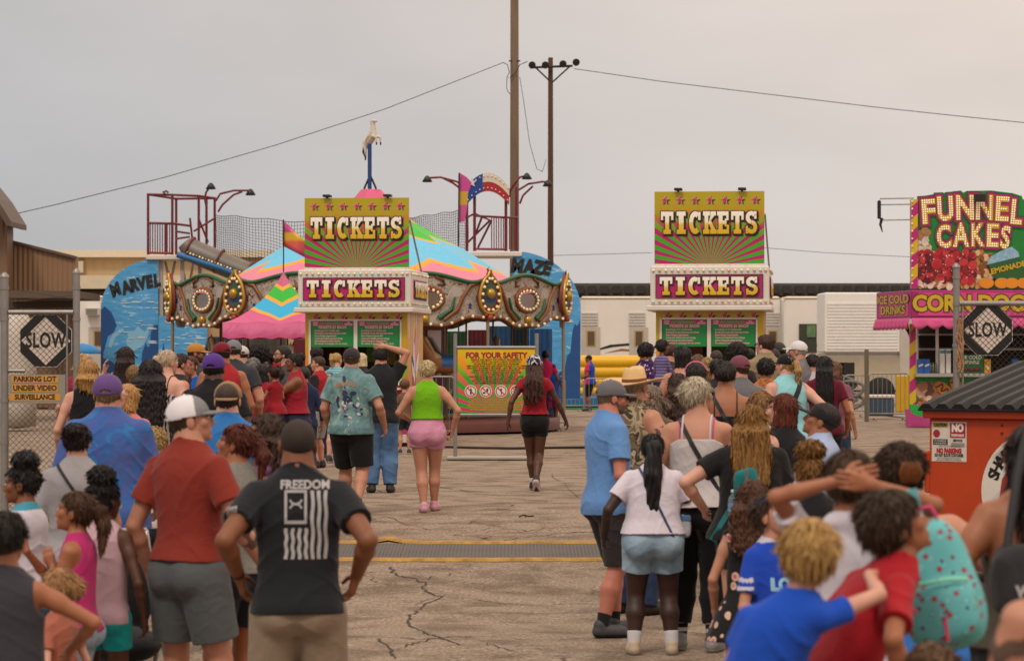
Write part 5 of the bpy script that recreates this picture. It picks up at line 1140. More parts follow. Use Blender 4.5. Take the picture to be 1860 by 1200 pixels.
# ---------------------------------------------------------------- carousel
def horse_mesh():
    k = .04
    pr = [(*_el((0, 0, 0), (.15, .36, .17)), k), (*_el((0, .25, .03), (.13, .16, .19)), k), (*_el((0, -.27, .03), (.14, .17, .18)), k), (*_rc((0, .32, .10), (0, .52, .42), .12, .075), k), (*_rc((0, .53, .45), (0, .72, .30), .075, .045), .02),
          (*_rc((0, .50, .48), (0, .50, .58), .03, .01), .01), (*_rc((0, .45, .47), (0, .26, .16), .05, .05), .02)]
    for s in (-1, 1):
        pr += [(*_rc((s*.08, .30, -.08), (s*.09, .48, -.26), .06, .038), .02), (*_rc((s*.09, .48, -.26), (s*.09, .36, -.50), .036, .03), .01), (*_rc((s*.08, -.32, -.05), (s*.09, -.40, -.30), .075, .042), .02), (*_rc((s*.09, -.40, -.30), (s*.09, -.56, -.50), .038, .03), .01)]
    pr += [(*_rc((0, -.42, .08), (0, -.62, -.10), .05, .05), .02), (*_rc((0, -.62, -.10), (0, -.64, -.34), .05, .02), .01)]
    lo, hi = bounds(pr); v, f = evaluate(pr, lo, hi, .018); c = v[f[:, 0]]
    mi = np.zeros(len(f), int); mi[(np.abs(c[:, 1]) < .16) & (c[:, 2] > -.04)] = 1; mi[(c[:, 1] < -.44)] = 2; mi[(c[:, 2] > .12) & (c[:, 1] < c[:, 2]*.55+.20) & (c[:, 1] > .15)] = 2; mi[c[:, 2] < -.44] = 2
    return v, f, mi
HV, HF, HMI = horse_mesh()
def canopy_mat(name, stops, zig):
    m, nt, b = nodes_mat(name); L = nt.links; a = _n(nt, 'ShaderNodeAttribute', attribute_name='tt'); r = ramp(nt, stops, 'CONSTANT'); L.new(a.outputs['Fac'], r.inputs[0])
    L.new(r.outputs[0], b.inputs['Base Color']); b.inputs['Roughness'].default_value = .55; tc = _n(nt, 'ShaderNodeTexCoord'); n = _n(nt, 'ShaderNodeTexNoise'); n.inputs['Scale'].default_value = 2.5; n.inputs['Detail'].default_value = 3; n.inputs['Distortion'].default_value = 1
    L.new(tc.outputs['Object'], n.inputs['Vector']); bp = _n(nt, 'ShaderNodeBump'); bp.inputs['Strength'].default_value = .5; bp.inputs['Distance'].default_value = .08; L.new(n.outputs[0], bp.inputs['Height']); L.new(bp.outputs[0], b.inputs['Normal']); return m
def attr_mesh(name, V, Fq, T, m, root):
    o = np_mesh(name, V, Fq, m, root); at = o.data.attributes.new('tt', 'FLOAT', 'POINT'); at.data.foreach_set('value', np.asarray(T, np.float32)); return o
def ornate():
    m, nt, b = nodes_mat('board_ornate'); L = nt.links; tc = _n(nt, 'ShaderNodeTexCoord'); n = _n(nt, 'ShaderNodeTexNoise'); n.inputs['Scale'].default_value = 3.4; n.inputs['Detail'].default_value = 1; n.inputs['Distortion'].default_value = 2.2; L.new(tc.outputs['Object'], n.inputs['Vector'])
    r = ramp(nt, [(0, 'A8A098'), (.44, '6A3A18'), (.465, 'B08A34'), (.48, 'A8A098'), (.545, '1A4A30'), (.57, 'A8A098'), (.62, '6A3A18'), (.645, 'A8A098'), (.70, '8A2A24'), (.72, 'B08A34')], 'CONSTANT'); L.new(n.outputs[0], r.inputs[0]); L.new(r.outputs[0], b.inputs['Base Color']); b.inputs['Roughness'].default_value = .45; return m
dc = 62.0; ca = empty('carousel', (P(674, HY, dc).x, dc, 0), 0, 'carousel with a striped cone canopy and mirrored rounding boards behind the left booth', 'carousel')
Rc, N = 4.40, 10
prof = [(.22, 5.30), (.5, 4.97), (.92, 4.60), (1.5, 4.27), (2.1, 3.95), (2.7, 3.58), (3.2, 3.24), (3.8, 3.02), (4.38, 2.98)]
V_, F_, T_ = [], [], []; NU, NV = 14, 22
for g in range(N):
    a0 = 2*math.pi*(g+.5)/N; b0_ = len(V_)
    for j in range(NV+1):
        t = j/NV; r_ = .22+(4.38-.22)*t; z = np.interp(r_, [p[0] for p in prof], [p[1] for p in prof])
        for i in range(NU+1):
            u = i/NU; an = a0+2*math.pi/N*u; ch = math.cos(math.pi/N)/math.cos(2*math.pi/N*(u-.5)); rr = r_*ch; V_.append((rr*math.sin(an), -rr*math.cos(an), z-.10*t*math.sin(math.pi*u))); zz = abs(2*u-1)*t; T_.append(min(.999, t*.9+.10*(1-abs(2*u-1))*min(1, t*3)))
    for j in range(NV):
        for i in range(NU): q = b0_+j*(NU+1)+i; F_.append((q, q+NU+1, q+NU+2, q+1))
st = [(0, 'C8507A'), (.15, 'D89A18'), (.175, '35B030'), (.34, 'D89A18'), (.365, '5FB4D8'), (.56, 'D89A18'), (.59, 'D87892'), (.97, 'D87892')]
cn = attr_mesh('canopy', V_, F_, T_, canopy_mat('canopy_stripes', st, 0), ca)
brown = mat('carved_brown', '7A4418', .45); gold = mat('carved_gold', 'B08A34', .3, .5); grn = mat('carved_green', '17552F', .45); bwh = ornate(); mirror = mat('mirror', '9A8A80', .12, .85); red = mat('steel_red', '6A1420', .45); bulbw = mat('bulb_warm', 'E8D8B0', .2, emit=.12, var=0); bblue = mat('carved_blue', '1F2F7A', .4)
b_ball = MB().ball((0, 0, 0), .034, 8, 5).build('bulb', bulbw); first = [b_ball]
def bulb_at(loc, parent):
    if first: o = first.pop()
    else: o = b_ball.copy(); col.objects.link(o)
    o.parent = parent; o.location = loc; return o
for g in range(N):
    an = 2*math.pi*(g+.5)/N; hw = Rc*math.sin(math.pi/N); ap = Rc*math.cos(math.pi/N); vis = math.cos(an) > .2
    M_ = Matrix.Rotation(an, 4, 'Z') @ Matrix.Translation((0, -ap, 0)); nseg = 24
    topz = lambda u: 3.12+.22*math.cos(u*math.pi/2)**2+.10*math.cos(u*math.pi)**8*(abs(u) > .5); botz = lambda u: 2.46-.20*math.cos(u*math.pi/2)**2+.03*math.cos(u*math.pi*3)
    xs_ = np.linspace(-1, 1, nseg+1); pts = [(x*hw, botz(x)) for x in xs_]+[(x*hw, topz(x)) for x in xs_[::-1]]
    bo = MB().prism(pts, -.03, .03).build('rounding_board', bwh, ca); bo.matrix_local = M_
    if not vis: continue
    mb = MB(); 
    for s in (1,): mb.tube([(x*hw, -.04, topz(x)+.005) for x in xs_], .045, 6)
    mb.build('carved_top', grn, bo)
    mb = MB(); mb.tube([(x*hw, -.04, botz(x)-.005) for x in xs_], .035, 6)
    for s in (-1, 1):
        mb.tube([(s*hw*.30, -.05, 2.38), (s*hw*.52, -.06, 2.60), (s*hw*.60, -.05, 2.85), (s*hw*.72, -.05, 3.10), (s*hw*.85, -.04, 3.14)], [.05, .045, .04, .045, .02], 7); mb.tube([(s*hw*.16, -.05, 3.28), (s*hw*.30, -.05, 3.20), (s*hw*.30, -.05, 3.10), (s*hw*.20, -.05, 3.12)], [.03, .03, .025, .015], 6)
    mb.build('scrollwork', brown, bo)
    for s in (-1, 1): MB().tube([(s*hw*.22, -.05, 2.42), (s*hw*.42, -.06, 2.60), (s*hw*.48, -.05, 2.86)], [.06, .035, .02], 6).build('garland', grn, bo)
    mb = MB(); ring = [(.40*math.cos(t), -.05, 2.82+.24*math.sin(t)) for t in np.linspace(0, 2*math.pi, 25)]; mb.tube(ring, .045, 6, cap=False); mr = mb.build('mirror_frame', brown, bo)
    MB().prism([(.36*math.cos(t), 2.82+.20*math.sin(t)) for t in np.linspace(0, 2*math.pi, 29)[:-1]], -.045, -.031).build('mirror', mirror, mr)
    for k in range(18): t = 2*math.pi*k/18; bulb_at((.35*math.cos(t), -.08, 2.82+.20*math.sin(t)), mr)
    mb = MB(); mb.ball((0, -.06, 2.40), .09, 10, 6, sz=1.1); mb.build('carved_mask', gold, bo)
    for k in range(12): x = -.92+k*1.84/11; bulb_at((x*hw, -.09, botz(x)+.01), bo)
    for s in (-1, 1):
        for k in range(2): 
            mb = MB(); cx = s*hw*(.72+.12*k); cz = 2.62+.16*k; mb.prism([(cx-.05, cz), (cx+.05, cz), (cx+.02, cz+.04), (cx+.04, cz+.08), (cx, cz+.12), (cx-.04, cz+.08), (cx-.02, cz+.04)], -.036, -.03); mb.build('blue_motif', bblue, bo)
for g in range(N):
    an = 2*math.pi*g/N; 
    if math.cos(an) < -.1: continue
    M_ = Matrix.Rotation(an, 4, 'Z') @ Matrix.Translation((0, -Rc-.06, 0))
    pts = []
    for t in np.linspace(0, 2*math.pi, 30)[:-1]: pts.append((.26*math.sin(t)*(1-.25*math.cos(t)), 2.92+.40*math.cos(t)+(.10 if abs(t) < .12 or abs(t-2*math.pi) < .12 else 0)))
    sh = MB().prism(pts, -.04, .05).build('shield', mat('shield_red', '7A2A24', .5), ca); sh.matrix_local = M_
    MB().tube([(p[0], -.05, p[1]) for p in pts+[pts[0]]], .035, 6, cap=False).build('shield_rim', gold, sh)
    MB().prism([(p[0]*.62, 2.92+(p[1]-2.92)*.62) for p in pts], -.05, -.041).build('shield_field', mat('shield_green', '2A5A40', .5), sh)
    mb = MB(); mb.ball((0, -.06, 2.93), .10, 12, 8, sz=1.15); mb.build('carved_mask', gold, sh)
    MB().prism([(.15*math.cos(t), 2.86+.11*math.sin(t)) for t in np.linspace(math.pi, 2*math.pi, 12)], -.058, -.052).build('collar', bblue, sh)
    mb = MB(); mb.tube([(0, -.03, 3.36), (-.06, -.03, 3.44), (0, -.03, 3.50), (.06, -.03, 3.44), (0, -.03, 3.36)], .022, 6, cap=False); mb.build('finial', bblue, sh)
    for k in range(14):
        t = 2*math.pi*(k+.5)/14; bulb_at((.205*math.sin(t)*(1-.25*math.cos(t)), -.075, 2.92+.33*math.cos(t)), sh)
    mb = MB(); mb.ball((0, -.04, 2.44), .07, 10, 6); mb.ball((-.09, -.03, 2.50), .05, 8, 5); mb.ball((.09, -.03, 2.50), .05, 8, 5); mb.build('rosette', mat('rosette_red', '9A3A30', .5), sh)
    mb = MB(); mb.tube([(0, .04, 2.42), (0, .04, .4)], .035, 8); pl = mb.build('outer_post', mat('post_cream', '8A7A5A', .4, .3), sh)
MB().lathe([(.01, .30), (4.1, .30), (4.15, .22), (4.15, .05)], n=40).build('platform', mat('deck_red', '5A2A22', .6), ca)
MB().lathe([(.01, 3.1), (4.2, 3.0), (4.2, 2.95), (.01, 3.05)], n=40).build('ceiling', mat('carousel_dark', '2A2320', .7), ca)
for k in range(12):
    a_ = 2*math.pi*k/12; mb = MB(); mb.T = Matrix.Rotation(a_, 4, 'Z') @ Matrix.Translation((0, -1.6, 0)); mb.box(-.41, .41, -.02, .02, .35, 3.0); cp = mb.build('centre_panel', mat('cpanel_%d' % (k % 4), ('1F6A3A', 'B08A20', '7A2030', '24508A')[k % 4], .4, var=.5, vscale=6), ca)
    mb = MB(); mb.T = Matrix.Rotation(a_, 4, 'Z') @ Matrix.Translation((0, -1.6, 0)); mb.box(-.28, .28, -.035, -.021, 1.2, 2.2); mb.build('mirror', mirror, cp)
hcols = ['C4B8AC', '8A5A34', 'D2C6B8', '6A4A3A', 'B8A890']; hk = []
for k in range(16):
    a_ = 2*math.pi*(k+.3)/16; rr = 3.55 if k % 2 else 2.7; z = 1.25+.25*math.sin(k*2.1); x, y = rr*math.sin(a_), -rr*math.cos(a_)
    if y > 1.8: continue
    ho_ = np_mesh('carousel_horse', HV*1.15, HF, [mat('horse_'+hcols[k % 5], hcols[k % 5], .35), mat('saddle_%d' % (k % 3), ('9A1C28', '1C5A9A', 'B07A18')[k % 3], .35), mat('mane_%d' % (k % 2), ('3A2418', 'B89A6A')[k % 2], .5)], ca, HMI); ho_.location = (x, y, z); ho_.rotation_euler.z = a_+R(90)
    MB().tube([(0, 0, .3-z), (0, 0, 3.0-z)], .022, 8).build('pole', mat('brass', '6A4A24', .35, .7), ho_)
# finial horse on its blue pole
MB().tube([(-.03, 0, 5.2), (-.03, 0, 6.38)], .045, 10).build('mast', mat('mast_blue', '163A78', .4), ca)
for s in (-1, 1): MB().tube([(s*.16-.02, 0, 5.18), (s*.12-.02, 0, 5.35), (-.02, 0, 5.62)], .022, 6).build('mast_strut', mat('iron', '2A2826', .6, .4), ca)
MB().lathe([(.26, 5.20), (.22, 5.25), (.02, 5.27)], n=16).build('cap_ring', mat('iron', '2A2826', .6, .4), ca)
fh = np_mesh('finial_horse', HV*.60, HF, [mat('horse_C4B8AC', 'C4B8AC', .35), mat('saddle_f', 'B08A18', .35), mat('mane_0', '3A2418', .5)], ca, HMI); fh.location = (-.02, 0, 6.40); fh.rotation_euler = (R(34), 0, R(215))
bk = empty('ride_backdrop', (P(860, HY, 69).x, 69, 0), 0, 'dark painted ride wall with red and blue drapes seen through the carousel', 'backdrop')
for k, (x0, x1, c, y0) in enumerate(((745, 812, '3A2A1E', 590), (812, 850, '1F4A2A', 600), (850, 886, '5A1A22', 596), (886, 930, '1C4468', 592), (930, 962, '14202C', 588), (962, 1004, '1A4A7A', 594), (440, 520, '4A443C', 606), (380, 440, '2A3A4A', 610))):
    mb = wmb(bk); a, b = P(x0, 700, 69), P(x1-1, y0, 69); n_ = 9
    vs = [(a.x+(b.x-a.x)*i/n_, 69+.06*(i % 2)+.002*k, z) for z in (.05, b.z-.02*(k % 3)) for i in range(n_+1)]; vs += [(p[0], p[1]+.05, p[2]) for p in vs]; m_ = n_+1
    mb.add(vs, [(i, i+1, m_+i+1, m_+i) for i in range(n_)]+[(2*m_+i+1, 2*m_+i, 3*m_+i, 3*m_+i+1) for i in range(n_)]+[(m_+i, m_+i+1, 3*m_+i+1, 3*m_+i) for i in range(n_)]); mb.build('drape', mat('drape_'+c, c, .8, var=.5, vscale=4), bk)
# ---------------------------------------------------------------- pop-up tent
dt = 55.0; te = empty('canopy_tent', (P(515, HY, dt).x, dt, 0), 0, 'pink pop up canopy with blue and green chevrons left of the ticket booth', 'canopy tent')
V_, F_, T_ = [], [], []; hw = 1.08
for sd_ in range(4):
    b0_ = len(V_); NU, NV = 16, 18
    for j in range(NV+1):
        t = j/NV
        for i in range(NU+1):
            u = -1+2*i/NU; ww = hw*(t**1.25*.92+.08*t); z = 3.32-(3.32-2.30)*(t**.72) if t < .999 else 2.30; z = 3.30-1.02*(1-(1-t)**1.45)
            x, y = u*ww, -ww; z -= .03*math.cos(u*9)*t*t*(1-abs(u)); q = Matrix.Rotation(sd_*math.pi/2, 3, 'Z') @ Vector((x, y, z)); V_.append(tuple(q)); T_.append(max(0.0, min(.999, t*.98-.30*abs(u)*t+.0)))
    for i in range(NU+1):
        u = -1+2*i/NU; q = Matrix.Rotation(sd_*math.pi/2, 3, 'Z') @ Vector((u*hw, -hw-.02*math.sin(i*1.7), 1.98+.02*math.cos(i*2.3))); V_.append(tuple(q)); T_.append(.97-.0*abs(u) if abs(u) < .2 else .05)
    for j in range(NV+1):
        for i in range(NU): q = b0_+j*(NU+1)+i; F_.append((q, q+NU+1, q+NU+2, q+1))
for k in range(len(T_)):                                   # valance and lower field pink
    pass
stt = [(0, 'B85078'), (.22, 'D89A18'), (.27, '18A824'), (.44, 'D89A18'), (.50, '1FA0CC'), (.72, 'D89A18'), (.78, 'C05080'), (1, 'C05080')]
# on the canopy the bands are V shaped: band value falls off to the sides
for sd_ in range(4):
    for j in range(19):
        for i in range(17):
            u = -1+2*i/16; t = j/18; k = sd_*(19*17+17)+j*17+i; T_[k] = min(.999, t*.88+abs(u)*.40*max(0, t-.05)+.02)
    for i in range(17): T_[sd_*(19*17+17)+19*17+i] = .98
attr_mesh('canopy', V_, F_, T_, canopy_mat('tent_chevrons', stt, 0), te)
for sx_ in (-1, 1):
    for sy_ in (-1, 1): MB().tube([(sx_*1.03, sy_*1.03, 0), (sx_*1.03, sy_*1.03, 2.25)], .022, 6).build('pole', mat('tent_steel', '5A5654', .4, .6), te)
MB().tube([(0, 0, 3.2), (0, 0, 4.30)], .012, 6).build('flag_pole', mat('iron', '2A2826', .6, .4), te)
fl = MB(); nn = 12
vs = []
for i in range(nn+1):
    u = i/nn
    for j in range(5): v = j/4; vs.append((u*.42, .06*math.sin(u*6+v), 4.28-u*.40-v*(.50-.18*u)))
fl.add(vs, [(i*5+j, i*5+j+1, (i+1)*5+j+1, (i+1)*5+j) for i in range(nn) for j in range(4)], 0, True)
fo = fl.build('flag', gradm('flag_grad', [(0, 'B0407A'), (.42, 'C85A3A'), (.5, 'C8A020'), (.66, 'C8A020'), (.7, 'B8407E'), (1, 'B8407E')]), te)
sv = fo.modifiers.new('thickness', 'SOLIDIFY'); sv.thickness = .004
# things under and behind the tent
for x, y0, c, nm in ((600, 0, '7A1C2C', 0), (548, 0, '5A1424', 0)):
    p = P(x, HY, 57.2); o = MB().box(-.16, .16, -.06, .06, .3, 2.0, bev=.03).build('hanging_cloth', mat('cloth_hang_'+c, c, .8)); o.location = (p.x, 57.2, 0); tag(o, {600: 'dark red cloth hanging behind the tent next to the booth', 548: 'maroon cloth hanging behind the pink tent'}[x], 'cloth')
# ---------------------------------------------------------------- fun house behind the carousel
df = 75.0; fh_ = empty('fun_house', (P(620, HY, df).x, df, 0), 0, 'two towered slide and maze fun house with blue painted boards behind the carousel', 'fun house')
def paint_mat(name):
    m, nt, b = nodes_mat(name); L = nt.links; tc = _n(nt, 'ShaderNodeTexCoord'); mp = _n(nt, 'ShaderNodeMapping'); mp.inputs['Scale'].default_value = (2.6, 1, 11); L.new(tc.outputs['Object'], mp.inputs[0])
    n = _n(nt, 'ShaderNodeTexNoise'); n.inputs['Scale'].default_value = 1; n.inputs['Detail'].default_value = 3; n.inputs['Distortion'].default_value = .8; L.new(mp.outputs[0], n.inputs['Vector'])
    r = ramp(nt, [(.30, '3C88BE'), (.52, '4A98CC'), (.62, '569FD0'), (.66, 'B8D0DC'), (.69, '569FD0')]); L.new(n.outputs[0], r.inputs[0]); L.new(r.outputs[0], b.inputs['Base Color']); b.inputs['Roughness'].default_value = .4; return m
pm_ = paint_mat('mural_paint'); navy = mat('mural_navy', '1A4A84', .4)
def arcpts(cx, cy, rx, ry, a0, a1, n=16): return [(cx+rx*math.cos(R(a)), cy-ry*math.sin(R(a))) for a in np.linspace(a0, a1, n)]
def ppoly(root, name, m, pts, d, dep, par=None):
    mb = wmb(root); mb.prism([(P(x, y, d).x, P(x, y, d).z) for x, y in pts], d, d+dep); return mb.build(name, m, par or root)
mL = ppoly(fh_, 'mural_board', pm_, arcpts(287, 562, 104, 92, 180, 90)+[(287, 725), (183, 725)], df, .10)
ppoly(fh_, 'painted_rock', navy, [(183, 700), (183, 563), (190, 556), (203, 568), (212, 590), (206, 604), (196, 610), (188, 640)], df-.006, .006, mL)
ppoly(fh_, 'painted_skyline', navy, [(240, 724), (242, 690), (256, 672), (258, 640), (262, 630), (264, 622), (268, 630), (272, 628), (274, 604), (277, 598), (280, 590), (287, 590), (287, 724)], df-.006, .006, mL)
ppoly(fh_, 'painted_ground', navy, [(183, 724), (183, 648), (200, 655), (220, 668), (240, 690), (240, 724)], df-.009, .003, mL)
for k, pts in enumerate(([(236, 640), (228, 618), (233, 612), (230, 602), (245, 600), (250, 592), (262, 602), (272, 596), (268, 612), (262, 625), (250, 634)], [(196, 628), (204, 606), (222, 596), (226, 600), (210, 612), (202, 632)])):
    ppoly(fh_, 'painted_cloud', mat('mural_cloud', '7FB4D2', .4), pts, df-.0045-.001*k, .004, mL)
mL2 = ppoly(fh_, 'mural_board', pm_, [(288, 574), (376, 574), (376, 725), (288, 725)], df-.35, .08)
ppoly(fh_, 'painted_skyline', navy, [(288, 724), (288, 646), (294, 640), (297, 622), (300, 640), (310, 648), (330, 652), (350, 660), (376, 664), (376, 724)], df-.356, .006, mL2)
mR = ppoly(fh_, 'mural_board', pm_, [(931, 725), (931, 456)]+arcpts(931, 562, 124, 106, 90, 0)+[(1054, 725)], df, .10)
ppoly(fh_, 'painted_skyline', navy, [(1054, 724), (1054, 580), (1049, 592), (1044, 588), (1040, 600), (1036, 640), (1030, 646), (1026, 668), (1000, 690), (996, 724)], df-.006, .006, mR)
for par, boxes in ((mL, (215, 282, 540, 640, df)), (mL2, (292, 372, 580, 640, df-.35)), (mR, (940, 1040, 510, 600, df))):
    rc0 = random.Random(4); mb = wmb(fh_); x0_, x1_, y0_, y1_, dm = boxes
    for k in range(22):
        p = P(rc0.uniform(x0_, x1_), rc0.uniform(y0_, y1_), dm); w_ = rc0.uniform(.05, .16); mb.add([(p.x+w_*math.cos(t), dm-.0135-.0003*k, p.z+w_*.22*math.sin(t)*(1 if t < math.pi else .4)) for t in np.linspace(0, 2*math.pi, 11)[:-1]], [tuple(range(10))])
    mb.build('painted_wisps', mat('mural_wisp', 'B8CCD6', .4), par)
for word, x0, y0, a0, rot, sz, m2, par in (('MARVEL', 212, 527, 10, 24, 23, 0, mL), ('MAZE', 941, 484, 0, -6, 26, 0, mR)):
    for li, (mm_, dx, dy, off) in enumerate(((mat('paint_green', '1F8A5A', .5), 1.2, 1.2, .012), (m_blk, 0, 0, .03))):
        mb = wmb(fh_); n_ = len(word)
        for i, ch in enumerate(word):
            sz_m = sz/F*df*1.28; x = x0+i*(sz*.60 if word == 'MARVEL' else sz*.62)+(3 if i else -3); y = y0-(i*4.6-.25*i*i if word == 'MARVEL' else -i*1.2)
            vs, fs = text_geo(ch, sz_m, off=off, sx=.78 if word == 'MARVEL' else .85, shear=.15); a = R((24-i*2.5) if word == 'MARVEL' else -4-2*i+6*math.sin(i*2))
            p = P(x+dx, y+dy, df); mb.add([(p.x+u*math.cos(a)-v*math.sin(a), df-.014-.004*li, p.z+u*math.sin(a)+v*math.cos(a)) for u, v in vs], fs)
        mb.build('lettering', mm_, par)
# decks, legs, towers
for (x0, x1, y) in ((266, 346, 463), (840, 948, 457)):
    mb = wmb(fh_); a, b = P(x0, y+9, df), P(x1, y, df); mb.box(a.x, b.x, df-.1, df+1.6, a.z, b.z, bev=.02); mb.build('deck', cream, fh_)
legm = mat('leg_white', 'A8A29A', .5)
for x in (291, 330, 362, 940): mb = wmb(fh_); a = P(x, 470, df); mb.box(a.x-.05, a.x+.05, df+.12, df+.24, 0, a.z); mb.build('leg', legm, fh_)
for x0, y0, x1, y1 in ((300, 474, 318, 560), (318, 474, 300, 560), (330, 474, 345, 560), (352, 476, 335, 560)): mb = wmb(fh_); mb.tube([P(x0, y0, df+.4), P(x1, y1, df+.4)], .035, 6); mb.build('brace', legm, fh_)
def rail(pts, d=df, r=.035, nm='railing', n=6, m=red): mb = wmb(fh_); [mb.tube([P(x, y, d+(q[2] if len(q) > 2 else 0)) for q in seg for x, y in [(q[0], q[1])]], r, n) for seg in pts]; return mb.build(nm, m, fh_)
for x, yt in ((269, 352), (301, 408), (313, 352), (320, 360), (361, 354), (375, 360), (390, 358)): rail([[(x, yt, .05 if x in (269, 313, 361) else 1.3), (x, 463, .05 if x in (269, 313, 361) else 1.3)]], r=.035, nm='tower_post')
rail([[(268, 353, .05), (313, 354, .05), (362, 356, .05), (392, 360, 1.3)], [(268, 353, .05), (320, 361, 1.3), (392, 360, 1.3)]], nm='top_frame', r=.032); rail([[(269, 405, .05), (313, 406, .05), (345, 410, .6)]], nm='hand_rail', r=.032); rail([[(269, 459, .05), (313, 460, .05)]], nm='foot_rail', r=.032)
rail([[(273+k*4.4, 406, .05), (273+k*4.4, 459, .05)] for k in range(9)], r=.014, nm='railing')
rail([[(318, 420, .8), (345, 424, .8)], [(318, 434, .8), (345, 430, .8)], [(345, 396, .9), (350, 440, .9)], [(352, 420, .9), (392, 395, 1.2)], [(360, 395, .9), (378, 440, 1.1)]], r=.028, nm='stair_rail')
for x, yt in ((848, 345), (862, 350), (919, 352), (938, 340)): rail([[(x, yt, .05 if x in (862, 919) else 1.2), (x, 456, .05 if x in (862, 919) else 1.2)]], r=.04, nm='tower_post')
rail([[(862, 392, .05), (919, 395, .05), (940, 395, 1.2)], [(862, 452, .05), (919, 453, .05)], [(848, 395, 1.2), (862, 388, .05), (890, 400, .6), (850, 440, 1)], [(875, 395, .3), (862, 430, .3)], [(893, 400, .3), (868, 450, .3)]], r=.03, nm='top_frame')
rail([[(893+k*4.3, 396, .05), (893+k*4.3, 453, .05)] for k in range(6)]+[[(921+k*4.3, 396, .6), (921+k*4.3, 453, .6)] for k in range(4)], r=.014)
# lamp arms
for pts, hd_ in (([(375, 375), (372, 362), (374, 350), (380, 341), (386, 338)], (383, 339)), ([(392, 365), (400, 352), (425, 346), (450, 346), (456, 348)], (455, 350)), ([(396, 385), (404, 372), (424, 354), (440, 348)], None), ([(300, 352), (296, 349), (302, 347), (306, 350)], None), ([(847, 342), (830, 330), (800, 322), (780, 323)], (776, 326)), ([(848, 362), (840, 345), (822, 332), (806, 324)], None), ([(922, 352), (932, 336), (944, 322), (956, 319)], (957, 321)), ([(926, 358), (926, 348), (938, 330)], None), ([(942, 345), (960, 334), (985, 330), (996, 331)], (995, 334)), ([(944, 370), (950, 355), (968, 338)], None)):
    rail([pts], r=.028, nm='lamp_arm')
    if hd_: mb = wmb(fh_); p = P(*hd_, df); mb.lathe([(.03, .10), (.07, .06), (.14, -.06), (.12, -.07), (.01, -.02)], p, 12); mb.build('lamp_head', mat('lamp_black', '141312', .5), fh_)
# slide tube
tp = [P(335, 440, df-.3), P(345, 452, df-.3), P(400, 476, df-.4), P(460, 500, df-.5), P(505, 520, df-.6)]
mb = wmb(fh_); mb.tube([p+Vector((0, 0, -.02)) for p in tp], [.20, .31, .31, .31, .31], 22); mb.build('slide_tube', mat('tube_grey', '6A625A', .45, var=.2), fh_)
for k in (0, 1, 2, 3):
    a, b = tp[1], tp[4]; c = a.lerp(b, k/3); ax = unit(b-a); u = unit(Vector((0, 1, 0))-ax*ax.y); w = ax.cross(u); mb = wmb(fh_); mb.tube([c+(u*math.cos(t)+w*math.sin(t))*.325 for t in np.linspace(0, 2*math.pi, 21)], .03, 6, cap=False); mb.build('tube_hoop', red, fh_)
for nm, m_, q, r_ in (('side_beam', mat('beam_blue', '2A6AA0', .45), [(322, 462), (400, 486), (480, 518)], .085), ('bulb_channel', mat('channel_dark', '2A2420', .5), [(338, 460), (400, 480), (480, 510)], .05)): mb = wmb(fh_); mb.tube([P(x, y, df-.75) for x, y in q], r_, 8); mb.build(nm, m_, fh_)
for k in range(26): t = k/25; mb = wmb(fh_); mb.ball(P(340+t*140, 458.5+t*52, df-.82), .03, 6, 4); mb.build('bulb', bulbw if k % 3 else gold, fh_)
# arched star panel
mb = wmb(fh_); c0 = P(886, 400, df); 
def arch(a0, a1, r0, r1, nm, m_, y=0):
    mb = wmb(fh_); cx, cy = 886, 420
    for k in range(10):
        b0, b1 = a0+(a1-a0)*k/10, a0+(a1-a0)*(k+1)/10; q = [(cx+r*.50*math.sin(R(b)), cy-r*math.cos(R(b))) for r, b in ((r0, b0), (r0, b1), (r1, b1), (r1, b0))]
        mb.prism([(P(x, yy, df).x, P(x, yy, df).z) for x, yy in q], df-.12-y, df-.04)
    return mb.build(nm, m_, fh_)
def archp(x0, x1, t0, t1, nm, m_):
    cv = lambda x: 314+30*((x-886)/42)**2
    xs2 = np.linspace(x0, x1, 9); pts = [(x, cv(x)+t0) for x in xs2]+[(x, cv(x)+t1) for x in xs2[::-1]]
    return ppoly(fh_, nm, m_, pts, df-.12, .08)
archp(845, 877, 0, 33, 'star_panel', mat('arch_blue', '163C8C', .4)); archp(877, 925, 0, 16, 'arch_panel', mat('arch_white', 'D0C6B4', .4)); archp(877, 925, 16, 33, 'arch_panel', mat('arch_red', 'A01C28', .4))
mb = wmb(fh_); p = P(857, 332, df); mb.prism(star(p.x, p.z, .14), df-.15, df-.12); mb.build('star', cream, fh_)
for k in range(11):
    x = 850+k*7.2
    for r_ in (5, 27): mb = wmb(fh_); mb.ball(P(x, 314+30*((x-886)/42)**2+r_, df-.14), .02, 6, 4); mb.build('bulb', m_bulb['E8E0C0'], fh_)
# banner beside the arch
bn = empty('feather_banner', (P(838, HY, 73).x, 73, 0), 0, 'pink and yellow vertical banner by the star arch on the right tower', 'banner')
ppoly(bn, 'cloth', gradm('banner_grad', [(0, 'B84A8A'), (.35, 'C0508A'), (.36, 'C09A2A'), (.62, 'C09A2A'), (.63, 'C0408A'), (1, 'B84A8A')]), [(834, 404), (833, 330), (835, 314), (848, 322), (857, 332), (850, 350), (848, 380), (844, 402)], 73, .03)
mb = wmb(bn); mb.tube([P(834, 314, 72.9), P(833, 420, 72.9), (P(833, 0, 72.9).x, 72.9, 0)], .02, 6); mb.build('pole', mat('iron', '2A2826', .6, .4), bn)
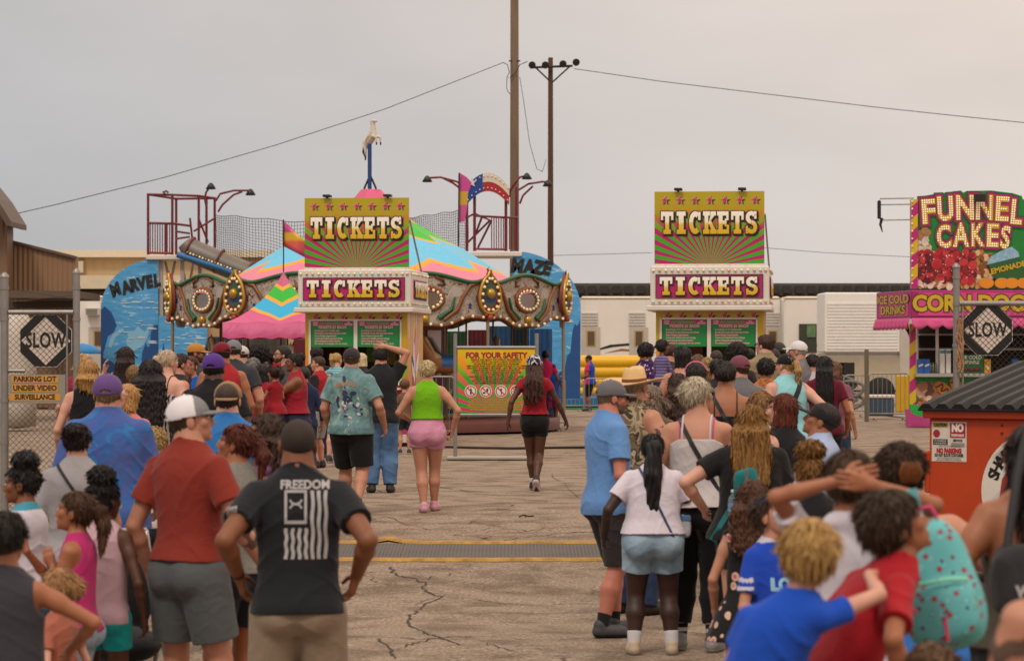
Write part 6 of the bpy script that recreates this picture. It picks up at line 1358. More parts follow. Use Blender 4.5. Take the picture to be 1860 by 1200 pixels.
# safety net between the towers
def netting(label, pts_top, pts_bot, d, nvx, nhz):
    o = wmb(fh_); T = lambda u: (np.interp(u, np.linspace(0, 1, len(pts_top)), [p[0] for p in pts_top]), np.interp(u, np.linspace(0, 1, len(pts_top)), [p[1] for p in pts_top])); Bt = lambda u: (np.interp(u, np.linspace(0, 1, len(pts_bot)), [p[0] for p in pts_bot]), np.interp(u, np.linspace(0, 1, len(pts_bot)), [p[1] for p in pts_bot]))
    for k in range(nvx+1):
        u = k/nvx; a, b = T(u), Bt(u); o.tube([P(*a, d), P((a[0]+b[0])/2+1, (a[1]+b[1])/2, d), P(*b, d)], .007, 3, cap=False)
    for k in range(nhz+1):
        v = k/nhz; o.tube([P(*(np.array(T(u))*(1-v)+np.array(Bt(u))*v+np.array([0, 1.5*math.sin(u*20)])), d) for u in np.linspace(0, 1, 16)], .012 if k in (0, nhz) else .007, 3, cap=False)
    o.build('safety_net', mat('net_black', '2A2A2A', .8), fh_)
netting('', [(392, 391), (440, 394), (520, 402), (600, 404)], [(392, 455), (440, 470), (520, 500), (600, 520)], 76.8, 44, 16)
netting('', [(742, 396), (800, 388), (850, 380)], [(742, 420), (800, 470), (850, 470)], 76.8, 30, 18)

# ---------------------------------------------------------------- funnel cake stand
dk = 65.0; fc = empty('funnel_cake_stand', (P(1760, HY, dk).x, dk, 0), 0, 'pink funnel cake stand with bulb lit sign and candy striped corner post', 'food stand')
pink = mat('stand_pink', 'C8407E', .45, var=.1); mag2 = mat('stand_magenta', 'A01468', .4); yel = mat('stand_yellow', 'C8A018', .4)
def wb(name, m, x0, x1, y0, y1, d, dep, par=None, bev=0): mb = wmb(fc); a, b = P(x0, y1, d), P(x1, y0, d); mb.box(a.x, b.x, d, d+dep, a.z, b.z, bev=bev); return mb.build(name, m, par or fc)
pts = [(1662, 522), (1662, 364), (1672, 357), (1700, 352), (1730, 348), (1745, 346), (1750, 350), (1756, 347), (1800, 346), (1840, 351), (1856, 356), (1858, 362), (2060, 364), (2060, 522)]
sg = ppoly(fc, 'sign_board', mat('sign_green', '0F7A2C', .4, var=.15), pts, dk, .18)
sb_ = {}; sgb = []
def sign_letter(ch, x0, y0, x1, y1, rot=0):
    """one bulb lit letter fitted to photo box, stacked outlines behind a yellow face"""
    d = dk; a, b = P(x0, y1, d), P(x1, y0, d); vs0, fs0 = text_geo(ch, 1.0, off=.035); X_ = [v[0] for v in vs0]; Z_ = [v[1] for v in vs0]; sx_, sz_ = (b.x-a.x)/(max(X_)-min(X_)), (b.z-a.z)/(max(Z_)-min(Z_)); cx, cz = (max(X_)+min(X_))/2, (max(Z_)+min(Z_))/2; mx, mz = (a.x+b.x)/2, (a.z+b.z)/2; c_, s_ = math.cos(R(rot)), math.sin(R(rot))
    T_ = lambda u, v: (mx+((u-cx)*sx_)*c_-((v-cz)*sz_)*s_, mz+((u-cx)*sx_)*s_+((v-cz)*sz_)*c_)
    for off_, key, yy in ((.15, 'green', .020), (.125, 'black', .026), (.105, 'magenta', .032), (.062, 'black', .038), (.045, 'yellow', .044)):
        v2, f2 = text_geo(ch, 1.0, off=off_); sb_.setdefault((key, yy), wmb(fc)).add([(T_(u, v)[0], d-yy-.0004*len(sgb), T_(u, v)[1]) for u, v in v2], f2)
    tree = bvhtree.BVHTree.FromPolygons([(u*sx_, 0, v*sz_) for u, v in text_geo(ch, 1.0, off=.02)[0]], text_geo(ch, 1.0, off=.02)[1]); st_ = .052; mb = sb_.setdefault(('bulbs', 0), wmb(fc))
    for p in range(int((b.x-a.x)/st_)+1):
        for q in range(int((b.z-a.z)/st_)+1):
            u, v = min(X_)*sx_+(p+.5)*st_, min(Z_)*sz_+(q+.5)*st_
            if tree.ray_cast(Vector((u, -1, v)), Vector((0, 1, 0)))[0] is not None: t = T_(u/sx_, v/sz_); mb.ball((t[0], d-.056, t[1]), .017, 6, 4)
    sgb.append(ch)
for a_ in (('F', 1674, 362, 1699, 407, 4), ('U', 1702, 356, 1731, 402, 3), ('N', 1736, 354, 1768, 400, 1), ('N', 1772, 354, 1803, 400, -1), ('E', 1808, 357, 1832, 402, -3), ('L', 1836, 362, 1857, 408, -5), ('C', 1701, 408, 1727, 451, 3), ('A', 1730, 405, 1760, 449, 0), ('K', 1764, 405, 1788, 448, 0), ('E', 1792, 406, 1814, 449, -2), ('S', 1817, 410, 1834, 452, -6)): sign_letter(*a_)
for (k_, yy), mb in sb_.items():
    if k_ == 'bulbs': tag(mb.build('sign_bulbs', mat('bulb_lit', 'F6EEDC', .2, emit=.45, var=0), sg), kind='stuff')
    else: mb.build('lettering', {'green': mat('sign_green2', '0A6A24', .4), 'black': m_blk, 'magenta': mat('sign_mag', 'B0186C', .4), 'yellow': yel}[k_], sg)
rr_ = random.Random(3)
def blobs(n, x0, x1, y0, y1, cols_, r0, r1, nm, base=.004, d=dk, par=None, rel=.012):
    for ci, c_ in enumerate(cols_):
        mb = wmb(fc)
        for k in range(n//len(cols_)):
            p = P(rr_.uniform(x0, x1), rr_.uniform(y0, y1), d); r_ = rr_.uniform(r0, r1); e_ = rr_.uniform(.6, 1.0); a0 = rr_.uniform(0, 3); yy = d-base-rel*rr_.random()-.0007*k
            q = [(p.x+r_*math.cos(t)*math.cos(a0)-r_*e_*math.sin(t)*math.sin(a0), p.z+r_*math.cos(t)*math.sin(a0)+r_*e_*math.sin(t)*math.cos(a0)) for t in np.linspace(0, 2*math.pi, 12)[:-1]]
            mb.add([(u, yy, v) for u, v in q], [tuple(range(11))])
        mb.build(nm, mat(f'print_{c_}', c_, .3, var=.35, vscale=12), par or sg)
blobs(60, 1664, 1810, 460, 516, ['C89A5A', 'E0D0BC', 'A86A2A'], .08, .15, 'dough_print', .002); blobs(260, 1668, 1768, 458, 510, ['8A0C18', 'B01420', '5A0810', 'C03038'], .04, .12, 'cherry_print', .018); blobs(80, 1664, 1800, 507, 521, ['C89A5A', 'E0D0BC', 'A86A2A'], .04, .09, 'dough_print', .02)
blobs(36, 1664, 1684, 418, 462, ['C8B8A8', 'D8CCC0', 'A87A4A'], .06, .12, 'dough_print'); blobs(40, 1735, 1800, 455, 500, ['B87A3A', 'D8B88A', '8A4A1A'], .05, .10, 'dough_print', .018)
blobs(40, 1670, 1764, 462, 508, ['E8B8B8', 'F0D8D8'], .006, .020, 'highlight_print', .235)
cup = ppoly(fc, 'cup_print', mat('cup_green', '1F5A24', .4), [(1794, 480), (1850, 466), (1862, 505), (1812, 512)], dk-.10, .09, sg)
ppoly(fc, 'ice_print', mat('ice_blue', '8FB8D0', .3, var=.5, vscale=10), [(1792, 481), (1800, 466), (1820, 455), (1838, 448), (1850, 458), (1852, 466)], dk-.104, .09, sg)
mb = wmb(fc); p = P(1828, 487, dk-.11); vs, fs = text_geo('LEMONADE', .17, off=.006); a = R(14); mb.add([(p.x+u*math.cos(a)-v*math.sin(a), dk-.112, p.z+u*math.sin(a)+v*math.cos(a)) for u, v in vs], fs); mb.build('lettering', yel, sg)
for x in (1792, 1820, 1838, 1860): 
    p = P(x, 514, dk-.12); mb = wmb(fc); mb.prism([(p.x+.17*math.cos(t), p.z+.12*math.sin(t)) for t in np.linspace(0, 2*math.pi, 18)[:-1]], dk-.118-.001*(x % 7), dk-.11); mb.build('orange_print', mat('orange_pr', 'D88A14', .4), sg)
# candy striped post
def stripe_mat():
    m, nt, b = nodes_mat('candy'); L = nt.links; tc = _n(nt, 'ShaderNodeTexCoord'); s = _n(nt, 'ShaderNodeSeparateXYZ'); L.new(tc.outputs['Object'], s.inputs[0])
    ad = _n(nt, 'ShaderNodeMath', operation='MULTIPLY_ADD'); L.new(s.outputs[0], ad.inputs[0]); ad.inputs[1].default_value = -.9; L.new(s.outputs[2], ad.inputs[2])
    mu_ = _n(nt, 'ShaderNodeMath', operation='MULTIPLY'); L.new(ad.outputs[0], mu_.inputs[0]); mu_.inputs[1].default_value = 1.75
    fr = _n(nt, 'ShaderNodeMath', operation='FRACT'); L.new(mu_.outputs[0], fr.inputs[0]); r = ramp(nt, [(0, 'C8A81C'), (.5, 'B0186C')], 'CONSTANT'); L.new(fr.outputs[0], r.inputs[0]); L.new(r.outputs[0], b.inputs['Base Color']); b.inputs['Roughness'].default_value = .35; return m
cm = stripe_mat(); wb('corner_post', cm, 1656, 1667, 362, 524, dk-.12, .3); wb('corner_post', cm, 1653, 1664, 588, 742, dk-.05, .12)
for k in range(12): mb = wmb(fc); mb.ball(P(1657, 366+k*13.5, dk-.13), .024, 8, 5); mb.build('bulb', m_bulb['E8E0C0'], fc)
# marquee: front and left return
mqf = wb('marquee', mag2, 1656, 2060, 527, 577, dk-.75, .9, bev=.02)
ppf = wb('panel', pink, 1668, 2050, 531, 573, dk-.765, .012, mqf)
mb = wmb(fc); p = P(1768, 552, dk-.77); 
for off_, m_, yy in ((.050, m_blk, .768), (.038, mat('sh_olive', '4A5A10', .4), .772), (.020, yel, .776)): mb = wmb(fc); vs, fs = text_geo('CORN DOGS', .50, off=off_, sx=.93); mb.add([(p.x+u, dk-yy, p.z+v) for u, v in vs], fs); mb.build('lettering', m_, ppf)
mql = wmb(fc); A0, A1 = P(1655, HY, dk-.72), P(1592, HY, dk+1.9); u = unit(Vector((A1.x-A0.x, A1.y-A0.y, 0))); nrm = Vector((u.y, -u.x, 0)); nrm = nrm if nrm.y < 0 else -nrm; LW = (Vector((A1.x-A0.x, A1.y-A0.y, 0))).length
ang = math.atan2(-u.y, -u.x); Tm = Matrix.Translation((A1.x, A1.y, 0)) @ Matrix.Rotation(ang, 4, 'Z'); zt, zb = P(0, 527, dk-.7).z, P(0, 578, dk-.7).z
mb = wmb(fc); mb.T = mb.T @ Tm; mb.box(0, LW, 0, .12, zb, zt, bev=.01); ml = mb.build('marquee_return', mag2, fc)
mb = wmb(fc); mb.T = mb.T @ Tm; mb.box(.25, LW-.2, -.012, 0, zb+.06, zt-.06); mb.build('panel', pink, ml)
for off_, m_, yy in ((.026, m_blk, .014), (.018, mat('sh_olive', '4A5A10', .4), .018), (.006, yel, .022)): 
    mb = wmb(fc); mb.T = mb.T @ Tm; vs, fs = text_geo('ICE COLD\nDRINKS', .26, off=off_, sx=2.05, linesp=.95); mb.add([(LW*.5+a, -yy, (zb+zt)/2+b) for a, b in vs], fs); mb.build('lettering', m_, ml)
# scalloped valance
def valance(name, fn, L_, z0, h, n):
    mb = wmb(fc); vs = []; N_ = n*8
    for i in range(N_+1):
        s = i/N_*L_; sc_ = abs(math.sin(math.pi*i/8)); 
        for j in range(4): v = j/3; q = fn(s, -.03-.05*v*(1+.6*math.sin(i*.8))); vs.append((q[0], q[1], z0-v*(h*(.65+.35*sc_))))
    mb.add(vs, [(i*4+j, i*4+j+1, (i+1)*4+j+1, (i+1)*4+j) for i in range(N_) for j in range(3)], 0, True); o = mb.build(name, mat('valance_pink', 'C44A7E', .7), fc); s_ = o.modifiers.new('thickness', 'SOLIDIFY'); s_.thickness = .006
xa = P(1656, HY, dk-.75).x; valance('valance', lambda s, o: (xa+s, dk-.75+o), 5.2, zb+.01, .26, 15); valance('valance', lambda s, o: tuple((Tm @ Vector((s, o, 0))))[:2], LW, zb+.01, .26, 9)
# serving window
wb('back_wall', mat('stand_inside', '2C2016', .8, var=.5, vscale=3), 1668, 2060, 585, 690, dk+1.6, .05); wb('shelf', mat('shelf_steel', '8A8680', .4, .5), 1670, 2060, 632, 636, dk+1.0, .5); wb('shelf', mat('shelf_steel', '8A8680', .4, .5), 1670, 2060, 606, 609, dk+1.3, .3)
wb('window_frame', cream, 1700, 1705, 585, 680, dk+.02, .05); wb('window_frame', cream, 1665, 1668, 585, 680, dk+.02, .05); wb('counter', mat('counter_steel', 'A8A29C', .35, .4), 1664, 2060, 678, 684, dk-.35, .5)
fp_ = wb('front_panel', mat('panel_green', '0F8A2C', .4), 1664, 2060, 684, 742, dk, .08); wb('skirt', mat('skirt_pink', 'B83E80', .7), 1650, 2060, 743, 775, dk-.02, .5)
blobs(80, 1668, 1712, 700, 738, ['C89A7A', 'A86A4A', 'E0C0A8', '6A3A28'], .05, .13, 'food_print', .004, dk, fp_)
for x, y, a in ((1716, 708, -40), (1740, 704, -55), (1790, 708, -45)):
    p = P(x, y, dk-.06); mb = wmb(fc); e_ = [( .28*math.cos(t), .13*math.sin(t)) for t in np.linspace(0, 2*math.pi, 18)[:-1]]; ca_, sa_ = math.cos(R(a)), math.sin(R(a)); mb.prism([(p.x+u*ca_-v*sa_, p.z+u*sa_+v*ca_) for u, v in e_], dk-.07, dk-.055); o = mb.build('corn_dog_print', mat('corndog', 'B8741C', .35), fp_)
    mb = wmb(fc); mb.tube([(p.x+(u)*ca_-(.07*math.sin(u*40))*sa_, dk-.075, p.z+u*sa_+(.07*math.sin(u*40))*ca_) for u in np.linspace(-.2, .2, 22)], .016, 5); mb.build('sauce_print', mat('sauce', '5A0A10', .3), o)
# goods on the counter: each stands on it
def goods(name, label, cat, x, y0, y1, w, m, d=dk-.12, dep=.14, group=None, sub=None, roundish=False):
    p, q = P(x, y1, d), P(x, y0, d); o = MB()
    if roundish: o.lathe([(.01, 0), (w/2, 0), (w/2, (q.z-p.z)*.75), (w*.3, (q.z-p.z)*.86), (w*.22, q.z-p.z), (.01, q.z-p.z)], n=14)
    else: o.box(-w/2, w/2, -dep/2, dep/2, 0, q.z-p.z, bev=.008)
    ob = o.build(name, m); ob.location = (p.x, d, p.z); return tag(ob, label, cat, group)
bb = mat('box_blue', '1458A8', .4)
for x, lab in ((1672, 'blue snack box nearest the striped post on the stand counter'), (1683, 'blue snack box second from the striped post on the counter'), (1843, 'blue snack box standing alone at the right end of the counter')):
    o = goods('snack_box', lab, 'box', x, 652, 678, .13, bb, group='blue boxes on the counter'); mb = MB(); mb.prism([(-.05, .15), (.05, .19), (.05, .23), (-.05, .19)], -.076, -.0705); b_ = mb.build('stripe', cream, o)
for x, lab in ((1690, 'leftmost small clear bottle in the row beside the blue boxes'), (1695, 'middle small clear bottle of the row beside the blue boxes'), (1700, 'rightmost small clear bottle beside the blue boxes')): goods('bottle', lab, 'bottle', x, 658, 678, .055, mat('bottle_pl', '6A7470', .15), group='small bottles on the counter', roundish=True)
for x, lab in ((1711, 'left stack of white cups on the serving counter'), (1722, 'right stack of white cups next to the gate post')): 
    o = goods('cup_stack', lab, 'cups', x, 634, 678, .11, mat('cup_white', 'C8C4BE', .5), group='cup stacks on the counter'); MB().box(-.053, .053, -.072, .072, .46, .53).build('cup_band', mat('cup_teal', '2A7A80', .5), o)
o = goods('yellow_bag', 'yellow paper bag on the counter below the slow sign', 'bag', 1793, 652, 678, .15, mat('bag_yellow', 'C88A10', .6)); MB().box(-.035, .035, -.078, -.0705, .10, .18).build('label_patch', cream, o)
sn = goods('drinks_sign', 'green ice cold drinks sign on the counter', 'sign', 1765, 644, 678, .56, mat('sign_green3', '1A6A2A', .5), dep=.04)
mb = MB(); put_text(mb, 'ICE COLD\nDRINKS', -.02, .31, -.023, .11, off=.004); mb.build('lettering', cream, sn)
mb = MB()
for k in range(7): mb.ball((-.2+k*.065, -.03, .09), .03, 8, 5, sz=1.7)
mb.build('drinks_print', mat('print_drinks', '7A2A3A', .4, var=.8, vscale=20), sn)
# side brackets and hanging hooks
mb = wmb(fc)
for k in range(4): mb.tube([P(1636+k*4, 583, dk+.3), P(1654, 612+k*3, dk+.3)], .014, 5)
mb.build('awning_brace', mat('iron', '2A2826', .6, .4), fc)
mb = wmb(fc)
for y_ in (361, 372, 400): mb.tube([P(1598, y_, dk+.4), P(1660, y_-1, dk+.2)], .016, 5)
mb.build('sign_outrigger', galv, fc)
mb = wmb(fc); mb.box(P(1598, 0, dk).x, P(1604, 0, dk).x, dk+.35, dk+.45, P(0, 396, dk).z, P(0, 362, dk).z, bev=.02); mb.tube([P(1602, 396, dk+.4), P(1599, 408, dk+.4), P(1603, 422, dk+.4)], [.04, .03, .01], 6); mb.build('ratchet_strap', mat('strap_blk', '18181A', .7), fc)
mb = wmb(fc); p, q = P(1768, 366, dk-.1), P(1788, 352, dk-.1); mb.box(p.x, q.x, dk-.3, dk-.1, p.z, q.z, bev=.02); mb.build('floodlight', mat('lamp_black', '141312', .5), fc)
o = MB().prism([(0, .3), (.35, .25), (.62, .32), (.55, .12), (.3, .0), (.08, .08)], -.02, .02).build('green_cloth', mat('cloth_green', '1E9A3A', .8)); o.location = P(1650, 757, dk-.4); tag(o, 'bright green rag tied at the foot of the striped post', 'rag')

# ---------------------------------------------------------------- barriers
def barrier(x0, x1, ytop, d, label, ang=0, nb=None):
    a, b = P(x0, HY, d), P(x1, HY, d); w = b.x-a.x; L_ = w; r = empty('crowd_barrier', (a.x, d, 0), R(ang), label, 'barrier', 'steel crowd barriers'); z1 = P(0, ytop, d).z
    if ang: L_ = w/math.cos(R(ang))
    mb = MB(); mb.tube([(0, 0, .1), (0, 0, z1-.08), (.08, 0, z1), (L_-.08, 0, z1), (L_, 0, z1-.08), (L_, 0, .1)], .019, 8); mb.tube([(0, 0, .18), (L_, 0, .18)], .016, 6); mb.build('frame', galv, r)
    n_ = nb or max(4, int(L_/.115))
    for k in range(1, n_): MB().tube([(L_*k/n_, 0, .18), (L_*k/n_, 0, z1)], .0085, 5).build('bar', galv, r)
    for x in (.15, L_-.15): MB().tube([(x, -.25, .02), (x, -.18, .06), (x, .18, .06), (x, .25, .02)], .018, 6).build('foot', galv, r)
for x0, x1, yt, d, lab, an in ((1533, 1574, 681, 76, 'crowd barrier left of the wooden post near the box trailer', 0), (1578, 1652, 678, 72, 'crowd barrier between the wooden post and the striped corner post', 0), (978, 1026, 684, 62, 'crowd barrier just right of the safety sign', 14), (1000, 1060, 688, 84, 'crowd barrier in front of the left end of the yellow inflatable', 0), (1062, 1118, 687, 84, 'crowd barrier in front of the inflatable behind the ride attendant', 0),
                            (780, 828, 684, 55, 'crowd barrier between the booth and the safety sign', 0), (1125, 1180, 690, 82, 'crowd barrier at the right end of the inflatable', 0)): barrier(x0, x1, yt, d, lab, an)
fp2 = empty('wooden_post', (P(1574, HY, 71).x, 71, 0), 0, 'short weathered post standing beside the crowd barriers', 'post'); MB().box(-.05, .05, -.05, .05, 0, P(0, 634, 71).z, bev=.01).build('shaft', wood('wood_post', '6A6252'), fp2)
# coils of hose, blue cooler, yellow sign behind the barriers
rr2 = random.Random(8); o = MB()
for k in range(9):
    cx = rr2.uniform(-.35, .35); o.tube([(cx+(.42+.05*math.sin(t*3+k))*math.cos(t), .1*math.sin(k), .35+.07*k+.22*math.sin(t)) for t in np.linspace(0, 2*math.pi, 16)], .05, 6, cap=False)
ob = o.build('folded_tarp', mat('tarp_grey', '6A6866', .6, .2, var=.5, vscale=9)); p = P(1520, HY, 80); ob.location = (p.x, 80, -.05); tag(ob, 'heap of grey hose and tarp behind the crowd in front of the trailer', 'tarp heap')
ck = empty('cooler', (P(1598, HY, 74).x, 74, 0), 0, 'blue cooler with white lid behind the right crowd barrier', 'cooler'); MB().box(-.35, .35, -.2, .2, .08, .55, bev=.03).build('tub', mat('cooler_blue', '33475A', .5), ck); MB().box(-.37, .37, -.22, .22, .552, .64, bev=.02).build('lid', cream, ck)
yb = MB().box(-.18, .18, -.03, .03, .2, 1.15, bev=.02).build('wet_floor_sign', mat('sign_yellow', 'C89A10', .5)); yb.location = (P(1640, HY, 73).x, 73, 0); tag(yb, 'yellow folding caution sign behind the barrier by the striped post', 'sign')
# cables
def cable(pts, r, label, m='1C1A19'):
    w = []; 
    for x, y in pts: d = yl(y); w.append(P(x, HY, d)); w[-1].z = float(gz(d))+r
    out = []
    for i in range(len(w)-1):
        for k in range(6): out.append(w[i].lerp(w[i+1], k/6))
    out.append(w[-1]); return tag(MB().tube(out, r, 6).build('power_cable', mat('cab_'+m, m, .7)), label, 'cable')
cable([(740, 812), (800, 813), (860, 815), (930, 816), (1000, 815), (1060, 814), (1090, 813)], .022, 'black power cable lying across the lot behind the safety sign')
cable([(1565, 746), (1590, 752), (1620, 757), (1650, 760)], .03, 'pale hose lying by the barriers near the stand', '9A8A78')
tw = MB(); p = P(955, HY, yl(940)); tw.tube([(-.07, 0, .01), (-.02, .02, .03), (.03, 0, .015), (.08, .03, .02)], .008, 5); tw.tube([(-.02, .02, .03), (.0, -.03, .012)], .006, 5); ob = tw.build('twig', mat('twig', '2A2018', .9)); ob.location = (p.x, p.y, float(gz(p.y))); tag(ob, 'small dark twig lying on the asphalt in front of the walking woman', 'twig')

# ---------------------------------------------------------------- chain-link gates with SLOW signs
def chainlink(root, x0, x1, z0, z1, y, step=.058, r=.0021):
    mb = MB(); n_ = int((x1-x0+z1-z0)/step)+2
    for k in range(n_):
        for s in (-1, 1):
            c0 = k*step; 
            if s > 0: xa, za, xb, zb_ = x0+c0-(z1-z0), z0, x0+c0, z1
            else: xa, za, xb, zb_ = x0+c0-(z1-z0), z1, x0+c0, z0
            t0 = max(0, (x0-xa)/(xb-xa)); t1 = min(1, (x1-xa)/(xb-xa))
            if t1-t0 < .02: continue
            A_, B_ = (xa+(xb-xa)*t0, za+(zb_-za)*t0), (xa+(xb-xa)*t1, za+(zb_-za)*t1)
            mb.tube([(A_[0], y+s*.0015, A_[1]), (B_[0], y+s*.0015, B_[1])], r, 4, cap=False)
    return mb.build('chain_link', mat('link_wire', '3A3836', .5, .5), root)
def slow_sign(root, cx, cz, w, y):
    h_ = w/2; c_ = .42*h_*1.0
    oct_ = [(cx-c_*1.0, cz-h_), (cx+c_, cz-h_), (cx+h_, cz-c_), (cx+h_, cz+c_), (cx+c_, cz+h_), (cx-c_, cz+h_), (cx-h_, cz+c_), (cx-h_, cz-c_)]
    o = MB().prism(oct_, y-.004, y).build('slow_sign', mat('slow_edge', 'C8C0B8', .5), root)
    MB().prism([(cx+(a-cx)*.975, cz+(b-cz)*.975) for a, b in oct_], y-.0062, y-.0045).build('sign_field', mat('slow_black', '16130F', .4), o)
    MB().prism([(cx, cz-h_*.92), (cx+h_*.95, cz), (cx, cz+h_*.92), (cx-h_*.95, cz)], y-.0085, y-.0066).build('diamond', mat('slow_cream', 'CFC0B4', .4, var=.1, vscale=20), o)
    mb = MB(); vs, fs = text_geo('SLOW', .200*w/.5, off=.006, sx=.66, spacing=1.06); mb.add([(cx+a, y-.010, cz+b) for a, b in vs], fs); mb.build('lettering', m_blk, o); return o
def gate(xp, xq, d, label, right=False):
    a = P(xp, HY, d); g0 = float(gz(d)); r = empty('chain_link_gate', (a.x, d, g0), 0, label, 'gate', 'chain link gates'); L_ = P(xq, HY, d).x-a.x; zt = P(0, 500, d).z-g0
    zr = P(0, 567 if not right else 552, d).z-g0
    return r, L_, zt, zr, a
r, L_, zt, zr, a = gate(8, 139, 27, 'open chain link gate at the left with a slow sign and surveillance sign')
for x, rr, t_ in ((0, .040, zt-.02), (L_, .034, zt+.02)): 
    po_ = MB().tube([(x, 0, 0), (x, 0, t_)], rr, 12).build('gate_post', galv, r); MB().lathe([(rr*1.15, 0), (rr*1.1, .02), (.01, .05)], (x, 0, t_), 12).build('post_cap', galv, po_)
    for z in (zt-.12, zt-.42, 1.3, .9, .5): MB().tube([(x, 0, z-.015), (x, 0, z+.015)], rr+.006, 12).build('band', galv, po_)
mb = MB(); mb.tube([(.04, 0, zr), (L_-.03, 0, zr)], .024, 10); mb.tube([(.05, 0, .08), (L_-.04, 0, .08)], .02, 8); mb.tube([(L_-.09, 0, .08), (L_-.09, 0, zr)], .012, 6); mb.tube([(.04, 0, zr-.56), (.20, 0, zr-.56)], .02, 8); mb.build('gate_frame', galv, r)
chainlink(r, .04, L_-.09, .08, zr-.01, 0)
mb = MB(); mb.tube([(.05, -.01, zr+.10), (L_-.05, -.01, zr+.16)], .004, 5); mb.tube([(.1, -.01, zr+.22), (L_, -.01, zr+.12)], .004, 5); mb.build('barbed_wire', mat('link_wire', '3A3836', .5, .5), r)
g0 = float(gz(27)); wq = 95/F*27; slow_sign(r, P(83, 0, 27).x-a.x, P(0, 619, 27).z-g0, wq, .012)
b_, c_ = P(17, 732, 27), P(119, 680, 27)
sp_ = MB().box(b_.x-a.x, c_.x-a.x, -.012, -.008, b_.z-g0, c_.z-g0).build('surveillance_sign', mat('sign_grey', '8A847A', .5), r)
for k, tx in enumerate(('PARKING LOT', 'UNDER VIDEO', 'SURVEILLANCE')):
    cz = P(0, 688.5+k*16.3, 27).z-g0; cx = (b_.x+c_.x)/2-a.x-.022; hw_ = (.223, .218, .243)[k]
    MB().box(cx-hw_, cx+hw_, -.0145, -.0125, cz-.033, cz+.033).build('text_strip', mat('strip_amber', 'C88C24', .5), sp_)
    mb = MB(); put_text(mb, tx, cx, cz, -.016, .068, off=.0028, sx=.94 if k < 2 else .84); mb.build('lettering', mat('ink_dkbrown', '2E1A10', .5), sp_)
rg = P(1737, HY, 29); g0 = float(gz(29)); r = empty('chain_link_gate', (rg.x, 29, g0), 0, 'chain link gate at the right with a slow sign above the orange dumpster', 'gate', 'chain link gates'); zt = P(0, 486, 29).z-g0; zr = P(0, 551, 29).z-g0; L_ = 1.3
po_ = MB().tube([(0, 0, 0), (0, 0, zt)], .034, 12).build('gate_post', galv, r); MB().lathe([(.042, 0), (.04, .02), (.01, .05)], (0, 0, zt), 12).build('post_cap', galv, po_)
for z in (zt-.1, zt-.38, zt-.8, 1.3): MB().tube([(0, 0, z-.015), (0, 0, z+.015)], .041, 12).build('band', galv, po_)
mb = MB(); mb.tube([(.03, 0, zr), (L_, 0, zr)], .027, 10); mb.tube([(.05, 0, .08), (L_, 0, .08)], .02, 8); mb.tube([(.065, 0, .08), (.065, 0, zr)], .012, 6); mb.build('gate_frame', galv, r)
chainlink(r, .065, L_, .08, zr-.01, 0, step=.060); slow_sign(r, P(1794, 0, 29).x-rg.x, P(0, 600, 29).z-g0, 91/F*29, .012)
mb = MB(); rr3 = random.Random(2)
for q in range(5):
    x0 = .012+.009*q; mb.tube([(x0+.018*math.sin(k*1.3+q*2), -.05+.01*math.cos(k+q), zr-.16-k*.05) for k in range(11+q % 3)], [.012+.006*math.sin(k*1.9+q) for k in range(11+q % 3)], 6)
ob = mb.build('frayed_rope', mat('rope', 'A07A58', .9, bump=.5, var=.5, vscale=40)); ob.location = (rg.x, 29, g0); tag(ob, 'frayed tan rope tied to the right gate post', 'rope')

# ---------------------------------------------------------------- orange dumpster, front face turned so its right end comes nearer
dd_ = 23.5; g0 = float(gz(dd_)); X0 = P(1688, HY, dd_).x; TH = R(-38); du = empty('dumpster', (X0, dd_, g0), TH, 'orange steel dumpster with ribbed black plastic lid by the right gate', 'dumpster')
orange = mat('dumpster_orange', 'B03A0A', .5, bump=.15, bscale=8, var=.18, vscale=3); Wd = 1.9; zt = P(0, 758, dd_).z-g0; zl = P(0, 743, dd_).z-g0
def dl(px_, py_):                                       # photo point on the front face -> local x, z
    k = (px_-CX)/F; x = (k*dd_-X0)/(math.cos(TH)-k*math.sin(TH)); return x, P(0, py_, dd_+x*math.sin(TH)).z-g0
MB().box(0, Wd, 0, 1.5, .12, zt, bev=.012).build('bin', orange, du); MB().box(-.035, Wd+.03, -.06, 1.56, zt-.004, zl, bev=.01).build('rim', orange, du)
for q in ((-.05, 0, .45, .60), (-.05, 0, .95, 1.10)): MB().box(q[0], q[1], .0, .12, q[2]-.2, q[3], bev=.01).build('side_pocket', orange, du)
for x, y in ((1820, 772), (1820, 787)):
    u, z = dl(x, y); mb = MB(); mb.T = Matrix.Translation((u, 0, z)) @ Matrix.Rotation(R(90), 4, 'X'); mb.lathe([(.01, .008), (.010, .004), (.012, 0)], n=8); mb.build('rivet', mat('rust', '3A160A', .8), du)
lid = MB(); nrib = 13; Wl = Wd+.09; NX = nrib*8; vs = []; hz = .345; NYl = 10
for i in range(NX+1):
    u = i/NX; x = -.05+u*Wl; ph = i % 8; rb = .048 if 2 <= ph <= 5 else (.0 if ph in (0, 7) else .024 if ph in (1, 6) else 0)
    for j in range(NYl+1):
        v = j/NYl; y = -.09+v*1.7; vs.append((x, y, zl+.012+hz*v+(rb if j > 0 else rb*.75)))
lid.add(vs, [(i*(NYl+1)+j, (i+1)*(NYl+1)+j, (i+1)*(NYl+1)+j+1, i*(NYl+1)+j+1) for i in range(NX) for j in range(NYl)])
fr_ = [(vs[i*(NYl+1)][0], vs[i*(NYl+1)][1], zl+.002) for i in range(NX+1)]; n0 = len(vs); lid.add([vs[i*(NYl+1)] for i in range(NX+1)]+fr_, [(i, n0*0+NX+1+i, NX+2+i, i+1) for i in range(NX)])
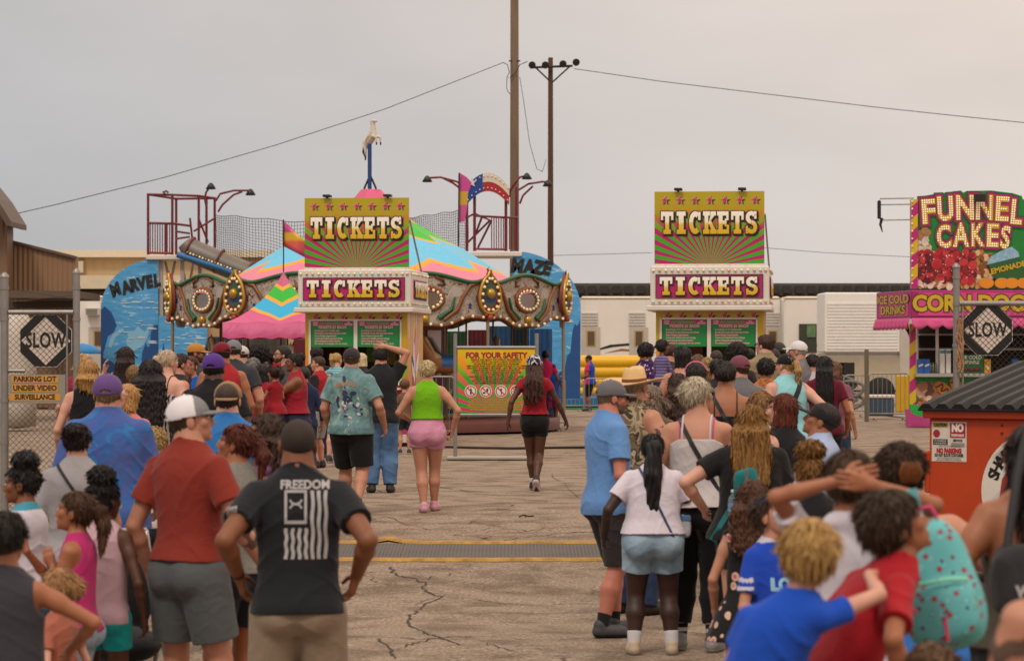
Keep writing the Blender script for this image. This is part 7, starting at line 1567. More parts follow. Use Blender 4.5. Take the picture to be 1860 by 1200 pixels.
sd1 = [vs[j] for j in range(NYl+1)]; lid.add(sd1+[(-.05, sd1[j][1], zl+.002+max(0, hz*j/NYl-.06)) for j in range(NYl+1)], [(j, j+1, NYl+2+j, NYl+1+j) for j in range(NYl)])
sd2 = [vs[NX*(NYl+1)+j] for j in range(NYl+1)]; lid.add(sd2+[(q[0], q[1], zl+.002) for q in sd2], [(j+1, j, NYl+1+j, NYl+2+j) for j in range(NYl)])
lo_ = lid.build('lid', mat('lid_black', '0C0C0E', .55, bump=.15, bscale=30, var=.3, spec=.3), du)
MB().box(-.055, Wd+.045, -.10, -.055, zl-.012, zl+.006, bev=.004).build('lid_edge', mat('lid_black', '121214', .42), lo_)
# notices
a_, b_ = dl(1693, 837), dl(1756, 766); W1, H1 = b_[0]-a_[0], b_[1]-a_[1]; nx0, nz0 = a_
wp = MB().box(nx0, nx0+W1, -.004, -.001, nz0, nz0+H1).build('notice_plate', mat('notice_white', 'C9C0B6', .5, var=.15, vscale=10), du)
def nb_(x0, z0, x1, z1, c, nm='notice_block'): return MB().box(nx0+x0*W1, nx0+x1*W1, -.0062, -.0045, nz0+z0*H1, nz0+z1*H1).build(nm, mat('nb_'+c, c, .5), wp)
nb_(.03, .86, .46, .97, 'B08A18'); nb_(.53, .60, .97, .97, '9A1C26'); nb_(.04, .42, .46, .56, '1C1A1A')
def nt_(tx, x, z, size, c, **kw): mb = MB(); vs_, fs_ = text_geo(tx, size*H1, **kw); mb.add([(nx0+x*W1+a, -.0078, nz0+z*H1+b) for a, b in vs_], fs_); mb.build('lettering', mat('ink_'+c, c, .5), wp)
nt_('CAUTION', .25, .915, .11, '1A1614', off=.002, sx=.72); nt_('NO', .75, .84, .26, 'E0D8D0', off=.006, sx=.8); nt_('TRESPASSING', .75, .66, .085, 'E0D8D0', off=.001, sx=.72)
nt_('NO HAZARDOUS', .25, .52, .062, 'E0D8D0', sx=.72); nt_('WASTE ACCEPTED', .25, .455, .062, 'E0D8D0', sx=.66); nt_('SERVICE', .75, .53, .08, '1A1614', off=.001, sx=.9); nt_('FOR COLLECTION CALL US', .52, .385, .055, '1A1614', sx=.9)
nt_('NO PARKING', .5, .265, .165, 'A81C26', off=.004, sx=.70); nt_('DO NOT BLOCK CONTAINER', .5, .155, .10, '1A1614', off=.0015, sx=.60); nt_('THIS CONTAINER IS PRIVATE PROPERTY', .5, .08, .05, '1A1614', sx=.75); nt_('ANY UNAUTHORIZED USE IS PROHIBITED', .5, .035, .05, '1A1614', sx=.75)
for k in range(5): nb_(.56, .46-k*.022, .95, .468-k*.022, '6A6460', 'fine_print')
MB().prism([(nx0+W1*(.14+.10*math.cos(t)), nz0+H1*(.70+.10*math.sin(t))) for t in np.linspace(0, 2*math.pi, 16)[:-1]], -.0062, -.0045).build('notice_mark', mat('nb_9A1C26', '9A1C26', .5), wp)
# round company emblem with arched name, wagon picture in the middle
cl_, _ = dl(1783, 890); cr_ = cl_+.98; ccx = (cl_+cr_)/2; ccz = dl(1850, 893)[1]; RR = .49
em = MB().prism([(ccx+RR*math.cos(t), ccz+RR*math.sin(t)) for t in np.linspace(0, 2*math.pi, 49)[:-1]], -.004, -.001).build('emblem', mat('emblem_white', 'CFC8BE', .5), du)
mb = MB(); word = 'SHAWNEE COLLECTION'
for i, ch in enumerate(word):
    if ch == ' ': continue
    an = R(161-i*9.4); vs_, fs_ = text_geo(ch, .135, off=.006); rr_r = RR*.80; mb.add([(ccx+rr_r*math.cos(an)+a*math.sin(an)+b*math.cos(an), -.0065, ccz+rr_r*math.sin(an)-a*math.cos(an)+b*math.sin(an)) for a, b in vs_], fs_)
mb.build('lettering', mat('ink_1A1614', '1A1614', .5), em)
MB().prism([(ccx-.33, ccz-.10), (ccx-.30, ccz+.10), (ccx-.26, ccz+.16), (ccx+.02, ccz+.16), (ccx+.04, ccz-.12), (ccx-.30, ccz-.16)], -.0065, -.0045).build('wagon_print', mat('wagon_red', '8A2A20', .5), em)
mb = MB()
for q in arc(ccx+.12, ccz+.02, .17, .17, .15, .15, 0, 360, 24)+arc(ccx+.12, ccz+.02, .05, .05, .0, .0, 0, 360, 14): mb.prism(q, -.0085, -.0068)
for k in range(12): a = 2*math.pi*k/12; mb.prism([(ccx+.12+.04*math.cos(a)-.005*math.sin(a), ccz+.02+.04*math.sin(a)+.005*math.cos(a)), (ccx+.12+.15*math.cos(a)-.005*math.sin(a), ccz+.02+.15*math.sin(a)+.005*math.cos(a)), (ccx+.12+.15*math.cos(a)+.005*math.sin(a), ccz+.02+.15*math.sin(a)-.005*math.cos(a)), (ccx+.12+.04*math.cos(a)+.005*math.sin(a), ccz+.02+.04*math.sin(a)-.005*math.cos(a))], -.0082, -.0069)
for x in (-.22, -.12, -.04): mb.prism([(ccx+x, ccz-.13), (ccx+x+.03, ccz+.15), (ccx+x+.04, ccz+.15), (ccx+x+.01, ccz-.13)], -.0082, -.0069)
mb.build('wheel_print', mat('ink_1A1614', '1A1614', .5), em)
# ---------------------------------------------------------------- the people
def bag(name, label, I, loc, w, h, t, m, cat='bag', strapm=None, extra=None):
    """soft bag resting against a person: rounded block with flap, at body-local loc"""
    pr = [(*_el((0, 0, 0), (w*.5, t*.5, h*.5)), .01), (*_el((0, 0, -h*.12), (w*.52, t*.55, h*.36)), .03)]
    def f(x, y, z): q = ((np.abs(x)/(w*.5))**4+(np.abs(y)/(t*.5))**3+(np.abs(z)/(h*.5))**4)**.25; return (q-1)*min(w, h, t)*.45+.003*wob(x, y, z, 1.0, 30)
    v, fc_ = evaluate([(np.array([-w, -t, -h])*.6, np.array([w, t, h])*.6, f, .005)], np.array([-w, -t, -h])*.62, np.array([w, t, h])*.62, max(.006, min(w, h)/34))
    r = I['root']; Mx = Matrix.Translation(r.location) @ Matrix.Rotation(r.rotation_euler.z, 4, 'Z'); e_ = empty(name, Mx @ Vector(loc), r.rotation_euler.z, label, cat); np_mesh('pouch', v, fc_, m, e_)
    return e_
BL = ('sneaker', '1E1E20', '3A3A3C'); WH = ('sneaker', 'CFC8C0', 'D8D4CE'); GY = ('sneaker', '48484A', '2A2A2C')
denim_l = cloth('6A86A0', 'denim', '9AAEBC'); denim_m = cloth('3A5A86', 'denim', '5A7AA0'); denim_d = cloth('1E2E4A', 'denim', '2E4468')
tie_blue = cloth('2C5A9C', 'tiedye', '46548F', '366CA4'); tie_teal = cloth('6C8C8C', 'tiedye', '54757C', '86A09C'); camo_m = cloth('6A5C48', 'camo', '9A8A72', '3A3226')
floral_m = cloth('141214', 'floral', 'C0507A', 'C8A890'); print_m = cloth('1C1838', 'print', 'B8A8B8', '6A2A6A'); bw_m = cloth('D0CCD4', 'zebra', '181820')
grey_h = cloth('A8A4A6', 'heather', '86848A'); char = '2C2C30'
sleeve_band = lambda x, y, z, A, B: ((np.abs(x) > .135) & (((z*40) % 1) < .5) & (z < .74))

# left foreground
I = person(343, 713, 14, -34, 'man in a dark red tee, grey shorts and white mesh cap, looking right', 'm', 'light', ('short', '2E2118'), hat=('cap', '77777A', 'D0CCD0', '6E6E70'),
           top=dict(t='tee', c='7C2A20', hem=.54, sleeve=.60, ease=.012, loose=.25, amp=.008), bottom=dict(t='shorts', c='4E5254', hem=.325, ease=.020), shoes=GY, arms=('down', ((.175, .10, .53), (.6, -1, 0), None)), legs='wide', fat=.97, head=(-48, -10, 0), tattoo=[(1, 1.05, 1.5)])
I = person(541, 755, 12.4, 3, 'man with buzzed black hair, hands on hips, black tee with a white flag print', 'm', 'brown', ('buzz', '14100E'), top=dict(t='tee', c='1A1B21', hem=.50, sleeve=.60, ease=.012, loose=.35, amp=.008), bottom=dict(t='shorts', c='857563', hem=.30, ease=.013), shoes=GY, arms=('hips', 'hips'), legs='wide', fat=1.06, head=(4, -6, 0))
FRD = I; wht = mat('print_white', 'A8A4A4', .8, var=.15, vscale=30); B_ = I['B']
def px_on(I, px_, py_, d): return (px_-CX)/F*d-I['root'].location.x, ZC+(HY-py_)/F*d-I['base']
dd0 = 12.3
vs, fs = text_geo('FREEDOM', .052, off=.0016, sx=.94); c_ = px_on(I, 552, 880, dd0); decal(I, ([(c_[0]+a, c_[1]+b) for a, b in vs], fs), 'lettering', wht)
for k in range(7):
    x_ = 515+k*11.9; y0, y1 = (958 if k < 4 else 890), 1014; a, b = px_on(I, x_, y0, dd0), px_on(I, x_+6.2, y1, dd0); decal(I, grid_rect(a[0], b[0], b[1], a[1], 16, .0025, 3), 'stripe_print', wht)
for (x0, y0, x1, y1) in ((515, 889, 519.5, 950), (551, 889, 555.5, 950), (519.5, 889, 551, 893.5), (519.5, 944, 551, 950)): a, b = px_on(I, x0, y0, dd0), px_on(I, x1, y1, dd0); decal(I, grid_rect(a[0], b[0], b[1], a[1], 10, 0, 4), 'frame_print', wht)
cx_, cz_ = px_on(I, 535.5, 914, dd0)
for sgn in (1, -1):
    pts = []; w_ = .030
    up_ = [(-1, .62*sgn), (-.75, .75*sgn), (-.5, .30*sgn), (0, .12*sgn), (.5, .30*sgn), (.75, .75*sgn), (1, .62*sgn), (.72, .22*sgn), (.35, -.16*sgn), (0, -.14*sgn), (-.35, -.16*sgn), (-.72, .22*sgn)]
    decal(I, ([(cx_+a*w_, cz_+b*w_*.9+.0) for a, b in up_], [tuple(range(12))] if sgn < 0 else [tuple(range(11, -1, -1))]), 'chest_mark_print', wht, gap=.0034 if sgn > 0 else .0030)
vs, fs = grid_rect(-.020, .020, 0, .05, 5, 0, 3)
for k in range(5):
    a, b = px_on(I, 411+k*4, 920, dd0), px_on(I, 413.5+k*4, 936, dd0); decal(I, grid_rect(a[0]+.0, b[0], b[1], a[1]+.002*k, 5, 0, 2), 'sleeve_print', wht)
MBW = MB(); Wp = I['A'][-1][2]; E_l = I['A'][-1][1]; q = unit(Wp-E_l); MBW.tube([Wp-q*.045, Wp-q*.015], .031, 14); MBW.build('wristband', mat('band_black', '131313', .6), I['root'])
person(10, 926, 10.2, 2, 'boy with faded black hair and a dark grey sleeveless shirt at the lower left corner', 'f', 'tan', ('fade', '16100C'), top=dict(t='vest', c='34333B', hem=.47, ease=.02, loose=.9), bottom=dict(t='shorts', c='131316', hem=.28, ease=.02), arms=('down', ((.16, .11, .62), (1, -.2, -.2), (-.2, .8, -.4))), head=(-12, -12, 0), fat=1.1)
person(106, 1028, 12.6, 62, 'toddler girl with light brown bun, yellow hair clip and salmon tee', 'f', 'pale', ('bun', '8A6240', 'B88A5A'), top=dict(t='tee', c='9A5A48', hem=.44, ease=.02, sleeve=.6, loose=1), bottom=dict(t='shorts', c='1C1A34', hem=.34), arms=('down', 'down'), head=(20, -8, 0))
person(140, 888, 13.6, 78, 'girl in a hot pink tank top and denim shorts with a brown ponytail, facing left', 'f', 'tan', ('pony', '2A1A12', '5A3A24', .14), top=dict(t='tank', c='AA2668', hem=.50, ease=.008), bottom=dict(t='shorts', c=denim_l, hem=.37, ease=.014), arms=(((.02, .10, .73), (-.2, .2, -1), (0, .4, 1)), ((-.06, .17, .79), (.5, .3, -1), (0, .4, 1))), head=(6, -10, 0), shoes=('sandal', 'C8A018', ''))
person(47, 806, 14.6, 62, 'girl with a curly black puff and white tank top trimmed in teal, arms folded up', 'f', 'brown', ('puff', '120E0D'), top=dict(t='tank', c='C4BECB', hem=.55, ease=.008, c2='3A8AA0', sel=lambda x, y, z, A, B: (z > .832) | ((np.abs(x) > .078) & (z > .745))), bottom=dict(t='jeans', c=denim_m, hem=.08), arms=(((-.02, .12, .77), (-.5, .6, -1), (1, .1, .2)), ((-.04, .14, .72), (.8, .2, -.8), (-1, .1, .5))), head=(28, 0, 0), shoes=WH)
person(186, 832, 14.0, -8, 'girl with a black hair puff, pale pink tank top and turquoise shorts', 'f', 'dark', ('puff', '120E0D'), top=dict(t='tank', c='B89AA4', hem=.485, ease=.010, loose=.7), bottom=dict(t='shorts', c='0E9296', hem=.395, ease=.010), shoes=None, arms=('relax', 'down'), head=(-30, 0, 0), legs='stand2')
I = person(140, 757, 16.2, 4, 'woman with a dark high bun and light grey top, thin black strap across back', 'f', 'light', ('highbun', '1A1010'), top=dict(t='tee', c='8E8A8E', hem=.50, ease=.018, loose=.8, sleeve=.7), bottom=dict(t='leggings', c='1E1E2A', hem=.06), arms=('relax', 'front'), head=(-12, -6, 0), strap=[('131114', -1, .60, .018)], fat=1.12, extra=.03)
person(196, 675, 18.2, 6, 'large man in a blue and purple tie dye long sleeve shirt and purple cap', 'm', 'light', ('short', '6A5038'), hat=('cap', '5A4076'), top=dict(t='tee', c=tie_blue, hem=.46, ease=.022, sleeve=1.6, loose=1), bottom=dict(t='jeans', c=denim_d, hem=.05), arms=('relax', 'fwd'), fat=1.26, head=(-6, -10, 0), shoes=BL)
person(430, 766, 14.6, 40, 'woman with a red brown ponytail and heather grey tank top, bare arms', 'f', 'tan', ('pony', '3A1812', '6A3020', .10), top=dict(t='tank', c=cloth('84827C', 'heather', '6C6A66'), hem=.52, ease=.008), bottom=dict(t='shorts', c='20222A', hem=.36), shoes=('sandal', 'B0986A', ''), arms=('front', 'front'), head=(38, -12, 0))
person(489, 748, 15.2, 60, 'woman with long wavy dark brown hair and sunglasses, behind the man with the flag shirt', 'f', 'tan', ('wavy', '1E1512', '4A3022', .22), top=dict(t='tee', c=cloth('3A2A34', 'floral', '7A4A66', '5A3A50'), hem=.50, ease=.016), bottom=dict(t='shorts', c='131316', hem=.36, ease=.012), glasses=('sun', '151515'), arms=('relax', 'front'), head=(14, -4, 0), shoes=('sandal', 'C8B898', ''))
person(413, 690, 19, 4, 'man in a bright blue polo with a tan cap worn backwards', 'm', 'pale', ('short', '2A1A14'), hat=('backcap', '8A6A48'), top=dict(t='tee', c='2A6AAA', hem=.49, ease=.016, neck='polo', sleeve=.62), bottom=dict(t='jeans', c=denim_d, hem=.05), arms=('relax', 'relax'), fat=1.12, head=(-5, -4, 0), shoes=BL)
person(388, 639, 24, 0, 'person in a black tee and bright purple cap among the left crowd', 'm', 'dark', ('short', '120E0C'), hat=('cap', '4A2A7A'), top=dict(t='tee', c='17161A', hem=.50, ease=.016), bottom=dict(t='jeans', c='1C2230', hem=.05), arms=('relax', 'relax'), fat=1.1, head=(-8, -6, 0))
person(273, 651, 23.5, 0, 'woman whose wavy black hair hangs thickly to her waist', 'f', 'light', ('wavy', '0E0B0C', '2A2224', .20, 1.12), top=dict(t='tee', c=cloth('2A262A', 'zebra', 'A8A0A0'), hem=.50), bottom=dict(t='jeans', c='1C2230', hem=.05), arms=('relax', 'relax'), fat=1.08)
person(226, 694, 22, 160, 'older woman with a blond bob and glasses in a peach top, turned to the camera', 'f', 'pale', ('bob', '9A6C3C', 'C89A60'), top=dict(t='tee', c='B8706A', hem=.50, sleeve=.9, ease=.014), bottom=dict(t='jeans', c=denim_d, hem=.05), arms=('front', 'front'), glasses=('clear', '6A5A4A', 'B8AFA8'), head=(-30, -14, 0), fat=1.1)
person(281, 776, 20.5, 10, 'small blond head showing low between the tie dye man and the red tee man', 'f', 'pale', ('updo', '9A7A4A', 'C8A870'), top=dict(t='tee', c='B8A8A0', hem=.5), bottom=dict(t='shorts', c='303848', hem=.35), arms=('relax', 'relax'), lod=1.2)
# left middle distance
L_ = dict(lod=1.15)
person(228, 628, 30, 2, 'girl with long straight black hair, both hands raised with a phone', 'f', 'light', ('long', '17100F', '3A2824', .16), top=dict(t='tee', c=cloth('9A9298', 'zebra', '2A2830'), hem=.50), bottom=dict(t='jeans', c=denim_d, hem=.05), arms=(((-.14, .12, .845), (-.7, .2, -1), (0, .1, 1)), ((.19, .10, .86), (.7, .2, -1), (0, .1, 1))))
person(243, 662, 28.5, 10, 'small boy with short light brown hair held up beside the black haired girl', 'f', 'pale', ('short', '7A5838', '9A7A50'), top=dict(t='tee', c='8A8A92', hem=.5), bottom=dict(t='shorts', c='40485A', hem=.35), zoff=.55, arms=('front', 'front'), **L_)
person(160, 652, 25.5, 4, 'woman with straight blond hair and a black top behind the left gate', 'f', 'pale', ('long', '8A6238', 'C09458', .05), top=dict(t='tank', c='141418', hem=.5), bottom=dict(t='jeans', c='1C2230', hem=.05), arms=('relax', 'relax'), **L_)
person(149, 641, 31, 2, 'woman with lighter blond hair standing farther back by the left gate post', 'f', 'pale', ('long', '9A7448', 'CCA66C', .04), top=dict(t='tee', c='8A1C38', hem=.5), bottom=dict(t='jeans', c='1C2230', hem=.05), arms=('relax', 'front'), **L_)
person(301, 634, 27, -28, 'woman with a silver blond ponytail and black lace camisole, bare shoulders', 'f', 'pale', ('pony', 'A08468', 'D0BAA0', .10), top=dict(t='cami', c=cloth('1A181C', 'heather', '4A444A'), hem=.5, strapc=m_blk), bottom=dict(t='jeans', c=denim_d, hem=.05), arms=('relax', 'relax'), head=(-20, 0, 0), fat=1.12)
person(325, 640, 28.4, -60, 'woman with dark braided hair and pink sunglasses beside the silver ponytail', 'f', 'light', ('sleek', '2A1812'), top=dict(t='tank', c='2A262A', hem=.5), bottom=dict(t='jeans', c=denim_d, hem=.05), arms=('relax', 'relax'), glasses=('sun', 'B0286A', '3A1A28'), head=(-15, 0, 0), **L_)
person(346, 645, 29.5, 176, 'woman in a royal blue tank top facing the camera in the left crowd', 'f', 'light', ('sleek', '3A2418', '5A3A28'), top=dict(t='tank', c='1552A8', hem=.5), bottom=dict(t='jeans', c=denim_d, hem=.05), arms=('down', 'front'), head=(-14, -4, 0), fat=1.15)
person(334, 672, 28.8, 20, 'child with short brown hair in front of the woman in royal blue', 'f', 'light', ('short', '4A3020', '6A4A30'), top=dict(t='tee', c='7A5A50', hem=.5), bottom=dict(t='shorts', c='40485A', hem=.35), arms=('relax', 'relax'), **L_)
person(352, 621, 33, -100, 'man in a tan cap and dark sunglasses looking right before the blue board', 'm', 'tan', ('short', '2A1A12'), hat=('cap', 'A8742E'), top=dict(t='tee', c='3A3A44', hem=.5), bottom=dict(t='jeans', c=denim_d, hem=.05), glasses=('sun', '131313'), head=(8, 0, 0), beard=1, **L_)
person(306, 646, 31, 0, 'person with round dark hair left of the silver ponytail', 'f', 'tan', ('short', '17110F'), top=dict(t='tee', c='2E2A30', hem=.5), bottom=dict(t='jeans', c=denim_d, hem=.05), **L_)
person(404, 619, 29, 18, 'man in a maroon cap and red tank top with bare shoulders', 'm', 'tan', ('short', '17110F'), hat=('cap', '6A1020'), top=dict(t='tank', c='9A2028', hem=.5), bottom=dict(t='shorts', c='2A2A30', hem=.3), arms=('relax', 'relax'), head=(20, 0, 0), fat=1.08, **L_)
person(424, 615, 31, 4, 'man in a grey cap and charcoal tee next to the maroon cap', 'm', 'light', ('short', '2A1C14'), hat=('cap', '6E6E72'), top=dict(t='tee', c='33343A', hem=.5, ease=.016), bottom=dict(t='shorts', c='2A2A30', hem=.3), arms=('relax', 'relax'), fat=1.12, **L_)
person(440, 626, 36, 10, 'man in a white cap with a dark emblem, behind the grey cap', 'm', 'light', ('short', '2A1C14'), hat=('cap', 'B8B0B0'), top=dict(t='tee', c='3A4A5A', hem=.5), bottom=dict(t='jeans', c=denim_d, hem=.05), **L_)
person(471, 623, 38, 0, 'person with a round black afro under the edge of the pink tent', 'm', 'dark', ('afro', '100C0B'), top=dict(t='tee', c='26262E', hem=.5), bottom=dict(t='jeans', c=denim_d, hem=.05), **L_)
person(515, 627, 36, 150, 'man in glasses and a slate grey shirt looking left beneath the tent', 'm', 'light', ('short', '17110F'), top=dict(t='tee', c='46444A', hem=.5, neck='polo'), bottom=dict(t='jeans', c=denim_d, hem=.05), glasses=('clear', '1A1A1A', '8A8078'), head=(-45, -4, 0), beard=1, fat=1.1, **L_)
person(460, 650, 35, 8, 'woman with curly grey hair near the tent', 'f', 'light', ('updo', '4E4A4A', '8A8686'), top=dict(t='tee', c='3A3A3C', hem=.5), bottom=dict(t='jeans', c=denim_d, hem=.05), **L_)
person(475, 660, 32, 6, 'woman with smooth black hair in a short red dress carrying a girl', 'f', 'light', ('bob', '0F0C0C', '2A2424'), top=dict(t='dress', c='8C1420', hem=.46, sleeve=.4, ease=.02), bottom=dict(t='shorts', c='B8B0B4', hem=.36, ease=.016), arms=('relax', ((.06, .15, .64), (.8, -.2, -.8), (.8, .6, 0))), extra=.0)
I = person(500, 660, 31.4, 40, 'little girl in a red dress with a red hair bow carried on an arm', 'f', 'light', ('pony', '1E1410', '4A3024', .12), top=dict(t='dress', c='8C1420', hem=.42, sleeve=.35, ease=.02, flare=.3), bottom=None, zoff=.62, arms=(((-.1, .17, .74), (-.3, 0, -1), None), ((.1, .15, .72), (.5, 0, -1), None)), legs=((-.06, .12, .10, 0), (.05, .14, .08, 0)))
bw = MB(); q = I['hp'](.0, -.30, .50); bw.T = Matrix.Translation(q); bw.prism([(-.05, .03), (0, .008), (.05, .03), (.05, -.03), (0, -.008), (-.05, -.03)], -.012, .012); bw.build('hair_bow', mat('bow_red', 'A01420', .6), I['root'])
person(537, 641, 32.4, 95, 'woman in glasses and a red tank top with her hand over her mouth', 'f', 'brown', ('highbun', '120E0D'), top=dict(t='tank', c='8C1828', hem=.57), bottom=dict(t='leggings', c='24203A', hem=.05), arms=('mouth', 'hold'), glasses=('clear', '131313', '6A5A50'), head=(10, -4, 0), fat=1.25)
person(553, 666, 36, 10, 'child in a navy hooded shirt between the red tank top and the red vest', 'f', 'tan', ('short', '1A1412'), top=dict(t='tee', c='1C2444', hem=.48, sleeve=1.7, ease=.02), bottom=dict(t='jeans', c='1C2230', hem=.05), **L_)
person(580, 647, 41, 62, 'boy in a red shirt with black shoulders and pale grey shorts, facing left', 'm', 'light', ('fade', '2A1C14', '4A3424'), top=dict(t='tee', c='9A1820', hem=.50, sleeve=.5, c2='18161A', sel=lambda x, y, z, A, B: (np.abs(x) > .085)), bottom=dict(t='shorts', c='8E8A88', hem=.27, ease=.018), arms=('relax', 'front'), shoes=('sneaker', '151517', '6A1A2A'), head=(24, -4, 0))
person(610, 640, 43, -12, 'girl with a blond ponytail and striped teal shirt at the booth counter', 'f', 'pale', ('highpony', '8A6438', 'C09A5A', .10), top=dict(t='tee', c=cloth('4A8A9A', 'stripes', '8AB8C0'), hem=.5), bottom=dict(t='shorts', c='2A2A30', hem=.34), head=(-24, 0, 0), **L_)
person(575, 632, 44.5, 0, 'person with dark curly hair in a black top at the booth window', 'm', 'brown', ('curlytop', '1A1210'), top=dict(t='tee', c='121216', hem=.5), bottom=dict(t='jeans', c='1C2230', hem=.05), **L_)
person(656, 640, 42, -20, 'woman with pale blond hair half hidden behind the teal tie dye man', 'f', 'pale', ('bob', 'A89068', 'D8C8A0'), top=dict(t='tee', c='2A2220', hem=.5), bottom=dict(t='jeans', c='1C2230', hem=.05), **L_)
person(735, 690, 47, 5, 'child with tangled brown hair at the right corner of the left booth', 'f', 'light', ('curlytop', '4A3022', '7A5A3A'), top=dict(t='tee', c='6A4A3A', hem=.5), bottom=dict(t='shorts', c='2A2A30', hem=.34), **L_)
# walkers in the open middle
I = person(638, 629, 29.3, -14, 'man walking in a faded teal tie dye tee, black shorts and dark cap', 'm', 'light', ('short', '4A3422'), hat=('cap', '2E2A2C'), top=dict(t='tee', c=tie_teal, hem=.475, ease=.020, sleeve=.72, loose=1), bottom=dict(t='shorts', c='111113', hem=.285, ease=.020), shoes=('sneaker', '8A2A2A', 'B8A898', '131313', .075), arms=('relax', ((.19, .05, .52), (.5, -1, 0), None)), legs=((-.07, .13, 0, 6), (.075, -.12, .035, -8)), fat=1.18, head=(10, -8, 0), beard=1)
I_t = I; r_ = random.Random(11); S0 = (lambda a, b: (a, b)); ctr = (.0, .655*I['B'])
for c_, n, sx_, sz_, r0 in (('24344A', 20, .14, .22, .042), ('C0B8B4', 15, .11, .18, .032), ('5A4A7A', 10, .12, .19, .026), ('B0785A', 6, .09, .14, .016)):
    for k in range(n):
        ox_, oz_ = r_.gauss(0, sx_*.5), r_.gauss(0, sz_*.5); ox_ += oz_*-.35; rr = r0*r_.uniform(.4, 1); a0 = r_.uniform(0, 3); w2 = r_.uniform(.3, .7)
        pts = [(ctr[0]+ox_+rr*math.cos(t)*math.cos(a0)-rr*w2*math.sin(t)*math.sin(a0), ctr[1]+oz_+rr*math.cos(t)*math.sin(a0)+rr*w2*math.sin(t)*math.cos(a0)) for t in np.linspace(0, 2*math.pi, 9)[:-1]]
        decal(I, (pts, [tuple(range(8))]), 'rider_print', mat('inkp_'+c_, c_, .9), gap=.003+.0006*r_.random())
for k in range(7):
    a = (k-3)*.23; vs, fs = text_geo('RODEOS!'[k], .05, off=.002); x_, z_ = .145*math.sin(a)*1.2, .70*I['B']+.13*math.cos(a); decal(I, ([(x_+u, z_+v) for u, v in vs], fs), 'lettering', mat('ink_orange', 'B0784A', .9), gap=.004)
person(692, 626, 33.5, 4, 'man in a black tee and blue jeans with one hand on top of his head', 'm', 'light', ('short', '17100E'), top=dict(t='tee', c='1B1C20', hem=.475, ease=.018, loose=.8), bottom=dict(t='jeans', c=denim_m, hem=.055, ease=.012, waist=.55), shoes=('sneaker', '2A2624', '1A1816'), arms=('relax', ((.03, -.02, 1.005), (1, .05, -.1), (-.9, .1, -.1))), legs='stand', fat=1.06, extra=.02)
I = person(776, 655, 29.6, 2, 'woman walking in a lime green tank top and pink denim shorts, blond hair pinned up', 'f', 'light', ('updo', 'A08658', 'D8C89A'), top=dict(t='crop', c='6AA80E', hem=.605, ease=.005, loose=.1), bottom=dict(t='shorts', c=cloth('B0708C', 'denim', 'C890A8'), hem=.425, ease=.010, waist=.61), shoes=('sneaker', 'C890A4', 'C8A0B0'), arms=(((-.115, .10, .60), (-.8, -1, 0), None), ((.165, .02, .53), (.8, -.6, 0), None)), legs=((-.022, -.05, .0, 6), (.045, .10, .0, -14)), fat=1.17, head=(-6, 0, 0))
person(971, 645, 34.0, -4, 'woman walking with waist length brown braids, patterned head scarf, red top and black shorts', 'f', 'dark', ('braids', '241410', '4A2A1E', .27), hat=('bonnet', cloth('141418', 'camo', 'C8C4D0', '3A3A48')), top=dict(t='tee', c='8E1826', hem=.555, sleeve=.35, ease=.006, loose=.2), bottom=dict(t='shorts', c='0F0F11', hem=.40, ease=.006, waist=.60), shoes=('sneaker', '2A1416', 'C8B8B8', 'C8C0BC', .075), arms=(((-.19, -.06, .50), (-.7, -1, 0), None), ((.23, .07, .50), (.7, -1, 0), None)), legs=((-.015, .08, 0, 4), (.02, -.12, .04, -4)), head=(0, 0, 0))
person(1071, 644, 85, 78, 'ride attendant in a pink and blue shirt and black cap by the yellow inflatable', 'm', 'brown', ('short', '120E0C'), hat=('cap', '131418'), top=dict(t='tee', c='B81C58', hem=.47, ease=.02, c2='1A3E9A', sel=lambda x, y, z, A, B: (y < -.02)), bottom=dict(t='shorts', c='131316', hem=.27, ease=.018), shoes=BL, arms=('waist', 'waist'), fat=1.15, head=(10, 0, 0))
person(991, 636, 62, 4, 'person in a hot pink shirt standing behind the safety sign', 'f', 'brown', ('bun', '17100E'), top=dict(t='tee', c='B8205A', hem=.5), bottom=dict(t='jeans', c=denim_d, hem=.05), **L_)
person(1004, 660, 62, 4, 'child in blue and pink beside the carousel exit', 'f', 'brown', ('short', '17100E'), top=dict(t='tee', c='1C4A9A', hem=.5), bottom=dict(t='shorts', c='8A2A5A', hem=.34), **L_)
for x, y, lab, c_ in ((899, 650, 'person behind the safety sign, only dark sneakers and shins showing below it', '3A4A6A'), (929, 652, 'person behind the safety sign in white socks and dark shoes', '6A6A70')):
    person(x, y, 63, 10, lab, 'm', 'light', ('short', '2A1C14'), top=dict(t='tee', c=c_, hem=.5), bottom=dict(t='shorts', c='30343A', hem=.3), shoes=('sneaker', '1C2430', '8A8680', 'B8B0AC', .09), **L_)
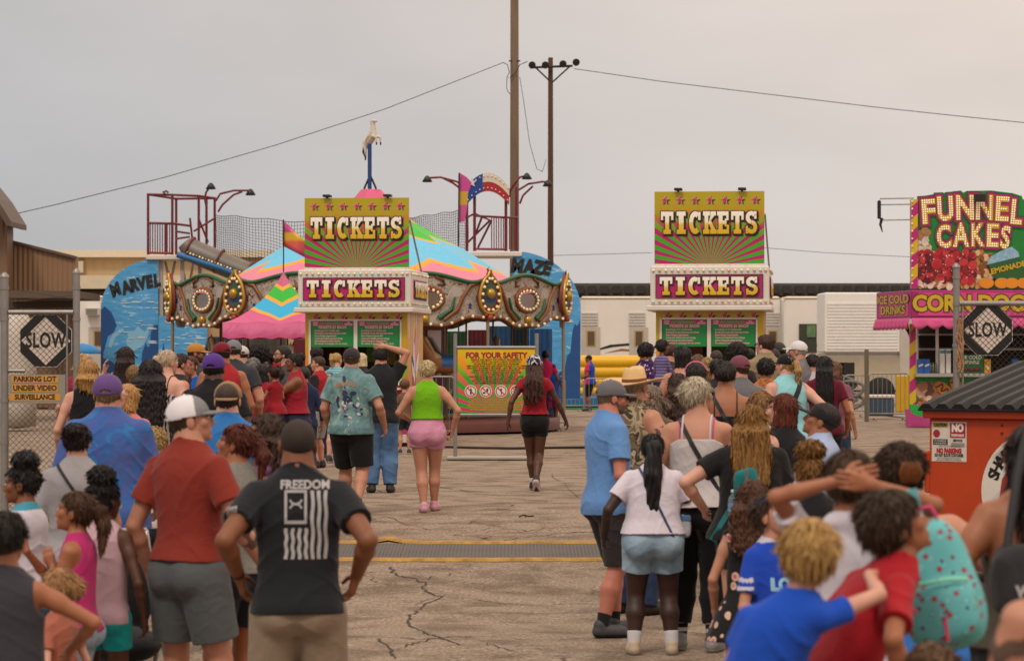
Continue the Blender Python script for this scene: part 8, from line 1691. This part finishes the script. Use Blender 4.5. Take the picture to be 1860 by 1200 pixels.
# ---------------------------------------------------------------- right side crowd
I = person(1104, 687, 19.9, -66, 'man in a light blue tee and charcoal shorts, grey cap and sunglasses, arms folded', 'm', 'red', ('short', '5A4636'), hat=('cap', '5E5C60'), top=dict(t='tee', c='5C86BC', hem=.47, ease=.014, loose=.4, sleeve=.66), bottom=dict(t='shorts', c='2F2A2C', hem=.275, ease=.011), shoes=('sneaker', '3A3A3C', '1C1C1E', '1A1A1A', .075), arms=('waist', ((.135, .06, .50), (.6, -1, 0), None)), legs=((-.06, .06, 0, 20), (.06, -.05, 0, -10)), fat=1.0, glasses=('sun', '131313'), head=(-12, 0, 0), beard=1)
person(1150, 658, 21.4, -45, 'person in a wide straw cowboy hat and camouflage vest', 'm', 'light', ('short', '7A6A5A'), hat=('straw',), top=dict(t='vest', c=camo_m, hem=.48, ease=.022, loose=1), bottom=dict(t='jeans', c=denim_d, hem=.04), shoes=('sneaker', '2A1C14', '1A1210'), arms=('front', ((.10, .14, .62), (.8, -.6, -.5), None)), fat=1.2, tattoo=[(1, .3, .9)], head=(10, -6, 0))
person(1181, 697, 22.4, 150, 'older woman with wavy grey brown hair and tinted glasses, smiling left', 'f', 'light', ('wavy', '5A4A3E', '8A7A6A', .04), top=dict(t='tee', c='5A4C3E', hem=.5), bottom=dict(t='jeans', c=denim_d, hem=.05), glasses=('sun', '5A2A22', '3A201C'), head=(-38, -4, 0), fat=1.1)
I = person(1186, 785, 18.7, 2, 'young woman in a white tee and light denim shorts with a long black ponytail', 'f', 'deep', ('sleek', '0B090A'), top=dict(t='tee', c='CCC4D0', hem=.545, ease=.010, loose=.6, sleeve=.62), bottom=dict(t='shorts', c=denim_l, hem=.375, ease=.012, waist=.60), shoes=('sneaker', 'B8A48C', 'B8B0A8', 'C8C4C8', .085), arms=(((-.215, .05, .53), (-.7, -1, 0), None), ((.235, .10, .50), (.7, -1, 0), None)), legs=((-.085, 0, 0, 4), (.085, 0, 0, -4)), fat=1.55, strap=[('2E3A5A', -1, .50, .016)])
# her ponytail: one thick tail from the crown down the back
hc, hh, Mh = I['hc'], I['hh'], I['Mh']; p0 = I['hp'](.0, -.40, .16); pr = [(*_rc(p0, p0+Vector((0, -.05, -.02)), .03, .05), .01)]; q = p0+Vector((0, -.055, -.02))
for a, b, r0, r1 in ((q, q+Vector((-.015, -.02, -.18)), .052, .058), (q+Vector((-.015, -.02, -.18)), q+Vector((-.005, .0, -.38)), .058, .048), (q+Vector((-.005, .0, -.38)), q+Vector((.01, .01, -.56)), .048, .018)): pr.append((*_rc(a, b, r0, r1), .02))
lo, hi = bounds(pr); v, f = evaluate(pr, lo, hi, .006, lambda x, y, z, D: D+.005*np.sin(x*160+4*np.sin(z*9))+.004*wob(x, y, z, 2, 30)); np_mesh('ponytail', v, f, hair_mat('0B090A'), I['root'])
b_ = bag('crossbody_purse', 'small white and blue purse hanging at the hip of the white tee woman', I, (.215, .02, .575*I['B']), .075, .15, .05, cloth('A8A8B0'), 'purse'); MB().box(-.038, .038, -.03, .03, .03, .075, bev=.01).build('flap', cloth('4A6A90'), b_)
I = person(1268, 682, 18.9, -10, 'woman with short tousled ash blond hair and sunglasses in a white strappy top', 'f', 'light', ('bowl', '8A7A64', 'D6CAB2'), top=dict(t='cami', c=cloth('BCB4B4'), hem=.52, ease=.010, strapw=.009, strapc=mat('strap_white', 'B8B0B0', .7), cut=.762), bottom=dict(t='leggings', c='0F0F12', hem=.10, ease=.005), shoes=('sneaker', '8A8A8E', 'B0ACA8', ('121214', 'B8B4B4'), .17), arms=('relax', ((.06, .17, .67), (.7, -.3, -1), None)), head=(-52, -12, 0), glasses=('sun', '101010'), strap=[('17161A', -1, .55, .030)], fat=1.22, legs='stand2', extra=.01)
ob = MB().box(-.038, .038, -.005, .005, -.075, .075, bev=.004).build('phone', mat('phone_black', '101012', .2)); ob.location = P(1312, 826, 18.7); ob.rotation_euler = (R(20), R(52), 0); tag(ob, 'black phone held by the ash blond woman', 'phone')
for s in (-1, 1):                                        # pink straps under the white ones
    tree = bvh_of(I['body']); pts = []
    for a in np.linspace(-1.75, .9, 13):
        org = Vector(I['O'](s*.060, 0, .745)); dr_ = Vector((0, math.sin(a), math.cos(a))); r_ = tree.ray_cast(org+dr_*.5, -dr_)
        if r_[0] is not None: pts.append(r_[0]+dr_*.003)
    if len(pts) > 3: MB().tube(pts, .005, 6).build('pink_strap', mat('strap_pink', 'C0307A', .6), I['root'])
person(1318, 654, 23.6, -4, 'woman with a low dark bun, black camisole and bare upper back', 'f', 'tan', ('bun', '17110F'), top=dict(t='cami', c='141316', hem=.5, strapc=m_blk, cut=.735), bottom=dict(t='leggings', c='17171B', hem=.05), strap=[('15141A', -1, .55, .032)], shoes=('sandal', '6A3A2E', ''), arms=('relax', 'front'), head=(-10, -4, 0), fat=1.15)
I = person(1364, 732, 17.4, -4, 'woman with long honey brown hair and a black tee, teal sling bag on her back', 'f', 'pale', ('long', '3A2818', 'A8783C', .20, 1.25), top=dict(t='tee', c='151417', hem=.50, ease=.020, loose=1), bottom=dict(t='shorts', c=cloth('141C2C', 'denim', '1E2A40'), hem=.40, ease=.012), shoes=('sneaker', '1C1E1C', '151515', '131315', .13), arms=(((-.165, .03, .60), (-1, -.5, -.3), (0, .8, -.3)), 'front'), head=(8, -8, 0), fat=1.25, strap=[('0E6A6C', 1, .56, .05)])
b_ = bag('sling_bag', 'teal sling bag on the back of the honey haired woman', I, (-.03, -.285, .655*I['B']), .16, .34, .10, cloth('0E6468'), 'bag'); MB().box(-.012, .012, -.075, -.06, -.12, .17, bev=.003).build('webbing', mat('webbing', '5A5A5A', .7), b_)
bo = empty('water_bottle', P(1332, 925, 17.2), 0, 'clear plastic water bottle hanging beside the teal sling bag', 'bottle'); gl = nodes_mat('bottle_clear'); gl[2].inputs['Transmission Weight'].default_value = .85; gl[2].inputs['Roughness'].default_value = .08; gl[2].inputs['Base Color'].default_value = (.75, .8, .85, 1); gl[2].inputs['IOR'].default_value = 1.2
MB().lathe([(.002, -.10), (.030, -.10), (.033, -.09), (.031, -.05), (.033, -.02), (.033, .05), (.028, .075), (.012, .095), (.012, .105)], n=16).build('shell', gl[0], bo); MB().lathe([(.014, .106), (.014, .122), (.002, .123)], n=12).build('cap', mat('cap_white', 'C8C8CC', .4), bo); MB().lathe([(.0335, -.01), (.0335, .04)], n=16).build('label_band', mat('band_blue', '6A90B8', .4), bo)
person(1424, 712, 18.6, 40, 'woman with a shiny auburn bob and a black tank top', 'f', 'pale', ('bob', '3A1A12', '7A3A24'), top=dict(t='tank', c='131215', hem=.5), bottom=dict(t='jeans', c='1C2230', hem=.05), arms=('relax', 'relax'), head=(20, -4, 0), fat=1.15)
person(1488, 726, 17.8, 70, 'man in a black cap and pale blue dress shirt bending his head down', 'm', 'tan', ('fade', '1A1210'), hat=('cap', '17171A'), top=dict(t='tee', c='98A8C8', hem=.48, sleeve=1.7, neck='polo', ease=.018), bottom=dict(t='jeans', c='2A2A34', hem=.05), arms=('front', 'front'), head=(10, -26, 0), fat=1.12)
person(1452, 617, 33, 66, 'tall man in a white baseball cap and grey tee looking left', 'm', 'light', ('short', '8A8078'), hat=('cap', 'C8C2C4'), top=dict(t='tee', c='6A666C', hem=.48, ease=.02), bottom=dict(t='shorts', c='30343A', hem=.3), arms=('relax', 'relax'), head=(10, -6, 0), fat=1.12, **L_)
I = person(1429, 640, 27.6, 20, 'woman in an aqua sleeveless top with a black cap and curly blond ponytail', 'f', 'pale', ('pony', '7A5A38', 'C8A068', .12), hat=('cap', '121318'), top=dict(t='tank', c='84BCC4', hem=.48, ease=.02, loose=1), bottom=dict(t='shorts', c='20222C', hem=.36), arms=('relax', 'hips'), strap=[('131214', 1, .55, .05)], head=(28, -4, 0), fat=1.28)
person(1497, 645, 30, -4, 'woman with very long straight black hair over a maroon tee', 'f', 'tan', ('long', '0E0B0C', '262022', .28), top=dict(t='tee', c='5A1026', hem=.48), bottom=dict(t='leggings', c='131318', hem=.05), arms=('relax', 'relax'), fat=1.05)
person(1478, 642, 33, 40, 'woman with a dark ponytail and white top just left of the very long haired woman', 'f', 'light', ('bun', '1A1210'), top=dict(t='tee', c='A8A0A4', hem=.5), bottom=dict(t='jeans', c=denim_d, hem=.05), **L_)
person(1390, 607, 34, 14, 'tall boy in a khaki tee, head turned left, sunglasses', 'm', 'pale', ('short', '2A1A12', '4A3020'), top=dict(t='tee', c='8A7A5C', hem=.48, ease=.018), bottom=dict(t='shorts', c='30343A', hem=.3), head=(40, -6, 0), glasses=('sun', '2A3A8A'))
person(1343, 643, 26.2, 8, 'man in a mauve cap and heather grey tee in the right queue', 'm', 'light', ('short', '3A261A'), hat=('cap', '6A3A46'), top=dict(t='tee', c=cloth('6E6E72', 'heather', '525256'), hem=.5, ease=.018), bottom=dict(t='shorts', c='30343A', hem=.3), arms=('relax', 'relax'), head=(30, -6, 0), fat=1.12)
person(1173, 622, 33.6, 2, 'man with thick black hair in a navy shirt covered in white geometric prints', 'm', 'brown', ('messy', '110D0C'), top=dict(t='tee', c=print_m, hem=.47, ease=.022, loose=1), bottom=dict(t='shorts', c='1C1C24', hem=.3), arms=('relax', 'hold'), fat=1.05)
person(1202, 614, 33, -30, 'toddler in lavender held on the shoulder of the man in the printed shirt', 'f', 'brown', ('sleek', '110D0C'), top=dict(t='tee', c=cloth('7A6A9A', 'stripes', '4A4468'), hem=.45, sleeve=1.5), bottom=dict(t='shorts', c='6A5A8A', hem=.34), zoff=.95, arms=('front', 'front'), head=(-20, 0, 0), legs=((-.06, .12, .10, 0), (.05, .14, .08, 0)))
person(1216, 624, 37, -70, 'bearded man with cropped brown hair behind the lavender toddler', 'm', 'light', ('short', '2A1A12'), top=dict(t='tee', c='2A2622', hem=.5), bottom=dict(t='jeans', c=denim_d, hem=.05), beard=1, **L_)
I = person(1242, 627, 29.6, -14, 'woman with a chin length black bob and a pink open backed top', 'f', 'light', ('bob', '0E0B0B', '2A2222'), top=dict(t='cami', c='B0487A', hem=.48, strapc=mat('strap_rose', 'A04A60', .7), cut=.72), bottom=dict(t='shorts', c='2A2A30', hem=.36), arms=('relax', 'relax'), head=(-20, -6, 0), fat=1.15, strap=[('2A2622', -1, .55, .04)])
person(1268, 642, 35, -10, 'woman with light brown hair and dark glasses in front of the right booth window', 'f', 'pale', ('bob', '4A3424', '7A5A3C'), top=dict(t='tee', c='3A3634', hem=.5), bottom=dict(t='jeans', c=denim_d, hem=.05), head=(-60, 0, 0), glasses=('sun', '1A1A1A'), **L_)
person(1286, 647, 32, 6, 'woman with loose sandy hair beneath the right booth window', 'f', 'pale', ('long', '7A5A3C', 'B08E60', .05), top=dict(t='tee', c='8A7A70', hem=.5), bottom=dict(t='jeans', c=denim_d, hem=.05), **L_)
person(1301, 636, 38, 0, 'person with flat dark brown hair under the booth divider', 'f', 'light', ('short', '2A1C16'), top=dict(t='tee', c='2A2A30', hem=.5), bottom=dict(t='jeans', c=denim_d, hem=.05), **L_)
person(1339, 621, 33.5, 2, 'woman with voluminous curly black hair in the middle of the right queue', 'f', 'tan', ('afro', '0E0B0B', '2A2222'), top=dict(t='tee', c='2E2024', hem=.5), bottom=dict(t='jeans', c=denim_d, hem=.05), **L_)
person(1360, 632, 38, 30, 'dark haired person in blue glasses beside the tall boy', 'f', 'tan', ('short', '120E10'), top=dict(t='tee', c='2A2A40', hem=.5), bottom=dict(t='jeans', c=denim_d, hem=.05), glasses=('sun', '2A6AA8'), head=(20, 0, 0), **L_)
I = person(1264, 657, 25.4, -2, 'woman with smooth black hair held by a pink headband, pink long sleeves', 'f', 'light', ('bob', '15100F', '342826'), top=dict(t='tee', c='A86A78', hem=.5, sleeve=1.7, ease=.014), bottom=dict(t='jeans', c=denim_d, hem=.05), arms=(((-.2, .10, .62), (-1, -.3, -.2), None), 'front'))
MB().tube([I['hp'](.43*math.cos(t), -.06, .10+.46*math.sin(t)) for t in np.linspace(.1, math.pi-.1, 15)], .009, 6).build('headband', mat('band_pink', 'B8607A', .6), I['root'])
person(1303, 651, 29, 0, 'person with round black hair left of the mauve cap', 'f', 'tan', ('short', '0F0C0C'), top=dict(t='tee', c='2A2428', hem=.5), bottom=dict(t='jeans', c=denim_d, hem=.05), **L_)
I = person(1392, 651, 28.6, 8, 'woman with a dark clipped updo and orange patterned scarf', 'f', 'brown', ('updo', '17100F'), top=dict(t='tee', c=cloth('A8641C', 'print', '3A5A2A', '2A2458'), hem=.52, sleeve=.8, ease=.022), bottom=dict(t='jeans', c=denim_d, hem=.05), arms=('relax', 'chin'), fat=1.1)
person(1417, 620, 38, 6, 'person in a dark brown knit cap behind the tall boy', 'm', 'brown', ('sleek', '17100F'), hat=('backcap', '2A1A18'), top=dict(t='tee', c='2A2A30', hem=.5), bottom=dict(t='jeans', c=denim_d, hem=.05), **L_)
person(1406, 633, 36.5, 0, 'person with close dark brown hair under the knit cap', 'f', 'brown', ('short', '241614'), top=dict(t='tee', c='2A2A30', hem=.5), bottom=dict(t='jeans', c=denim_d, hem=.05), **L_)
person(1232, 676, 24.6, 8, 'girl with long loose dark brown hair behind the ash blond woman', 'f', 'tan', ('wavy', '1A1210', '4A3226', .14), top=dict(t='tee', c='4A2A30', hem=.5), bottom=dict(t='shorts', c='2A2A30', hem=.36), **L_)
person(1207, 722, 23.4, 30, 'toddler in a zebra striped shirt carried behind the older woman', 'f', 'light', ('short', '3A2618'), top=dict(t='tee', c=bw_m, hem=.45), bottom=dict(t='shorts', c='6A5A8A', hem=.34), zoff=.35, arms=('front', 'front'), **L_)
person(1383, 708, 20.8, 20, 'woman with wavy caramel hair between the honey hair and the auburn bob', 'f', 'light', ('bob', '4A3020', 'A87A4A'), top=dict(t='tee', c='A8A2A4', hem=.5, sleeve=1.5), bottom=dict(t='jeans', c=denim_d, hem=.05), arms=('front', 'up'), **L_)
person(1516, 655, 31.5, -30, 'girl with brown hair in mauve at the right edge of the queue', 'f', 'light', ('long', '4A3024', '7A543C', .06), top=dict(t='tee', c='7A4A58', hem=.5), bottom=dict(t='jeans', c=denim_d, hem=.05), **L_)
# right foreground
I = person(1407, 893, 13.0, -150, 'boy in a royal blue jersey with white sleeve bands, sunglasses pushed up on his head', 'f', 'light', ('fade', '2A1C14', '4A3424'), top=dict(t='tee', c='163FA8', hem=.46, ease=.018, sleeve=.72, c2='B8B4C0', loose=1, sel=lambda x, y, z, A, B: (((z < .722) & (z > .708)) | ((z < .695) & (z > .681))) & (np.abs(x) > .115) | (z > .838)), bottom=dict(t='shorts', c='1A2A6A', hem=.30, ease=.02), arms=('waist', 'waist'), head=(22, -22, 0), glasses=('up', '1C3A8A', '2A3A5A'))
vs, fs = text_geo('LOU', .075, off=.005); decal(I, ([(a-.01, .70*I['B']+b) for a, b in vs], fs), 'lettering', mat('jersey_ink', '8AB8D8', .8), back=False, gap=.004)
person(1368, 868, 14.4, -10, 'girl with long curly brown hair and a black floral outfit with pink straps', 'f', 'light', ('wavy', '2A1A14', '6A4430', .16), top=dict(t='dress', c=floral_m, hem=.40, sleeve=.0001, ease=.018, flare=.35), bottom=None, arms=('relax', 'relax'), shoes=BL, head=(-10, 0, 0))
I = person(1543, 814, 8.9, 0, 'boy in a white tee with his fingers laced behind his head, elbows out', 'f', 'tan', ('short', '2A1C12', '5A3E28'), top=dict(t='tee', c='C4BEC8', hem=.46, ease=.020, sleeve=.7, loose=.9), bottom=dict(t='shorts', c='23262E', hem=.3, ease=.02), arms=(((-.030, -.135, .945), (-1, -.02, -.02), (.95, -.05, .18), .25), ((.030, -.150, .935), (1, -.02, -.12), (-.95, -.08, .15), .25)), head=(0, -6, 0))
person(1473, 779, 14.2, 8, 'woman with a messy brown bun and black top left of the laced hands boy', 'f', 'light', ('puff', '3A2618', '9A6C34'), top=dict(t='tee', c='131216', hem=.5, ease=.018), bottom=dict(t='leggings', c='17171B', hem=.05), arms=('front', 'front'), fat=1.1, extra=.02)
I = person(1636, 806, 10.2, 2, 'woman with dark hair twisted in a tortoise claw clip, aqua strap on a bare shoulder', 'f', 'light', ('updo', '1E1614', '4A3222'), top=dict(t='cami', c='2A62A8', hem=.5, strapc=mat('strap_aqua', '5AA0A8', .7), cut=.70, strapw=.012), bottom=dict(t='leggings', c='15151A', hem=.05), arms=('relax', ((.20, .02, .56), (1, -.5, 0), None)), fat=1.75, head=(8, -4, 0))
mb = MB()
for k in range(6): mb.tube([I['hp'](.10*(k-2.5)*.5, -.62, .30), I['hp'](.12*(k-2.5)*.6, -.66, .12), I['hp'](.10*(k-2.5)*.5, -.60, -.06)], [.006, .009, .005], 6)
mb.build('claw_clip', mat('tortoise', '6A3A14', .25, var=.9, vscale=60), I['root'])
# her teal cherry backpack
def pack_mat():
    m, nt, b = nodes_mat('pack_print'); L = nt.links; tc = _n(nt, 'ShaderNodeTexCoord'); v = _n(nt, 'ShaderNodeTexVoronoi'); v.inputs['Scale'].default_value = 30; L.new(tc.outputs['Object'], v.inputs['Vector'])
    r = ramp(nt, [(0, 'B02038'), (.20, '1E4A58'), (.30, '6AB4B6'), (.44, '57A8AC'), (.455, '2A5A66'), (.475, '57A8AC')], 'CONSTANT'); L.new(v.outputs['Distance'], r.inputs[0]); L.new(r.outputs[0], b.inputs['Base Color']); b.inputs['Roughness'].default_value = .6; return m
bp_ = empty('cherry_backpack', P(1705, 1060, 8.6), R(0), 'aqua backpack with small cherry prints and pink zip pulls, worn by the claw clip woman', 'backpack'); bp_.rotation_euler = (0, R(-13), R(-20))
def fpack(x, y, z):
    t = np.clip((z+.20)/.42, 0, 1); w = .130-.055*t**2; q = ((np.abs(x)/w)**3.2+(np.abs(y-.01)/(.075-.02*t))**2.6+(np.abs(z)/.205)**4)**.31; a = (q-1)*.07
    q2 = ((np.abs(x)/.112)**3.2+(np.abs(y+.06)/.045)**2.4+(np.abs(z+.085)/.095)**3.5)**.32; return smin(a, (q2-1)*.045, .012)+.0022*wob(x, y, z, 4, 26)
v, f = evaluate([(np.array([-.16, -.13, -.23]), np.array([.16, .11, .23]), fpack, .002)], np.array([-.17, -.14, -.24]), np.array([.17, .12, .24]), .0045); np_mesh('pack', v, f, pack_mat(), bp_)
MB().tube([(-.105, -.085, .0), (-.05, -.108, .012), (.05, -.108, .012), (.105, -.085, .0)], .006, 6).build('zip', mat('zip_mint', '7AC8A8', .5), bp_); MB().tube([(-.10, -.04, .10), (-.085, -.055, -.02), (-.11, -.06, -.13)], .005, 6).build('zip', mat('zip_mint', '7AC8A8', .5), bp_)
for pts in ([(-.10, -.10, -.02), (-.125, -.12, -.05), (-.11, -.13, -.09)], [(-.08, -.11, -.03), (-.06, -.13, -.07)], [(.02, -.115, -.10), (.015, -.12, -.17)]): MB().tube(pts, .006, 6).build('zip_pull', mat('pull_pink', 'B8305A', .5), bp_)
MB().tube([(-.03, .0, .20), (-.02, -.01, .235), (.03, -.01, .235), (.04, 0, .20)], .008, 6).build('handle', mat('pull_pink', 'B8305A', .5), bp_)
MB().tube([(-.09, .05, -.18), (-.12, .04, -.26), (-.10, .03, -.32), (-.06, .04, -.30), (-.07, .05, -.19)], .009, 6).build('shoulder_strap', mat('strap_teal', '3A9A98', .6), bp_); MB().box(-.045, -.01, .045, .052, .17, .30, bev=.003).build('shoulder_strap', mat('strap_aqua', '5AA0A8', .7), bp_)
I = person(1328, 938, 8.0, -18, 'blond boy in a bright blue tee hugging the dark haired boy in red', 'f', 'pale', ('bowl', '9A7440', 'D0A868'), top=dict(t='tee', c='1648B0', hem=.44, ease=.022, sleeve=.45, loose=1), bottom=dict(t='shorts', c='20242C', hem=.3), arms=('front', ((.115, .245, .86), (1, -.2, .1), (.2, .9, -.2))), head=(6, -6, 10), slean=25, fat=1.02)
I = person(1474, 886, 8.2, -70, 'boy with tousled dark brown hair in a crimson tee, profile to the right', 'm', 'tan', ('bowl', '1E1610', '4A3626'), top=dict(t='tee', c='98101C', hem=.44, ease=.020, sleeve=.7, loose=1), bottom=dict(t='shorts', c='20242C', hem=.3), arms=('relax', ((.17, .12, .56), (.8, -.6, -.2), None)), head=(-12, -26, 0), lean=32, fat=.92)
I = person(1872, 764, 9.4, 12, 'woman in an olive tube top at the right edge, long dark hair, bare shoulders', 'f', 'tan', ('long', '15100F', '302422', .18), top=dict(t='tube', c='4A4238', hem=.52, ease=.006, cut=.715), bottom=dict(t='leggings', c='1A1A1E', hem=.05), arms=(((-.17, .10, .56), (-.6, -1, 0), None), 'relax'), fat=1.2, head=(30, -6, 0))
b_ = bag('grey_shoulder_bag', 'charcoal shoulder bag hanging at the right edge beside the olive top', I, (-.10, -.24, .665*I['B']), .26, .24, .12, cloth('2E2D30'), 'bag'); mb = MB(); put_text(mb, 'WM', -.03, -.03, -.068, .05, off=.003); mb.build('lettering', wht, b_); MB().tube([(-.08, 0, .11), (-.02, .06, .34), (.06, .16, .50)], .016, 8).build('strap', mat('strap_blk', '18181A', .7), b_)
person(1950, 880, 6.3, 10, 'person at the lower right corner with a tattooed bare shoulder', 'f', 'light', ('short', '2A1C14'), top=dict(t='cami', c='2A2A30', hem=.5, cut=.68, strapc=m_blk), bottom=dict(t='shorts', c='20242C', hem=.3), arms=('front', 'front'), fat=1.3, tattoo=[(-1, .02, .9)])
person(1790, 1056, 11.5, 10, 'small girl in a pale pink dress low between the backpack and the right edge', 'f', 'light', ('long', '3A281E', '5A4030', .05), top=dict(t='dress', c='B898A8', hem=.36, sleeve=.5, flare=.5), bottom=None, arms=('relax', 'relax'))
person(1693, 1168, 7.8, 0, 'child whose brown hair just shows at the bottom edge right of the red tee', 'f', 'light', ('messy', '3A281C', '7A5A3E'), top=dict(t='tee', c='4A4A52', hem=.5), bottom=dict(t='shorts', c='20242C', hem=.3), arms=('relax', 'relax'))
# ---------------------------------------------------------------- stroller behind the girl in turquoise shorts
stl = empty('stroller', (P(226, HY, 15.4).x, 15.4, float(gz(15.4))), R(20), 'black folding stroller behind the girl in turquoise shorts', 'stroller')
alu = mat('alu', '9A9894', .35, .6); MB().tube([(-.2, -.35, .1), (-.2, .1, .62), (-.2, .35, 1.02)], .013, 8).tube([(.2, -.35, .1), (.2, .1, .62), (.2, .35, 1.02)], .013, 8).tube([(-.2, .35, 1.02), (.2, .35, 1.02)], .015, 8).tube([(-.2, .3, .1), (-.2, -.1, .6)], .013, 8).tube([(.2, .3, .1), (.2, -.1, .6)], .013, 8).build('frame', alu, stl)
v, f = evaluate([(*_el((0, 0, .42), (.2, .24, .10)), .03), (*_el((0, .18, .66), (.2, .08, .26)), .03), (*_el((0, -.02, .24), (.17, .20, .07)), .01)], np.array([-.25, -.3, .1]), np.array([.25, .35, 1.0]), .014); np_mesh('seat', v, f, cloth('17171B'), stl)
for x in (-.2, .2):
    for y in (-.35, .3):
        mb = MB(); mb.T = Matrix.Translation((x, y, .082)) @ Matrix.Rotation(R(90), 4, 'Y'); mb.lathe([(.055, -.015), (.08, -.012), (.082, 0), (.08, .012), (.055, .015)], n=18); w_ = mb.build('wheel', mat('tyre', '1C1B1A', .85), stl); mb = MB(); mb.T = Matrix.Translation((x, y, .082)) @ Matrix.Rotation(R(90), 4, 'Y'); mb.lathe([(.01, -.008), (.056, -.008), (.056, .008), (.01, .008)], n=12); mb.build('hub', mat('hub_grey', '8A8A8C', .5), w_)
